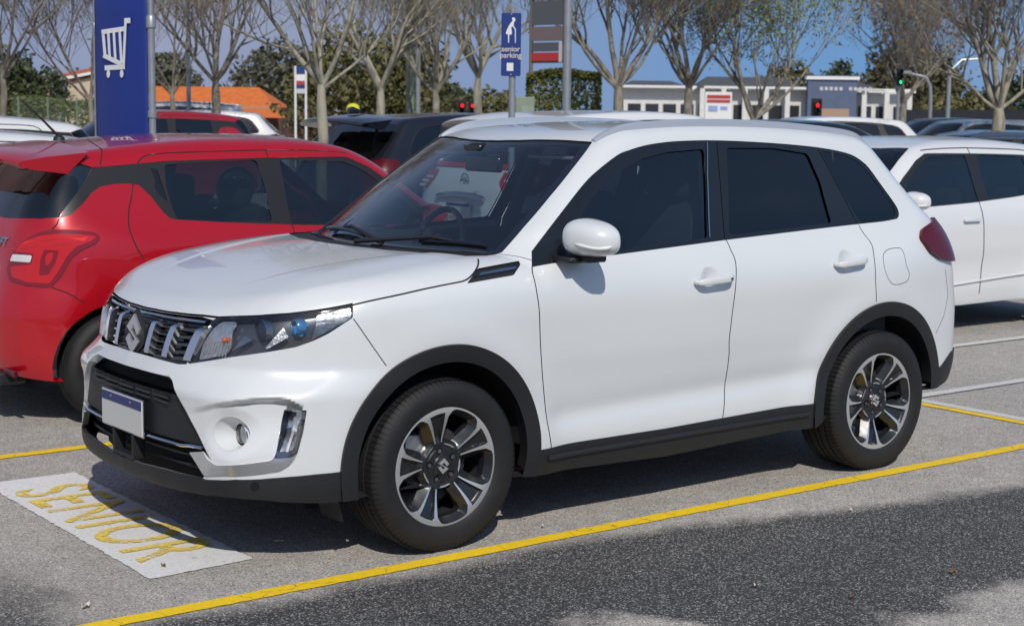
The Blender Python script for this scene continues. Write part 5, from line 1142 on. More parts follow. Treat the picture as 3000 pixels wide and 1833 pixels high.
def gcar(name,label,base,sc,paint,loc,rz,group=None,glass=None,cat='car',spec=None,detail=False,rails=None,rearbits=True,black_dlo=True,ds=.03,gap_w=.010,body_name='body'):
    sp,pts=(VIT,VP) if base=='V' else (SWF,VS); sp=scaled(sp,*sc); 
    if spec: sp.update(spec)
    T=Shell(sp); v=np.array(sc); B3=lambda k: T.st(np.array(pts[k])*v); E=2*T.A+T.xm
    root=empty(name,loc,rz,label,cat,group); glass=glass or DGLASS
    X=lambda a:[q*sc[0] for q in a]; Y=lambda a:[q*sc[1] for q in a]; Z=lambda a:[q*sc[2] for q in a]
    bt=np.vstack([[(-.1,-.5)],T.on_front(Y([0,.3,.5,.65]),Z([.22,.22,.22,.23])),T.on_side(X([-.42,.4,1.2,2.0,2.85]),Z([.22,.22,.22,.22,.25])),T.on_front(Y([.6,.3,0]),Z([.27,.27,.27]),-1),[(E+.1,-.5),(E+.1,-1),(-.1,-1)]])
    wr=(.40 if base=='V' else .345)*sc[2]; wz=(.345 if base=='V' else .30)*sc[2]; wl=[]
    for wx in T.wx:
        a=np.radians(np.linspace(-20,200,50)); wl.append(T.on_side(wx+wr*np.cos(a),wz+wr*np.sin(a)))
    wlw=[]
    for wx in T.wx:
        a=np.radians(np.linspace(-3,183,44)); wlw.append(T.on_side(wx+wr*np.cos(a),wz+wr*np.sin(a)))
    if base=='V':
        sbt=T.on_top(X([.375,.235,.115,.098]),Y([-.705,-.55,-.15,0])); stt=T.on_top(X([.953,.88,.80,.793]),Y([-.562,-.38,-.1,0])); sd=T.on_top(X([.65,.80]),Y([-.655,-.617]))
        dlo=B3('glass'); panes=[B3('pane_f'),B3('pane_r'),B3('pane_q')]
        rw=np.vstack([[(E+.01,T.on_front([0],Z([1.13]),-1)[0,1])],T.on_front(Y([0,.3,.55,.62]),Z([1.13,1.135,1.15,1.19]),-1),T.on_front(Y([.54,.45,.2,0]),Z([1.49,1.51,1.52,1.52]),-1)])
        tail=np.vstack([T.on_side(X([2.87,2.95,3.05]),Z([1.15,1.16,1.165])),T.on_front(Y([.72,.60,.56,.62,.74]),Z([1.16,1.14,1.03,.93,.92]),-1),T.on_side(X([3.09,3.0,2.9]),Z([.92,.99,1.04]))])
        gaps=[rnd(B3('gap_door_mid'),.03,4,False),rnd(B3('gap_door_rear'),.03,4,False),B3('gap_door_front')]
        lamps=B3('lamp'); gr=np.vstack([[(-.01,T.on_front([0],Z([.74]))[0,1])],T.on_front(Y([0,.38]),Z([.74,.74])),T.on_front(Y([.42,.0]),Z([.89,.885])),[(-.01,T.on_front([0],Z([.885]))[0,1])]])
    else:
        sbt=T.on_top(X([.30,.16,.05,.03]),Y([-.68,-.5,-.15,0])); stt=T.on_top(X([.86,.76,.68,.665]),Y([-.55,-.36,-.1,0])); sd=T.on_top(X([.50,.70]),Y([-.635,-.595]))
        front=T.on_side(X([.93,.80,.62,.45,.36,.40,.75,1.05]),Z([1.395,1.34,1.22,1.09,1.0,.985,.995,1.005]))
        dlo=np.vstack([B3('dlo')[:18],front[::-1],B3('dlo')[21:]]); 
        pf2=np.vstack([T.on_side(X([1.385]),Z([1.38])),T.on_side(X([1.392]),Z([1.025])),T.on_side(X([.95,.58,.50,.66,.84,.96]),Z([1.01,1.0,1.04,1.19,1.32,1.37]))])
        panes=[rnd(B3('pane1'),.02,4),rnd(pf2,.02,3)]
        r0=B3('rwin'); rw=np.vstack([[(E+.01,T.on_front([0],Z([1.075]),-1)[0,1])],T.on_front(Y([0]),Z([1.075]),-1),r0[0:9],T.on_front(Y([0]),Z([1.40]),-1)])
        tail=rnd(B3('tail'),.02,4); gaps=[rnd(B3('dgap'),.03,4,False),B3('dgap2'),B3('bgap'),B3('hgap')]; 
        gaps.append(T.on_side(X([1.387,1.40,1.42,1.40]),Z([.99,.85,.6,.30]))); gaps.append(T.on_side(X([.45,.42,.43,.47]),Z([1.0,.85,.6,.30])))
        lamps=np.vstack([T.on_front(Y([.46,.56,.66]),Z([.64,.74,.80])),T.on_side(X([-.35,-.30,-.42]),Z([.84,.80,.68])),T.on_front(Y([.66,.55]),Z([.62,.61]))]); gr=np.vstack([[(-.01,T.on_front([0],Z([.40]))[0,1])],T.on_front(Y([0,.45,.42,0]),Z([.40,.40,.62,.64])),[(-.01,T.on_front([0],Z([.64]))[0,1])]])
    scr=np.vstack([[(sbt[-1,0],HP)],sbt[::-1],sd,stt,[(stt[-1,0],HP)]]); rw=np.vstack([rw,[(E+.01,rw[-1,1])]])
    gp=[]
    for gg in gaps: gp+=strip(dens(gg,.07,False),gap_w,.9,False)
    reg=[('gap',gp),('screen',[scr]),('dlo',[dlo]),('panes',panes),('rwin',[rw]),('tail',[tail]),('lamp',[lamps]),('grille',[gr])]
    if detail:
        reg+=[('tailin',[rnd(B3('lampin').mean(0)+(B3('lampin')-B3('lampin').mean(0))*1.035,.01,3)]),('rev',[rnd(B3('rev'),.008,3)]),('hcup',[rnd(B3('hcup'),.01,3)]),
              ('gap',strip(dens(B3('bseam'),.04,False),.006)+strip(dens(B3('rgap'),.04,False),.008))]
    reg+=[('void',wl+[bt])]
    Q=Skin(T,ds,ds*.62,reg)
    Q.part(body_name,[('base',0,0),('gap',1,-.003)],[paint,GAP],root,'both',[(w_,0,-.04,0,{}) for w_ in wlw]+[(bt[1:-3],0,-.04,0,{})])
    Q.part('windscreen',[('screen',0,-.003)],[MGLASS],root); 
    for sd in ('near','far'): Q.part('window_frame',[('dlo',0,-.002)],[TRIM],root,sd)
    Q.part('side_window',[('panes',0,-.006)],[glass],root,'near'); Q.part('side_window',[('panes',0,-.006)],[glass],root,'far')
    Q.part('rear_window',[('rwin',0,-.004)],[DGLASS],root)
    for sd in('near','far'):
        t=Q.part('tail_lamp',[('tail',0,.006)],[REDL2 if detail else REDL],root,sd,[(tail,.006,-.01,0,dict(closed=True))])
        if detail: Q.part('tail_lamp_lens',[('tailin',0,.008),('rev',1,.009)],[REDB,LW],t,sd); Q.part('door_handle',[('hcup',0,-.006)],[GLOSSB],root,sd)
        h=Q.part('headlamp',[('lamp',0,0)],[LENS],root,sd); g2=Q.geo([('lamp',0,-.04)],sd); Q.wall(g2,lamps,0,-.05,0,sd,closed=True); mk('lamp_housing',g2[0],g2[1],[LAMPD],h,normals=g2[3])
    Q.part('grille',[('grille',0,-.01)],[TRIM],root)
    R=(.345 if base=='V' else .298)*sc[2]; wheels(root,T.wx,-.765*sc[1],R,.20,R*.68,logo=False,tread=False)
    for o in [o for o in root.children if o.name.startswith('wheel')]: o.location.z=R-.002
    mb=MB(); mb.box((1.22*sc[0],0,.42),(3.1*sc[0],1.05*sc[1],.26)); mb.box((1.22*sc[0],0,.36),(1.55*sc[0],1.5*sc[1],.2)); 
    for wx in T.wx:
        for sg in (1,-1):
            n=16; V=[]
            for i in range(n+1):
                a=math.radians(2+176*i/n)
                for y in(-.83*sc[1],-.5): V.append((wx+wr*1.02*math.cos(a),sg*y,wz+wr*1.02*math.sin(a)))
            mb.add(V,[(2*i,2*i+1,2*i+3,2*i+2) for i in range(n)],0)
    mb.build('underbody',[WELL],root)
    zb=(1.0 if base=='V' else .92)*sc[2]
    if not detail:
        for sg in(1,-1):
            for xh in ((1.36,2.24) if base=='V' else (1.25,2.12)):
                zh_=.975 if base=='V' else .885; mb=MB(); yh=float(T.W(np.array([xh*sc[0]]),np.array([zh_*sc[2]]))[0]); mb.box((xh*sc[0],sg*-(yh+.018),zh_*sc[2]),(.19,.022,.026),bev=.009); mb.box((xh*sc[0]-.08,sg*-(yh+.004),zh_*sc[2]),(.02,.03,.02)); mb.box((xh*sc[0]+.08,sg*-(yh+.004),zh_*sc[2]),(.02,.03,.02)); mb.build('door_handle',[paint],root,smooth=True,angle=40)
            mb=MB(); P_=[]
            for xx in np.linspace(.52,1.95,12): zz=.36+.05*(xx-.52); yy=float(T.W(np.array([xx*sc[0]]),np.array([zz*sc[2]]))[0]); P_.append((xx*sc[0],sg*-(yy+.004),zz*sc[2]))
            mb.tube(P_,.014,6,flat=.6); mb.build('side_moulding',[paint],root,smooth=True)
    mb=MB(); mb.box((.55*sc[0],0,zb-.06),(.5,1.3*sc[1],.12),bev=.03); mb.box((1.5*sc[0],0,zb-.2),(2.2*sc[0],1.42*sc[1],.10)); mb.build('dashboard',[INTER],root)
    mb=MB()
    for x in(1.25*sc[0],2.0*sc[0]):
        for y in(-.36,.36):
            mb.box((x+.22,y,zb-.02),(.16,.46,.42),bev=.05); mb.box((x+.27,y,zb+.26),(.10,.25,.17),bev=.04)
    mb.build('seats',[FABRIC],root,smooth=True,angle=50)
    for sg in(1,-1): 
        mm=mirror(sg,root,.9,(.60*sc[0] if base=='V' else .50*sc[0],-(.985 if base=='V' else .95)*sc[1],(1.15 if base=='V' else 1.055)*sc[2]),paint)
    if rails:
        for sg in(1,-1):
            mb=MB(); P=[]
            for x in np.linspace(.95,2.75,14): P.append((x*sc[0],sg*.575*sc[1],(float(spl(x,*VIT['roof']))+.012)*sc[2]-.012))
            mb.tube(P,.022,6); mb.build('roof_rail',[rails],root,smooth=True)
    return root,T,Q
RED=pbr('red_metallic_paint',(.44,.003,.012),.28,.20,1.0)
# --- red hatchback beside the SUV
hat,HT,HQ=gcar('hatchback','red hatchback parked nose-in beside the white SUV, tail toward the camera','S',(1,1,1),RED,(2.47,3.02,0),math.pi,None,MGLASS,detail=True,ds=.018,gap_w=.007)
mb=MB()   # spoiler
V=[];F=[];ys=np.linspace(-.64,.64,19)
for y in ys:
    a=abs(y); zt=1.452-.045*(a/.6)**2; xe=3.00-.085*(a/.6)**2.2
    V+=[(2.52,y,zt+.028),(2.75,y,zt+.006),(xe-.02,y,zt-.016),(xe,y,zt-.028),(xe-.01,y,zt-.048),(2.80,y,zt-.064),(2.64,y,zt-.085)]
for i in range(len(ys)-1):
    for j in range(6): F.append((i*7+j,i*7+7+j,i*7+8+j,i*7+j+1))
F+=[tuple(range(7)),tuple((len(ys)-1)*7+j for j in range(7))[::-1]]
mb.add(V,F); sp_=mb.build('spoiler',[RED],hat,smooth=True,angle=50)
mb=MB(); mb.box((2.985,0,1.405),(.02,.30,.022),bev=.004); mb.build('brake_lamp',[REDL],sp_)
mb=MB(); mb.lathe([(.034,0),(.030,.018),(.014,.032),(0,.034)],c=(2.43,0,1.478),n=14); mb.tube([(2.43,0,1.50),(2.53,.0,1.60),(2.64,0,1.70)],[.008,.006,.003],6); mb.build('roof_antenna',[BLACK],hat,smooth=True,angle=50)
cu=bpy.data.curves.new('badge','FONT'); cu.body='SWIFT'; cu.size=.075; cu.extrude=.003; cu.shear=.35; cu.offset=.0016
to=bpy.data.objects.new('tmp',cu); COL.objects.link(to); dg=bpy.context.evaluated_depsgraph_get(); me=bpy.data.meshes.new_from_object(to.evaluated_get(dg)); bpy.data.objects.remove(to)
wd=max(v.co.x for v in me.vertices)
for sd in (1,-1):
    mb=MB(); q=HT.st(np.array([(2.804,-.725,.931),(2.745,-.77,.925),(2.765,-.765,.861),(2.797,-.749,.803),(2.833,-.721,.800),(2.823,-.717,.879)])); HQ.patch(rnd(q,.006,3),.010,.003,sd,mb,0); q=HT.st(np.array([(2.86,-.628,.968),(2.80,-.717,.975),(2.60,-.80,.990),(2.63,-.807,.967),(2.80,-.728,.945),(2.89,-.595,.925)])); HQ.patch(rnd(q,.005,3),.010,.003,sd,mb,1); mb.build('lamp_inner',[REDL2,pbr('lamp_red_highlight',(.70,.02,.015),.12,0,.8)],[o for o in hat.children if o.name.startswith('tail_lamp')][0 if sd>0 else 1])  # upper strip is a highlight, put in as brighter red colour
# local frame of the tail: letters run toward -y in the world-facing view, seen from behind
VV=[]
for v in me.vertices:
    yy=.50-(wd-v.co.x)*1.0; q=HT.on_front([abs(yy)],[.93+v.co.y],-1); p=HT.raw(q[:,0],q[:,1])[0]; VV.append((p[0]+.004+v.co.z,yy,.93+v.co.y))
mk('model_badge',VV,[tuple(p.vertices) for p in me.polygons],[SILVER],hat,smooth=False)
mb=MB(); 
xq=[HT.raw(*[np.array([v]) for v in HT.on_front([a_],[.84],-1)[0]])[0][0] for a_ in (0,.18)]; mb.box((xq[0]+.004,0,.84),(.008,.37,.12),m=0); mb.build('number_plate',[PLATEW],hat)
mb=MB(); mb.box((2.93,0,.245),(.16,1.15,.07),bev=.02,m=0); mb.box((2.965,-.62,.285),(.02,.16,.035),bev=.005,m=1); mb.box((2.965,.62,.285),(.02,.16,.035),bev=.005,m=1); mb.build('rear_diffuser',[TRIM,REDL],hat)
WH2=pbr('white_car_paint',(.66,.67,.68),.3,0,.9); NAVY=pbr('dark_navy_paint',(.012,.013,.020),.22,.2,1); SILV=pbr('silver_car_paint',(.42,.44,.46),.3,.7,.9); BLUEP=pbr('slate_blue_paint',(.08,.11,.17),.25,.4,1); REDC=pbr('crimson_paint',(.36,.01,.025),.3,.2,1)
G2='cars parked in the far bays'
# white SUV seen through the windscreen
rav,RT=pcar('parked_suv','white SUV seen tail-on through the windscreen of the near SUV','V',(1.07,1.045,1.045),WH2,(8.42,5.95,0),math.pi,G2,rails=None)
mb=MB(); V=[];F=[];ys=np.linspace(-.60,.60,13)
for y in ys:
    a=abs(y); zt=1.655-.05*(a/.6)**2; xe=3.40-.10*(a/.6)**2.2
    V+=[(3.0,y,zt+.02),(xe-.03,y,zt-.03),(xe,y,zt-.05),(xe-.02,y,zt-.075),(3.1,y,zt-.10)]
for i in range(12):
    for j in range(4): F.append((i*5+j,i*5+5+j,i*5+6+j,i*5+j+1))
F+=[tuple(range(5)),tuple(60+j for j in range(5))[::-1]]
mb.add(V,F); addp(mb,'spoiler',[WH2],rav,smooth=True,angle=50)
def rearx(T,y,z): q=T.on_front([abs(y)],[z],-1); return T.raw(q[:,0],q[:,1])[0][0]
mb=MB(); xb=rearx(RT,0,1.06); mb.lathe([(.052,-.004),(.058,.006),(.066,.0)],c=(xb+.01,0,1.06),axis='x',n=28); mb.lathe([(.022,-.004),(.028,.006),(.034,.0)],c=(xb+.01,0,1.06),axis='x',n=20); mb.box((xb+.012,0,1.085),(.006,.08,.012)); addp(mb,'badge',[CHROME],rav,smooth=True,angle=60)
mb=MB(); pts=[(rearx(RT,y,.93)+.02,y,.935-.02*(abs(y)/.3)**2) for y in np.linspace(-.36,.36,11)]; mb.tube(pts,.022,8,flat=1.2); addp(mb,'tailgate_handle',[CHROME],rav,smooth=True)
mb=MB(); xb=rearx(RT,0,.80)+.015; mb.box((xb,0,.80),(.012,.37,.12),bev=.003,m=0); mb.box((xb+.007,0,.845),(.004,.36,.026),m=1); addp(mb,'number_plate',[PLATEW,PLATEB],rav)
for sg in(1,-1):
    V=[];F=[];n=8
    for i in range(n+1):
        y=.50+.26*i/n; z0=1.15-.02*i/n; z1=1.10-.13*min(1,(i+1)/4) ; V+=[(rearx(RT,min(y,.78),z0)+.012,sg*y,z0),(rearx(RT,min(y,.78),z1)+.012,sg*y,z1)]
    for i in range(n): F.append((2*i,2*i+1,2*i+3,2*i+2))
    l=mk('reflector_lamp',V,F,[REDB],rav,smooth=True); l.scale=[1/a for a in rav.scale]
    mb=MB()
    for k,(y,z) in enumerate(((.60,1.075),(.66,1.035),(.70,.995))): mb.box((rearx(RT,y,z)+.016,sg*y,z),(.008,.10,.022),bev=.003)
    mb.build('reversing_lamp',[LW],l)
mb=MB(); V=[];F=[]
for i,y in enumerate(np.linspace(-.62,.62,13)): V+=[(rearx(RT,abs(y),1.175)+.006,y,1.175),(rearx(RT,abs(y),1.215)+.006,y,1.215)]
mk('red_tail_band',V,[(2*i,2*i+2,2*i+3,2*i+1) for i in range(12)],[REDB],rav,smooth=True).scale=[1/a for a in rav.scale]
# dark SUV behind the tree
dk,DT=pcar('parked_suv','dark navy SUV behind the grey tree trunk, tail to the left','V',(1.06,1.03,1.02),NAVY,(8.50,8.60,0),math.pi,G2)
mb=MB(); V=[];F=[];ys=np.linspace(-.62,.62,13)
for y in ys:
    a=abs(y); zt=1.63-.05*(a/.6)**2; xe=3.50-.12*(a/.6)**2.2
    V+=[(3.0,y,zt+.01),(xe-.03,y,zt-.03),(xe,y,zt-.045),(xe-.02,y,zt-.07),(3.1,y,zt-.10)]
for i in range(12):
    for j in range(4): F.append((i*5+j,i*5+5+j,i*5+6+j,i*5+j+1))
F+=[tuple(range(5)),tuple(60+j for j in range(5))[::-1]]
mb.add(V,F); addp(mb,'spoiler',[NAVY],dk,smooth=True,angle=50)
mb=MB(); V=[(2.95,-.004,1.66),(3.15,-.004,1.64),(3.14,-.004,1.70),(3.10,-.004,1.715),(2.95,.004,1.66),(3.15,.004,1.64),(3.14,.004,1.70),(3.10,.004,1.715)]; mb.add([(a,b*6,c) for a,b,c in V],[(0,1,2,3),(7,6,5,4),(0,4,5,1),(1,5,6,2),(2,6,7,3),(3,7,4,0)]); addp(mb,'roof_fin',[NAVY],dk)
pcar('hatchback','white hatchback at the right edge facing left, behind the tail of the white SUV','S',(1.06,1.0,1.0),WH2,(5.60,2.78,0),0,G2,MGLASS)
pcar('parked_car','silver wagon left of the dark navy SUV, far side of the tree trunk','V',(1.08,1.03,.985),SILV,(12.0,14.6,0),math.pi,G2)
pcar('hatchback','crimson hatchback facing left behind the roof of the near red one','S',(1.10,1.05,1.09),REDC,(6.75,19.9,0),math.radians(-4),G2)
pcar('parked_car','white sedan at the left edge, nearest behind the red hatchback','S',(1.15,1.02,1.0),WH2,(-1.75,5.95,0),0,G2)
pcar('parked_car','white sedan with its pale roof just below the green hedge at the far left','S',(1.15,1.04,1.05),WH2,(-.05,10.5,0),0,G2)
pcar('parked_suv','small black SUV at the left edge in front of the green hedge','V',(1.0,1.0,1.06),NAVY,(1.5,20.4,0),0,G2)
pcar('station_wagon','white wagon with roof rails under the orange tiled roof','V',(1.15,1.06,1.12),WH2,(10.9,28.4,0),math.radians(-35),G2,rails=SILVER)
pcar('station_wagon','long white wagon in front of the wagon with rails, behind the crimson hatchback','V',(1.12,1.05,1.02),WH2,(9.9,25.3,0),math.radians(-32),G2)
pcar('pickup','white double-cab pickup with dark windows at the far right','V',(1.10,1.05,1.035),WH2,(16.6,14.2,0),math.radians(-28),G2,cat='pickup')
pcar('parked_car','dark navy sedan in front of the white pickup at the right','S',(1.15,1.04,1.07),NAVY,(15.2,9.3,0),math.radians(180-28),G2)
pcar('parked_car','slate blue car beside the tree at the right edge','S',(1.15,1.04,.99),BLUEP,(15.78,9.96,0),math.radians(-25),G2)
pcar('parked_car','white car roof just behind the roof rail of the near SUV','S',(1.1,1.04,1.05),WH2,(13.6,13.2,0),math.radians(-28),G2)
pcar('parked_car','silver car between white pickup and slate blue car','V',(1.0,1.0,1.02),SILV,(22.02,14.75,0),math.radians(-20),G2)

pcar('parked_car','crimson car at the very right edge, beyond the slate blue car','S',(1.1,1.04,1.04),REDC,(20.09,10.64,0),math.radians(-20),G2)
pcar('parked_car','white car before the pale wall, right of the silver car','V',(1.05,1.02,1.02),WH2,(27.32,16.55,0),math.radians(-25),G2)
pcar('parked_car','small navy car behind the white pickup, under the green traffic light','V',(1.0,1.0,1.04),NAVY,(26.96,19.35,0),math.radians(-25),G2)
# litter on the asphalt
LEAFB=pbr('fallen_leaf_brown',(.20,.09,.035),.8); LEAFP=pbr('pale_husk',(.55,.50,.42),.8)
def litter(label,x,y,s,mat,rz,k=0):
    rg=random.Random(k); V=[];F=[]; n=9
    for i in range(n):
        t=i/(n-1); w=s*.22*math.sin(math.pi*min(.98,t+.02))**.8; V+=[(s*(t-.5),-w,.003+.010*math.sin(t*5+k)**2),(s*(t-.5),0,.001+.004*t),(s*(t-.5),w,.003+.012*math.sin(t*4+k+1)**2)]
    for i in range(n-1):
        for j in (0,1): F.append((i*3+j,i*3+3+j,i*3+4+j,i*3+j+1))
    o=mk('fallen_leaf',V,F,[mat],smooth=True); o.location=(x,y,.006); o.rotation_euler=(0,0,rz); tag(o,label,'leaf','fallen leaves on the asphalt')
litter('tan twig-like leaf at the lower left, outside the near yellow line',-1.385,-0.751,0.045,LEAFP,0.5,0)
litter('small reddish leaf on the dark asphalt at the lower right',1.354,-2.177,0.035,LEAFB,1.2,1)
litter('pale fleck of leaf on the grey asphalt just behind the front wheel',0.524,-0.808,0.020,LEAFP,0.2,2)
litter('brown leaf on the white painted box beside the lettering',-0.969,-0.457,0.022,LEAFB,2.0,3)
litter('dark reddish leaf on the dark band below the yellow line, right of centre',0.811,-2.170,0.030,LEAFB,0.9,4)
litter('pale husk between the yellow line and the dark band at the right',1.764,-1.351,0.030,LEAFP,0.1,5)
litter('pale scrap on the dark asphalt, centre bottom',0.633,-1.885,0.030,LEAFP,1.5,6)
# ================= trees, hedges =================
def bark_mat(name,col,col2):
    m=pbr(name,col,.85); nt=m.node_tree; b=nt.nodes['Principled BSDF']; tc=N(nt,'ShaderNodeTexCoord'); no=N(nt,'ShaderNodeTexNoise'); no.inputs['Scale'].default_value=9; no.inputs['Detail'].default_value=6
    mp=N(nt,'ShaderNodeMapping'); mp.inputs['Scale'].default_value=(1,1,.35); nt.links.new(tc.outputs['Object'],mp.inputs[0]); nt.links.new(mp.outputs[0],no.inputs['Vector'])
    r=N(nt,'ShaderNodeValToRGB'); r.color_ramp.elements[0].position=.42; r.color_ramp.elements[1].position=.58; r.color_ramp.elements[0].color=(*col2,1); r.color_ramp.elements[1].color=(*col,1)
    nt.links.new(no.outputs['Fac'],r.inputs[0]); nt.links.new(r.outputs[0],b.inputs['Base Color']); bp=N(nt,'ShaderNodeBump'); bp.inputs['Strength'].default_value=.5; bp.inputs['Distance'].default_value=.02; nt.links.new(no.outputs['Fac'],bp.inputs['Height']); nt.links.new(bp.outputs[0],b.inputs['Normal']); return m
def leaf_mat(name,c1,c2,scale=1.6):
    m=pbr(name,c1,.6); nt=m.node_tree; b=nt.nodes['Principled BSDF']; tc=N(nt,'ShaderNodeTexCoord'); no=N(nt,'ShaderNodeTexNoise'); no.inputs['Scale'].default_value=scale; no.inputs['Detail'].default_value=8; no.inputs['Roughness'].default_value=.8
    nt.links.new(tc.outputs['Object'],no.inputs['Vector']); r=N(nt,'ShaderNodeValToRGB'); r.color_ramp.elements[0].position=.36; r.color_ramp.elements[1].position=.64; r.color_ramp.elements[0].color=(*c1,1); r.color_ramp.elements[1].color=(*c2,1)
    nt.links.new(no.outputs['Fac'],r.inputs[0]); nt.links.new(r.outputs[0],b.inputs['Base Color']); b.inputs['Subsurface Weight'].default_value=0; return m
BARK2=bark_mat('dark_tree_bark',(.255,.235,.19),(.15,.135,.105)); BARK=bark_mat('plane_tree_bark',(.34,.32,.25),(.20,.19,.15)); TWIG=pbr('twig_bark',(.225,.20,.165),.9); TWIG2=pbr('pale_twig_bark',(.26,.235,.185),.9)
LGREEN=leaf_mat('spring_leaf',(.13,.17,.03),(.30,.33,.07)); LDARK=leaf_mat('evergreen_leaf',(.022,.034,.012),(.075,.095,.032)); LOLIVE=leaf_mat('olive_leaf',(.06,.065,.022),(.17,.15,.05)); LHEDGE=leaf_mat('hedge_leaf',(.045,.060,.014),(.15,.16,.035),4); LYEL=leaf_mat('yellow_leaf',(.30,.24,.03),(.42,.36,.05)); LDRY=leaf_mat('dry_leaf',(.12,.075,.03),(.20,.14,.06)); LCON=leaf_mat('conifer_leaf',(.055,.052,.026),(.13,.115,.06)); LRED=leaf_mat('grey_green_leaf',(.05,.055,.035),(.13,.125,.075))
def limbs(seed,fork,r0,starts,H,levels=5,spread=.62,lean=(0,0),wig=.10,dens=1.0):
    """skeleton of a bare tree -> (big tubes, twigs)"""
    rg=random.Random(seed); big=MB(); tw=[]
    def seg(p,d,L_,r,lv):
        n=5 if lv<3 else 3 if lv<5 else 2; pts=[p.copy()]; q=p.copy(); dd=d.normalized(); up=Vector((0,0,1))
        for i in range(n):
            dd=(dd+Vector((rg.uniform(-1,1),rg.uniform(-1,1),rg.uniform(-.6,1)))*wig*(1+.35*lv)+up*.05).normalized(); q=q+dd*L_/n; pts.append(q.copy())
        r1=r*(.55 if lv<levels else .3); rr=[r+(r1-r)*i/n for i in range(n+1)]
        L_=L_; 
        if lv<=2: big.tube(pts,rr,8 if lv<2 else 5,0,cap=False)
        else: tw.append((pts,rr))
        if lv>=levels: return
        k={0:4,1:5,2:5,3:5,4:4}.get(lv,3); k=max(2,int(round(k*dens)))
        for j in range(k):
            t=1.0 if j==0 else rg.uniform(.28,.98); i=min(n-1,int(t*n)); f=t*n-i; bp=pts[i].lerp(pts[i+1],f)
            ax=dd.orthogonal().normalized(); ax.rotate(Matrix.Rotation(rg.uniform(0,2*math.pi),3,dd)); ang=rg.uniform(.15,.35) if j==0 else rg.uniform(.5,1.05)*spread/.62
            nd=(dd*math.cos(ang)+ax*math.sin(ang)); nd.z+=.22; nd.normalize()
            seg(bp,nd,L_*rg.uniform(.60,.84),max(.0032,(r+(r1-r)*t)*rg.uniform(.55,.72)),lv+1)
    tp=Vector((lean[0],lean[1],fork)); n=7
    big.tube([Vector((lean[0]*(i/n)**1.5+.012*math.sin(i*2.1+seed),lean[1]*(i/n)**1.5+.012*math.cos(i*1.7),fork*i/n-.03)) for i in range(n+1)],[r0*1.35,r0*1.10]+[r0*(1.0-.03*i) for i in range(n-3)]+[r0*.84,r0*.55],14,0,cap=False)
    for (az,el,L_,r) in starts:
        a=math.radians(az); e=math.radians(el); seg(tp-Vector((0,0,.06+.10*random.Random(az).random()*fork/2)),Vector((math.cos(a)*math.cos(e),math.sin(a)*math.cos(e),math.sin(e))),L_*.72,r*.70,1)
    return big,tw
def twig_mesh(tw):
    V=[];F=[]
    for pts,rr in tw:
        k=len(V); n=len(pts)
        for p,r in zip(pts,rr):
            V+=[(p.x+r,p.y,p.z),(p.x-.5*r,p.y+.87*r,p.z),(p.x-.5*r,p.y-.87*r,p.z)]
        for i in range(n-1):
            for j in range(3): F.append((k+i*3+j,k+i*3+(j+1)%3,k+i*3+3+(j+1)%3,k+i*3+3+j))
    return V,F
def leaves_at(pts,n,size,rg,spread=.12):
    V=[];F=[]
    for _ in range(n):
        p=rg.choice(pts); c=p+Vector((rg.gauss(0,spread),rg.gauss(0,spread),rg.gauss(0,spread))); a=Vector((rg.gauss(0,1),rg.gauss(0,1),rg.gauss(0,1))).normalized(); b=a.orthogonal().normalized(); s=size*rg.uniform(.5,1.3); k=len(V)
        V+=[c-a*s,c+b*s*.5,c+a*s,c-b*s*.5]; F.append((k,k+1,k+2,k+3))
    return V,F
BT={}
def bare_tree(label,loc,rz,key,scale=1,group='bare deciduous trees of the car park',**kw):
    if key not in BT:
        leafn=kw.pop('leaves',0); lm=kw.pop('leafmat',LDRY); ls=kw.pop('leafsize',.035); tm=kw.pop('twigmat',TWIG); bm_=kw.pop('bark',BARK)
        root=empty('bare_tree',loc,rz,label,'tree',group); big,tw=limbs(**kw); big.build('trunk',[bm_],root,smooth=True,angle=80); V,F=twig_mesh(tw); mk('crown',V,F,[tm],root,smooth=False)
        if leafn:
            ends=[q for pts,_ in tw for q in pts[1:]]; V,F=leaves_at(ends,leafn,ls,random.Random(3),.05); mk('leaves',V,F,[lm],root,smooth=False)
        BT[key]=root
    else:
        root=copy_tree(BT[key]); root.location=loc; root.rotation_euler=(0,0,rz); root['label']=label
    root.scale=(scale,)*3; return root
st_a=[(200,48,2.3,.052),(160,62,2.2,.050),(95,78,2.4,.048),(-30,58,2.3,.055),(-60,42,2.0,.044),(20,50,2.1,.04)]
bare_tree('nearest bare grey-barked tree, forking just above the dark navy SUV',(4.35,7.43,0),0,'A',seed=4,fork=2.02,r0=.058,starts=[(141,47,1.5,.040),(150,60,1.6,.036),(100,82,1.7,.030),(-37,55,1.6,.040),(-20,40,1.3,.024),(60,50,1.4,.03),(230,55,1.4,.028)],H=5,dens=1.0,leaves=260,twigmat=TWIG2,leafsize=.02)
st_b=[(150,55,2.2,.085),(100,70,2.4,.09),(-35,60,2.3,.085),(20,45,2.0,.07),(250,50,2.2,.075),(-80,60,2,.07)]
bare_tree('bare tree with yellow leaves and an upright trunk in front of the orange roof',(11.41,23.60,0),.3,'B',seed=11,bark=BARK2,fork=2.35,r0=.10,starts=[(135,42,2.6,.06),(100,86,2.6,.085),(-40,50,2.2,.07),(-10,35,2.2,.05),(200,50,2.2,.05),(60,55,2.0,.05)],H=7,leaves=900,leafmat=LYEL,leafsize=.045)
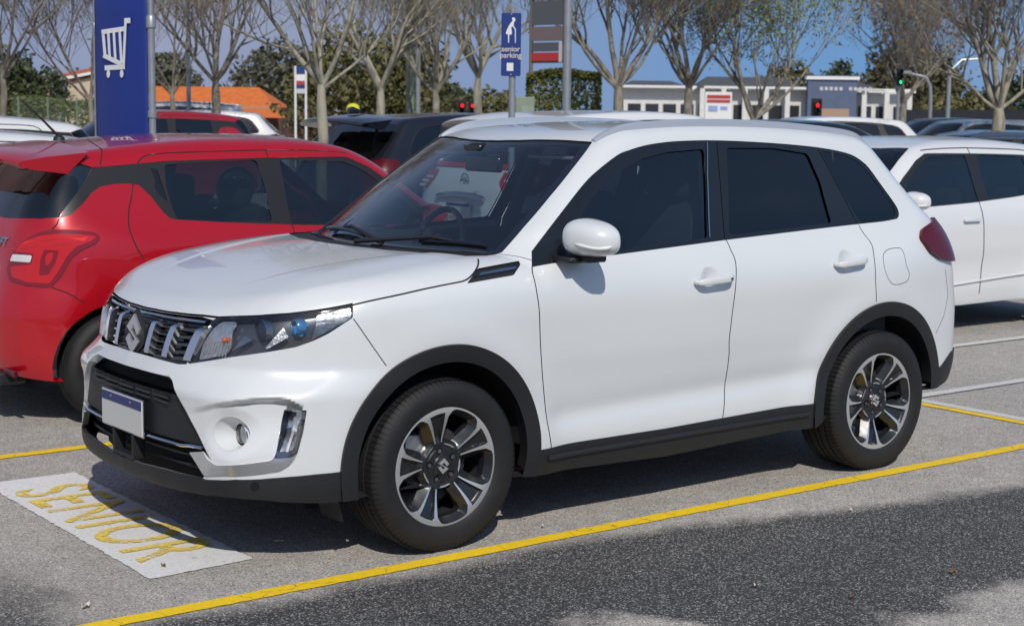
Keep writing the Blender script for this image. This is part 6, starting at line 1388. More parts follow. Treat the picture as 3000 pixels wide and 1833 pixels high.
bare_tree('slim bare tree close to the left post of the trolley banner',(7.40,20.32,0),1.0,'C',seed=23,bark=BARK2,fork=1.9,r0=.055,starts=[(140,35,2.2,.035),(120,60,2.2,.038),(-40,62,2.0,.036),(-30,80,2.2,.036),(60,50,1.8,.03),(240,50,1.8,.03)],H=5,leaves=700,leafsize=.04)
bare_tree('bare pale-trunked tree right of the near tree, before the olive evergreens',(14.05,21.58,0),.4,'D',seed=31,fork=2.25,r0=.10,starts=st_b,H=7,leaves=300,leafsize=.04,twigmat=TWIG2)
bare_tree('bare tree whose trunk stands right of the tall green post',(17.23,24.23,0),2.2,'D')
bare_tree('leafless tree with a broad crown just right of the pylon sign post',(16.54,17.15,0),.2,'E',seed=47,bark=BARK2,fork=2.3,r0=.115,starts=[(135,50,2.4,.08),(150,28,2.3,.055),(100,75,2.4,.085),(-38,55,2.6,.085),(-25,35,2.4,.055),(230,55,2.2,.06),(40,55,2.2,.06)],H=8,leaves=200,leafsize=.04,dens=1.1)
bare_tree('leafless tree with dense brown twigs before the white shops',(21.79,20.75,0),1.9,'E',1.05)
bare_tree('tree with bright green spring leaves in front of the shops',(22.99,19.84,0),.5,'F',seed=58,bark=BARK2,fork=1.7,r0=.13,starts=[(140,50,2.3,.08),(120,70,2.4,.08),(-35,45,2.6,.09),(-50,30,2.6,.06),(60,60,2.2,.06),(230,50,2.2,.06)],H=7,leaves=11000,leafmat=LGREEN,leafsize=.042,dens=.9)
bare_tree('big pale-barked tree with heavy forking limbs at the right edge',(20.57,11.55,0),.1,'G',seed=64,fork=1.95,r0=.135,starts=[(142,60,2.6,.095),(150,32,2.4,.05),(110,84,2.8,.10),(-35,62,2.5,.09),(-38,30,2.3,.05),(60,60,2.3,.06),(230,55,2.3,.06)],H=8,leaves=900,leafsize=.05)
bare_tree('leafless tree with a wide crown of seed balls over the dark evergreen',(38.59,28.23,0),1.2,'H',seed=71,bark=BARK2,fork=2.3,r0=.13,starts=[(150,50,3.2,.09),(110,70,3.4,.10),(-30,60,3.4,.09),(20,50,3,.07),(240,50,3,.07),(-60,35,3.2,.07)],H=9,leaves=3500,leafsize=.07,dens=1.1)
bare_tree('bare tree at the top left corner above the dark green bush',(5.86,20.22,0),2.5,'C',1.2)
bare_tree('thin bare tree in the gap between the banner and the lamp post',(9.83,22.27,0),.9,'C',1.1)
bare_tree('bare tree behind the senior parking sign, leaning to the right',(22.74,30.17,0),4.0,'D',1.25)
def blob(name,label,loc,parts,n,size,mat,cat='tree',group=None,trunk=None,seed=1,sc=1):
    """crown of many leaf-sized faces in a few uneven masses"""
    rg=random.Random(seed); root=empty(name,loc,0,label,cat,group); V=[];F=[]; tot=sum(a[3]*a[4]*a[5] for a in parts)
    for (cx,cy,cz,rx,ry,rz) in parts:
        m=int(n*rx*ry*rz/tot)
        for _ in range(m):
            d=Vector((rg.gauss(0,1),rg.gauss(0,1),rg.gauss(0,1))).normalized(); r=rg.uniform(.45,1)**.45
            w=1+.18*math.sin(d.x*7+seed)+.16*math.sin(d.z*9+d.y*5+seed*2)+.10*math.sin(d.x*17+d.z*13)
            c=Vector((cx+d.x*rx*r*w,cy+d.y*ry*r*w,cz+d.z*rz*r*w))
            if c.z<.02: continue
            a=(d*.6+Vector((rg.gauss(0,1),rg.gauss(0,1),rg.gauss(0,1)))*.8).normalized(); b=a.orthogonal().normalized(); b.rotate(Matrix.Rotation(rg.uniform(0,6.28),3,a)); e=a.cross(b); s=size*rg.uniform(.5,1.4); k=len(V)
            V+=[c-b*s,c+e*s*.6,c+b*s,c-e*s*.6]; F.append((k,k+1,k+2,k+3))
    mk('crown',V,F,[mat],root,smooth=False)
    mb=MB(); p=parts[0]
    if trunk:
        mb.tube([(p[0]*.2,p[1]*.2,-.05),(p[0]*.4,p[1]*.4,p[2]*.5),(p[0],p[1],p[2])],[trunk,trunk*.8,trunk*.4],8)
        for q in parts[1:5]: mb.tube([(p[0]*.4,p[1]*.4,p[2]*.5),(q[0],q[1],q[2])],[trunk*.5,trunk*.2],6)
    else: mb.tube([(p[0],p[1],-.02),(p[0],p[1],p[2]*.7)],[.05,.03],6)
    mb.build('trunk',[BARK],root,smooth=True); root.scale=(sc,)*3; return root
GE='evergreen trees beyond the car park'
# dark mass behind the near tree, olive mass further right
blob('evergreen_tree','dark grey-green tree behind the blue and white post sign',(44.39,79.56,0),[(0,0,2.9,2.2,2,1.5),(-1.2,.5,2.2,1.6,1.5,1.2),(1.4,0,2.3,1.5,1.4,1.4)],5200,.13,LRED,group=GE,trunk=.2,seed=2,sc=1.3)
blob('evergreen_tree','palm-like dark tree above the left end of the orange roof',(36.73,80.32,0),[(0,0,2.9,1.3,1.2,.9),(1.1,0,2.5,.8,.8,.6)],2200,.12,LRED,group=GE,trunk=.12,seed=5,sc=1.3)
blob('evergreen_tree','olive green tree right behind the nearest grey trunk',(24.34,39.08,0),[(0,0,2.6,2.0,1.8,1.7),(-1,.4,1.8,1.6,1.4,1.3),(1.4,0,2.0,1.5,1.5,1.4)],6500,.11,LOLIVE,group=GE,trunk=.2,seed=3)
blob('evergreen_tree','olive tree behind the tall green post',(26.71,39.82,0),[(0,0,2.2,1.4,1.3,1.9),(.8,0,3.1,.8,.8,1.0)],4500,.11,LOLIVE,group=GE,trunk=.15,seed=8)
blob('evergreen_tree','small dark round tree left of the senior parking sign post',(37.42,51.93,0),[(0,0,1.9,1.1,1,.9),(-.6,0,1.6,.8,.8,.7)],2400,.11,LDARK,group=GE,trunk=.1,seed=9)
blob('evergreen_tree','lower yellow-green tree touching the senior parking sign post',(33.82,44.54,0),[(0,0,1.8,1.2,1.1,.75),(-1.1,0,1.6,.9,.8,.6),(.9,0,1.5,.8,.8,.6)],3200,.10,LOLIVE,group=GE,trunk=.1,seed=10)
blob('evergreen_tree','large dark evergreen behind the green traffic light',(102.03,78.72,0),[(0,0,3.3,2.9,2.5,2.3),(-1.9,0,2.6,1.7,1.6,1.4),(2.0,0,2.8,1.8,1.8,1.8),(2.4,0,1.7,1.5,1.5,1.3)],9000,.15,LCON,group=GE,trunk=.3,seed=12,sc=1.42)
blob('evergreen_tree','pointed dark conifer just above the blue shop front',(101.29,85.62,0),[(0,0,4.0,1.6,1.5,2.0),(0,0,5.3,.8,.8,1.3)],2600,.17,LDARK,group=GE,trunk=.2,seed=13)
blob('evergreen_tree','dark evergreen behind the bright green tree',(97.91,88.20,0),[(0,0,4.2,2.2,2,2.2),(-1.6,0,3.6,1.6,1.5,1.6),(1.5,0,3.6,1.2,1.2,1.4)],3600,.18,LOLIVE,group=GE,trunk=.3,seed=14)
blob('evergreen_tree','low green tree at the right of the big dark evergreen',(72.13,50.82,0),[(0,0,1.9,2.6,2,1.4),(-2,0,1.7,1.8,1.5,1.2)],3800,.15,LOLIVE,group=GE,trunk=.15,seed=15)
blob('evergreen_tree','dark green tree cut by the right edge of the view',(66.17,42.70,0),[(0,0,2.3,2.2,2,1.7)],3600,.15,LDARK,group=GE,trunk=.15,seed=16)
blob('shrub','dark green bush above the brick wall at the far left',(14.53,44.03,0),[(0,0,2.6,.9,.9,.9),(-.5,0,2.1,.9,.9,.9)],3000,.09,LDARK,'bush',trunk=.08,seed=17)
blob('shrub','round dark green bush between the brick wall and the beige gable',(17.64,49.25,0),[(0,0,2.2,1.0,.9,.8),(-.8,0,2.0,.9,.8,.8)],3800,.08,LDARK,'bush',trunk=.08,seed=18)
def hedge(label,a,b,w,h,n,size,mat,seed,z0=0,name='hedge'):
    rg=random.Random(seed); a=Vector((*a,0)); b=Vector((*b,0)); d=b-a; Ln=d.length; ang=math.atan2(d.y,d.x); root=empty(name,((a.x+b.x)/2,(a.y+b.y)/2,0),ang,label,'hedge'); V=[];F=[]
    for _ in range(n):
        x=rg.uniform(-Ln/2,Ln/2); f=rg.random(); y=rg.uniform(-w/2,w/2); z=rg.uniform(z0,h)
        if f<.45: y=-w/2+abs(rg.gauss(0,.07))
        elif f<.7: z=h-abs(rg.gauss(0,.08))
        elif f<.85: x=math.copysign(Ln/2-abs(rg.gauss(0,.06)),x)
        k=.05*math.sin(x*3.1+seed)+.05*math.sin(z*5+x); c=Vector((x,y-k,z+k)); q=Vector((rg.gauss(0,1),rg.gauss(0,1),rg.gauss(0,1))).normalized(); e=q.orthogonal().normalized(); s=size*rg.uniform(.5,1.4); i=len(V); V+=[c-q*s,c+e*s*.6,c+q*s,c-e*s*.6]; F.append((i,i+1,i+2,i+3))
    mk('foliage',V,F,[mat],root,smooth=False); mb=MB()
    for j in range(max(2,int(Ln/.6))): mb.tube([(-Ln/2+.3+j*.6,0,0),(-Ln/2+.32+j*.6,.02,h*.8)],[.04,.02],6)
    mb.build('stem',[BARK],root); return root
hedge('clipped square hedge crossed by the thick grey sign post',(21.35,26.16),(22.82,25.04),1.2,2.703,9000,.055,LHEDGE,21)
hedge('green creeper hedge behind the wire fence at the left',(11.90,38.43),(15.40,38.29),.9,1.924,8000,.07,LHEDGE,22)
# ================= buildings, fences =================
def rot2(mb,loc,ang): return mb
STUC=vary(pbr('white_render_wall',(.62,.62,.60),.8),2,.08); BLUEW=vary(pbr('blue_grey_wall',(.085,.115,.19),.7),2,.08); ROOFG=vary(pbr('grey_roof_sheet',(.085,.085,.09),.7),3,.15); WIN=pbr('shop_window',(.03,.032,.038),.12,0,.5); BEIGE=vary(pbr('beige_render',(.50,.42,.30),.85),1.2,.08); TILE=vary(pbr('terracotta_tile',(.40,.115,.055),.8),5,.3); OTILE=vary(pbr('orange_tile',(.60,.155,.035),.75),4,.2); BRICK=vary(pbr('brown_brick',(.30,.19,.13),.85),8,.25); TAN=pbr('tan_panel',(.36,.25,.17),.8); WHT=pbr('white_trim',(.72,.72,.70),.6); DKW=pbr('dark_red_wall',(.10,.045,.04),.8); LET=pbr('sign_lettering',(.5,.52,.55),.6)
def frame(a,b):
    a=Vector((*a,0)); b=Vector((*b,0)); d=b-a; return ((a.x+b.x)/2,(a.y+b.y)/2,0),math.atan2(d.y,d.x),d.length
c,ang,Ln=frame((71.18,79.42),(87.55,66.95))
shop=empty('shop_row',c,ang,'long white and blue-grey row of shops with grey roofs and pillars across the road','building')
zf=3.613; zr=4.513; h=Ln/2
mb=MB(); mb.box((0,3.0,zf/2),(Ln,5,zf)); mb.build('wall',[STUC],shop)
mb=MB(); 
for x0,x1,zt in ((-h-.3,-h*.52,zr-.35),(-h*.50,h*.27,zr),(h*.28,h*.80,zr-.25)):
    mb.add([(x0,-.4,zf),(x1,-.4,zf),(x1,6,zf),(x0,6,zf),(x0+1.2,2.8,zt),(x1-1.2,2.8,zt)],[(0,1,5,4),(2,3,4,5),(1,2,5),(3,0,4)])
mb.build('roof',[ROOFG],shop)
mb=MB(); mb.box((-h*.75,-.1,zf+.06),(h*.52,.5,.22)); mb.box((-h*.08,-.1,zf+.06),(h*.72,.5,.22)); mb.box((h*.80,-.1,zf-.02),(h*.42,.5,.26)); mb.build('fascia',[WHT],shop)
mb=MB(); bx0,bx1=h*.265,h*.60; mb.box(((bx0+bx1)/2,-.35,(zf+1.0)/2+.25),(bx1-bx0,.6,zf+.5)); bw=mb.build('shop_front',[BLUEW],shop)
mb=MB(); mb.box(((bx0+bx1)/2,-.40,zf+.82),(bx1-bx0+.3,.8,.22)); mb.build('parapet_cap',[WHT],bw)
mb=MB()
for i in range(11):
    if i in (5,): continue
    mb.box((bx0+.95+i*.34,-.68,zf+.08),(.22,.04,.24))
mb.build('shop_lettering',[LET],bw)
mb=MB(); mb.box(((bx0+bx1)/2,-.66,1.15),(bx1-bx0-1.0,.06,2.3)); mb.build('window',[TAN],bw)
wm=MB(); pm=MB(); k=0
for x in np.arange(-h+.6,bx0-.4,1.25):
    pane=MB(); pane.box((x+.35,.47,1.35),(.92,.08,2.3)); pane.build('window',[WIN],shop)
for x in np.arange(bx1+.5,h-.4,1.25):
    pane=MB(); pane.box((x+.35,.47,1.35),(.92,.08,2.3)); pane.build('window',[WIN],shop)
for x in list(np.arange(-h*.45,bx0-.3,1.5))+list(np.arange(bx1+.6,h,1.6)):
    p_=MB(); p_.box((x,-.25,zf/2),(.34,.34,zf)); p_.build('pillar',[STUC],shop)
# orange roofed building
c,ang,Ln=frame((29.93,67.77),(35.60,63.45)); h=Ln/2
org=empty('tiled_roof_building',c,ang,'low building with bright orange tiled roof behind the white wagons','building')
ze=1.839; zt=2.839; mb=MB(); mb.box((0,2.5,ze/2),(Ln*.86,4.6,ze)); mb.build('wall',[DKW],org)
mb=MB(); mb.add([(-h,-.3,ze),(h*.80,-.3,ze),(h*.80,5,ze),(-h,5,ze),(-h,2.3,zt),(h*.46,2.3,zt)],[(0,1,5,4),(1,2,5),(2,3,4,5),(3,0,4)]); mb.build('roof',[OTILE],org)
mb=MB(); mb.add([(-h*.2,-2.2,ze-.50),(h*1.02,-2.2,ze-.50),(h*.84,-.3,ze-.06),(-h*.2,-.3,ze-.06)],[(0,1,2,3)]); mb.build('verandah_roof',[OTILE],org)
mb=MB(); mb.box((-h*.1,-.36,ze-.03),(h*1.8,.1,.10)); mb.build('gutter',[TAN],org)
# beige gable
c,ang,Ln=frame((23.34,62.65),(25.19,61.24)); h=Ln/2
gab=empty('gable_house',c,ang,'beige building with a sloping terracotta roof edge left of the trolley banner','building')
zl=2.906; zh=3.268
mb=MB(); P4=[(-h,0),(h,0),(h,zh),(-h+.5,zl-.15)]; mb.prism(P4,(0,0,0),(1,0,0),(0,0,1),(0,1,0),5.0); mb.build('wall',[BEIGE],gab)
mb=MB(); mb.add([(-h-.35,-.25,zl-.08),(h+.1,-.25,zh+.12),(h+.1,5.2,zh+.12),(-h-.35,5.2,zl-.08),(-h-.35,-.25,zl+.10),(h+.1,-.25,zh+.34),(h+.1,5.2,zh+.34),(-h-.35,5.2,zl+.10)],[(0,1,5,4),(4,5,6,7),(3,2,1,0),(2,3,7,6),(0,4,7,3),(1,2,6,5)]); mb.build('roof',[TILE],gab)
mb=MB(); mb.add([(-h-.36,-.27,zl-.16),(h+.1,-.27,zh+.04),(h+.1,-.27,zh+.16),(-h-.36,-.27,zl-.04)],[(0,1,2,3)]); mb.build('bargeboard',[WHT],gab)
for x in (-.35,.25):
    mb=MB(); mb.tube([(x,.6,zl+.1),(x,.6,zl+.55)],.05,8); mb.lathe([(.0,.58),(.09,.56),(.09,.50)],c=(x,.6,zl),n=10); mb.build('roof_vent',[ROOFG],gab)
def wallthing(name,label,cat,a,b,h,th,mat,cap=None,z0=0):
    c,ang,Ln=frame(a,b); r=empty(name,c,ang,label,cat); mb=MB(); mb.box((0,0,(h+z0)/2),(Ln,th,h-z0)); mb.build('wall_panel',[mat],r)
    if cap: mb=MB(); mb.box((0,0,h+.04),(Ln+.08,th+.08,.08)); mb.build('coping',[cap],r)
    return r
wallthing('brick_wall','brown brick wall with coping above the hedge at the far left','wall',(17.08,54.75),(19.36,53.01),2.414,.3,BRICK,TILE)
wallthing('boundary_fence','dark grey sheet fence behind the cars at the right edge','fence',(56.39,42.54),(50.91,28.98),2.081,.12,ROOFG)
wallthing('boundary_wall','low pale wall in front of the dark grey sheet fence','wall',(47.41,34.18),(43.67,24.36),1.667,.2,STUC)
wallthing('boundary_wall','low brown wall beside the orange roofed building','wall',(26.48,47.59),(29.24,42.96),1.620,.2,DKW)
mb=MB(); c,ang,Ln=frame((10.29,32.05),(12.59,31.56)); fe=empty('wire_fence',c,ang,'green wire mesh fence with thin posts in front of the creeper hedge','fence'); zt=1.928
for i in range(4):
    p_=MB(); p_.tube([(-Ln/2+.15+i*(Ln-.3)/3,0,0),(-Ln/2+.15+i*(Ln-.3)/3,0,zt)],.022,6); p_.build('fence_post',[pbr('green_post',(.16,.22,.17),.6)],fe)
for i in range(60): x=-Ln/2+i*Ln/59; mb.tube([(x,0,.1),(x,0,zt-.03)],.004,3,cap=False)
for z in (zt-.03,zt*.6,zt*.3): mb.tube([(-Ln/2,0,z),(Ln/2,0,z)],.006,3)
mb.build('mesh_wire',[pbr('green_post',(.16,.22,.17),.6)],fe)
gb=empty('utility_cabinet',(18.84,23.01,0),-.6,'pale green utility cabinet in front of the clipped square hedge','cabinet'); mb=MB(); zc=2.045; mb.box((0,0,zc/2),(.44,.35,zc),bev=.02); mb.build('cabinet_body',[pbr('pale_green_paint',(.23,.28,.22),.6)],gb); mb=MB(); mb.box((.05,-.185,zc/2),(.28,.02,zc*.8)); mb.build('door',[pbr('pale_green_door',(.27,.34,.27),.6)],gb)
# ================= signs, posts, lights =================
GALV=vary(pbr('galvanised_steel',(.34,.36,.38),.45,.6),6,.12); SBLUE=pbr('sign_blue',(.018,.045,.20),.45); NBLUE=pbr('banner_blue',(.012,.032,.22),.5); SWH=pbr('sign_white',(.72,.73,.74),.5); CREAM=pbr('sign_cream',(.62,.58,.50),.5)
def textmesh(body,size,spacing=1,bold=0):
    cu=bpy.data.curves.new('t','FONT'); cu.body=body; cu.size=size; cu.align_x='CENTER'; cu.space_character=spacing; cu.offset=bold; cu.extrude=.0008
    to=bpy.data.objects.new('tmp',cu); COL.objects.link(to); dg=bpy.context.evaluated_depsgraph_get(); me=bpy.data.meshes.new_from_object(to.evaluated_get(dg)); bpy.data.objects.remove(to); return me
# trolley banner
pa=Vector((1.85,6.81)); pb=Vector((2.00,6.06)); c,ang,Ln=frame(pa,pb)
ban=empty('trolley_bay_banner',c,ang,'blue trolley bay banner with a white shopping trolley between two steel posts','sign')
h=Ln/2; zb=.55; zt=3.1
for x,r in((-h,.016),(h,.028)):
    mb=MB(); mb.tube([(x,0,0),(x,0,2.375 if x>0 else 2.337)],r,12); mb.lathe([(r*1.0,-.09),(r*1.35,-.08),(r*1.35,.0),(r*.9,.02),(0,.03)],c=(x,0,2.375 if x>0 else 2.337),n=12); 
    mb.lathe([(r,-.03),(r*1.3,-.025),(r*1.3,.025),(r,.03)],c=(x,0,1.62),n=12); mb.tube([(x,0,2.2),(x,0,3.3)],r*.7,10); mb.build('post',[GALV],ban,smooth=True,angle=40)
V=[];F=[];nx=14
for i in range(nx+1):
    t=i/nx; x=-h+.018+(Ln-.052)*t; y=-.012-.035*math.sin(math.pi*t); 
    for z in (zb,1.2,1.8,2.4,zt): V.append((x+.004*math.sin(z*3),y,z))
for i in range(nx):
    for j in range(4): F.append((i*5+j,i*5+5+j,i*5+6+j,i*5+j+1))
pn=mk('banner_panel',V,F,[NBLUE],ban,smooth=True); md=pn.modifiers.new('th','SOLIDIFY'); md.thickness=.006; md.offset=0
# trolley pictogram, drawn on the panel
def picto(parts,sc,ox,oz,parent,mat,name,yfun):
    mb=MB()
    for poly in parts:
        q=[(ox+p[0]*sc*1.5,oz-p[1]*sc) for p in poly]; 
        y=min(yfun(a) for a,_ in q); mb.prism(q,(0,y-.008,0),(1,0,0),(0,0,1),(0,-1,0),.004)
    return mb.build(name,[mat],parent)
def bar(a,b,w):
    ax,ay=a;bx,by=b; L_=math.hypot(bx-ax,by-ay); nx_,ny=-(by-ay)/L_*w/2,(bx-ax)/L_*w/2; return [(ax+nx_,ay+ny),(bx+nx_,by+ny),(bx-nx_,by-ny),(ax-nx_,ay-ny)]
T_=[bar((1110,188),(1060,188),40),bar((1073,170),(1045,560),18),bar((852,268),(1070,248),36),bar((862,260),(876,455),22),bar((914,262),(923,465),18),bar((966,258),(976,490),18),bar((1018,250),(1030,515),18),bar((868,452),(1030,525),34),bar((876,552),(1054,545),38)]
for cx_ in (907,1030): T_.append([(cx_+14*math.cos(a),600+31*math.sin(a)) for a in np.linspace(0,2*math.pi,17)[:-1]])
sc=1/2464*900/3000*2464*0.00336
T_=[[(x-985,y-400) for x,y in p] for p in T_]
yf=lambda x:-.014-.035*math.sin(math.pi*min(1,max(0,(x+h-.018)/(Ln-.052))))
picto(T_,sc,-.005,2.139,ban,SWH,'trolley_symbol',yf)
# senior parking sign
sg_=empty('senior_parking_sign',(4.19,4.27,0),math.radians(-47),'narrow blue senior parking sign on a steel post behind the white SUV roof','sign')
mb=MB(); zt=2.468; mb.tube([(.006,.03,0),(.006,.03,zt)],.0265,14); mb.tube([(.03,.03,zt-.03),(.03,.03,zt+.012)],.012,8); mb.build('post',[GALV],sg_,smooth=True,angle=40)
z1=2.436; z0=1.951; w_=.155/2
mb=MB(); mb.prism([tuple(p) for p in rnd(np.array([(-w_,z0),(w_,z0),(w_,z1),(-w_,z1)]),.012,4)],(0,0,0),(1,0,0),(0,0,1),(0,-1,0),.004); plate=mb.build('sign_plate',[SBLUE],sg_)
H_=z1-z0; W_=2*w_
fig=[[(1895,155),(1905,150),(1915,152),(1921,165),(1918,182),(1908,188),(1900,182),(1897,170)],[(1898,180),(1888,190),(1872,215),(1855,255),(1848,280),(1866,284),(1868,350),(1874,354),(1876,286),(1892,286),(1896,270),(1890,235),(1897,218),(1918,246),(1920,352),(1925,352),(1925,244),(1908,216),(1910,190)]]
fx=lambda p:[((x-1890)/148*W_,(y-115)/500*H_) for x,y in p]
mb=MB()
for p in fig:
    q=[(a,z1-b) for a,b in fx(p)]; mb.prism(q,(0,-.0042,0),(1,0,0),(0,0,1),(0,-1,0),.0015)
mb.build('walking_person_symbol',[SWH],plate)
for body,yy in (('senior',405),('parking',455)):
    me=textmesh(body,.058,1,.0006); vs=[(v.co.x-.002,-.0045-v.co.z,z1-(yy-115+14)/500*H_+v.co.y) for v in me.vertices]; mk('sign_lettering',vs,[tuple(p.vertices) for p in me.polygons],[CREAM],plate,smooth=False)
mb=MB(); mb.box((-.006,-.005,z1-(542-115)/500*H_),(.052,.002,.062),bev=0); mb.build('white_square',[SWH],plate)
for zz in (z0+.010,z1-.010): mb=MB(); mb.lathe([(0,-.009),(.006,-.007),(.006,-.004)],c=(0,0,zz),axis='y',n=10); mb.build('bolt',[GALV],plate)
def pole(label,u,z,r,mat=GALV,name='light_pole',cat='pole'):
    rt=empty(name,(u[0],u[1],0),0,label,cat); mb=MB(); mb.tube([(0,0,0),(0,0,z*.5),(0,0,z)],[r*1.15,r,r*.8],14); mb.build('pole_shaft',[mat],rt,smooth=True,angle=40); mb=MB(); mb.box((0,0,.02),(r*5,r*5,.04),bev=.01); mb.build('base_plate',[mat],rt)
    mb=MB(); mb.tube([(0,0,z-.1),(.3,-.2,z+.25),(.9,-.6,z+.3)],[r*.6,r*.5,r*.5],8); mb.box((1.15,-.76,z+.3),(.6,.22,.09),rz=-.6,bev=.03); mb.build('lamp_arm',[mat],rt,smooth=True,angle=40); return rt
pole('thin grey lamp pole left of the tree with yellow leaves',(11.87,25.78),7,.045)
pole('tall green-grey post between two bare trees',(17.89,26.26),7,.10,pbr('mossy_post',(.20,.24,.18),.8))
pole('slim blue-grey pole just right of the tall green-grey post',(20.29,29.50),7,.06)
pole('slim pole standing in front of the dark evergreen at the right',(36.45,24.79),3.193,.07)
py=empty('pylon_sign',(11.30,12.28,0),0,'tall shopping pylon sign of dark and red panels on a thick grey post','sign')
mb=MB(); mb.tube([(0,0,0),(0,0,7)],.062,16); mb.build('post',[GALV],py,smooth=True,angle=40)
qa=Vector((11.30,12.28)); qb=Vector((11.13,12.91)); dv=qb-qa; mb=MB(); mb.tube([(dv.x,dv.y,2.252),(dv.x,dv.y,7)],.03,8); mb.tube([(0,0,2.422),(dv.x,dv.y,2.422)],.02,8); mb.build('side_post',[pbr('brown_post',(.15,.13,.12),.8)],py,smooth=True)
an=math.atan2(dv.y,dv.x); Lp=dv.length
def panel(z0,z1,mat,name='sign_panel',x0=.04,x1=.96,off=0):
    mb=MB(); mb.box((dv.x*(x0+x1)/2+off*math.sin(an),dv.y*(x0+x1)/2-off*math.cos(an),(z0+z1)/2),(Lp*(x1-x0),.06,z1-z0),rz=an); return mb.build(name,[mat],py)
PD=pbr('panel_dark_grey',(.09,.10,.11),.5); PM=pbr('panel_maroon_grey',(.17,.13,.13),.5); PR=pbr('panel_red',(.42,.04,.04),.5); PWm=pbr('panel_white',(.5,.5,.5),.5)
zq=[3.313,2.951,2.926,2.721,2.697,2.570,2.552,2.431]
panel(zq[0],7,PD); panel(zq[1],zq[0]-.02,PD); panel(zq[3],zq[2],PM); panel(zq[5],zq[4],PD,x0=.2); panel(zq[7],zq[6],PR,x0=.2); panel(zq[7]-.02,zq[4]+.02,PWm,x0=.13,x1=.2); panel(zq[0]+.0,zq[0]+.05,PWm,x0=.04,x1=.96,off=.01)
# small two-post sign with blue and red panel
ts=empty('post_sign',(19.82,34.93,0),-.5,'white two-post sign with blue and red panel behind the bare trees','sign')
for x in(-.13,.17): mb=MB(); mb.tube([(x,0,0),(x,0,2.960)],.035,8); mb.build('post',[SWH],ts)
for a_,b_,m_ in ((162,178,SBLUE),(180,196,SWH),(196,205,PR),(205,214,SBLUE),(214,226,LET)):
    mb=MB(); za=2.936-(a_-162)*0.01208; zb_=za-(b_-a_)*0.01208+.01; mb.box((.02,-.03,(za+zb_)/2),(.24,.05,za-zb_)); mb.build('sign_panel',[m_],ts)
# white board sign
wb=empty('board_sign',(38.05,36.24,0),-.6,'white board sign with a red lettered top in front of the shops','sign'); za=2.549
mb=MB(); mb.box((0,0,za/2+.15),(.98,.08,za-.3)); bd=mb.build('board',[SWH],wb); mb=MB(); PBL=pbr('pale_blue_print',(.25,.35,.6),.6)
for q_,d_,m_ in (((0,-.05,za-.17),(.86,.03,.12),PR),((0,-.05,za-.33),(.86,.03,.10),PR),((-.2,-.05,za-.60),(.34,.03,.2),PBL),((.2,-.05,za-.58),(.26,.03,.12),PBL),((0,-.05,za-1.05),(.4,.03,.08),PBL)): mb=MB(); mb.box(q_,d_); mb.build('board_print',[m_],bd)
for x in(-.4,.4): mb=MB(); mb.tube([(x,.06,0),(x,.06,za)],.04,8); mb.build('post',[SWH],wb)
# traffic lights
RL=pbr('red_signal',(.5,.01,.01),.4,emit=((1,.01,.02),2.2)); GL=pbr('green_signal',(.02,.5,.2),.4,emit=((.02,1,.35),1.6)); BH=pbr('signal_housing',(.012,.012,.014),.6)
def tlight(label,u,zc,s,lit,back=True):
    rt=empty('traffic_light',(u[0],u[1],0),-.6,label,'traffic light'); mb=MB(); mb.tube([(0,.06,0),(0,.06,zc+.5*s)],.05,8); mb.build('pole',[GALV],rt)
    mb=MB(); mb.box((0,0,zc),(.34*s,.14,1.0*s),bev=.03); hs_=mb.build('signal_head',[BH],rt)
    if back: mb=MB(); mb.box((0,.05,zc),(.60*s,.03,1.35*s),bev=.01); mb.build('backing_board',[BH],hs_)
    for k,dz in enumerate((.3,0,-.3)):
        mb=MB(); mb.lathe([(0,-.10),(.09*s,-.09),(.11*s,-.07)],c=(0,0,zc+dz*s),axis='y',n=14); mb.build('signal_lens',[RL if (lit=='r' and k==0) else GL if (lit=='g' and k==2) else BH],hs_,smooth=True)
        mb=MB(); mb.lathe([(.115*s,-.20),(.12*s,-.20),(.12*s,-.07),(.115*s,-.07)],c=(0,0,zc+dz*s),axis='y',n=14); mb.build('signal_visor',[BH],hs_,smooth=True)
    return rt
tlight('traffic light showing red in front of the blue-grey shop front',(37.87,31.31),1.938-.05,.62,'r')
tlight('traffic light showing green in front of the big dark evergreen',(34.45,25.05),2.886,.52,'g',False)
tlight('left one of the small red traffic lights beside the senior parking sign',(27.08,37.00),1.758,.5,'r')
tlight('right one of the small red traffic lights beside the senior parking sign',(29.71,40.06),1.771,.5,'r')
cp=empty('curved_lamp_post',(37.67,26.40,0),0,'grey post with a curved arm beside the green traffic light','pole'); q0=Vector((37.67,26.40)); q1=Vector((37.39,26.61)); dd=q1-q0
mb=MB(); zk=2.794; zz=2.972; mb.tube([(0,0,0),(0,0,zk-.5),(dd.x*.1,dd.y*.1,zk-.1),(dd.x*.5,dd.y*.5,zz-.02),(dd.x,dd.y,zz+.03),(dd.x*2.2,dd.y*2.2,zz+.12)],[.06,.055,.05,.045,.04,.035],10); mb.build('pole_shaft',[GALV],cp,smooth=True)
mb=MB(); mb.box((dd.x*2.6,dd.y*2.6,zz+.13),(.5,.2,.1),rz=-.6,bev=.03); mb.build('lamp_head',[GALV],cp)
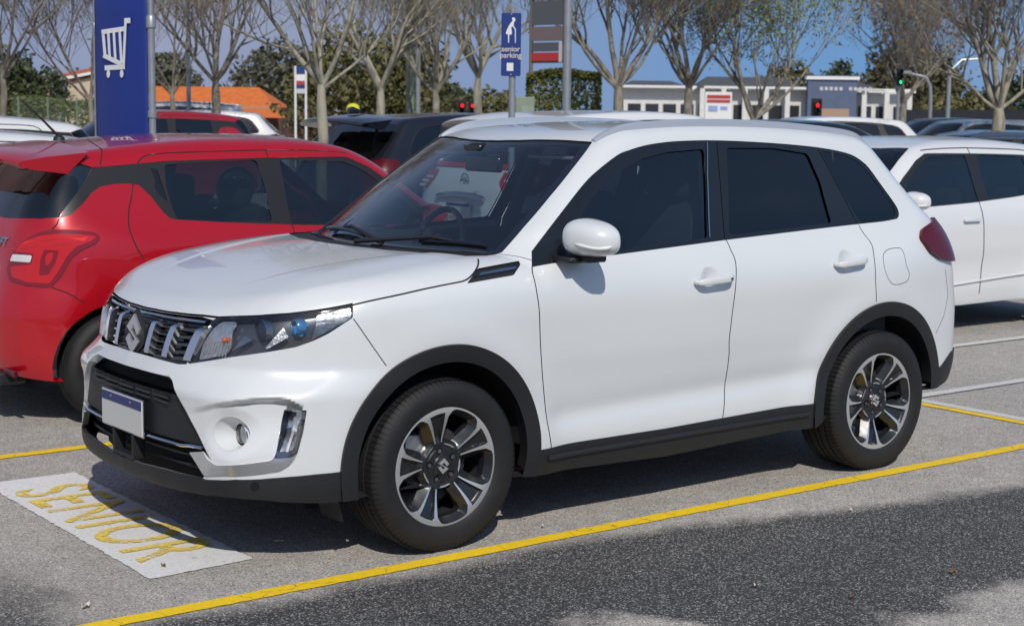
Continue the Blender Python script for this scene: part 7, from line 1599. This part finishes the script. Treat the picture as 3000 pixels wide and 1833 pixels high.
# head with a yellow cap beyond the dark SUV
SKIN=pbr('skin',(.34,.19,.13),.6); CLD=pbr('dark_jacket',(.02,.022,.03),.8); YC=pbr('yellow_cap',(.62,.62,.03),.6)
pe=empty('person',(8.30,13.30,0),0,'person in a yellow cap standing beyond the roof of the dark navy SUV','person')
def person_mesh():
    # one continuous body: stacked rings for trunk and head, limbs skinned in
    me=bpy.data.meshes.new('body'); J={'pel':(0,0,.92),'chest':(0,0,1.25),'neck':(0,0,1.47),'head':(0,-.01,1.58),'top':(0,-.01,1.70),'shl':(-.19,0,1.40),'ell':(-.24,-.02,1.12),'hal':(-.25,-.08,.86),'shr':(.19,0,1.40),'elr':(.24,-.02,1.12),'har':(.25,-.08,.86),'hl':(-.10,0,.86),'kl':(-.11,-.01,.48),'al':(-.11,.02,.09),'tl':(-.12,-.13,.04),'hr':(.10,0,.86),'kr':(.11,-.01,.48),'ar':(.11,.02,.09),'tr':(.12,-.13,.04)}
    R_={'pel':(.15,.11),'chest':(.17,.12),'neck':(.055,.055),'head':(.085,.10),'top':(.075,.085),'shl':(.065,.065),'ell':(.045,.045),'hal':(.04,.025),'shr':(.065,.065),'elr':(.045,.045),'har':(.04,.025),'hl':(.095,.095),'kl':(.065,.065),'al':(.045,.045),'tl':(.04,.03),'hr':(.095,.095),'kr':(.065,.065),'ar':(.045,.045),'tr':(.04,.03)}
    E_=[('pel','chest'),('chest','neck'),('neck','head'),('head','top'),('chest','shl'),('shl','ell'),('ell','hal'),('chest','shr'),('shr','elr'),('elr','har'),('pel','hl'),('hl','kl'),('kl','al'),('al','tl'),('pel','hr'),('hr','kr'),('kr','ar'),('ar','tr')]
    ks=list(J); me.from_pydata([J[k] for k in ks],[(ks.index(a),ks.index(b)) for a,b in E_],[]); o=bpy.data.objects.new('body',me); COL.objects.link(o); o.modifiers.new('s','SKIN'); o.modifiers.new('u','SUBSURF').render_levels=2
    for i,k in enumerate(ks): me.skin_vertices[0].data[i].radius=R_[k]
    me.skin_vertices[0].data[0].use_root=True; me.materials.append(CLD); return o
bo=person_mesh(); bo.parent=pe
mb=MB(); mb.lathe([(.092,.0),(.097,.03),(.085,.075),(.05,.105),(0,.115)],c=(0,-.01,1.665),n=20); mb.add([(-.08,-.08,1.672),(.08,-.08,1.672),(.06,-.18,1.662),(-.06,-.18,1.662)],[(0,1,2,3)]); mb.build('cap',[YC],pe,smooth=True)
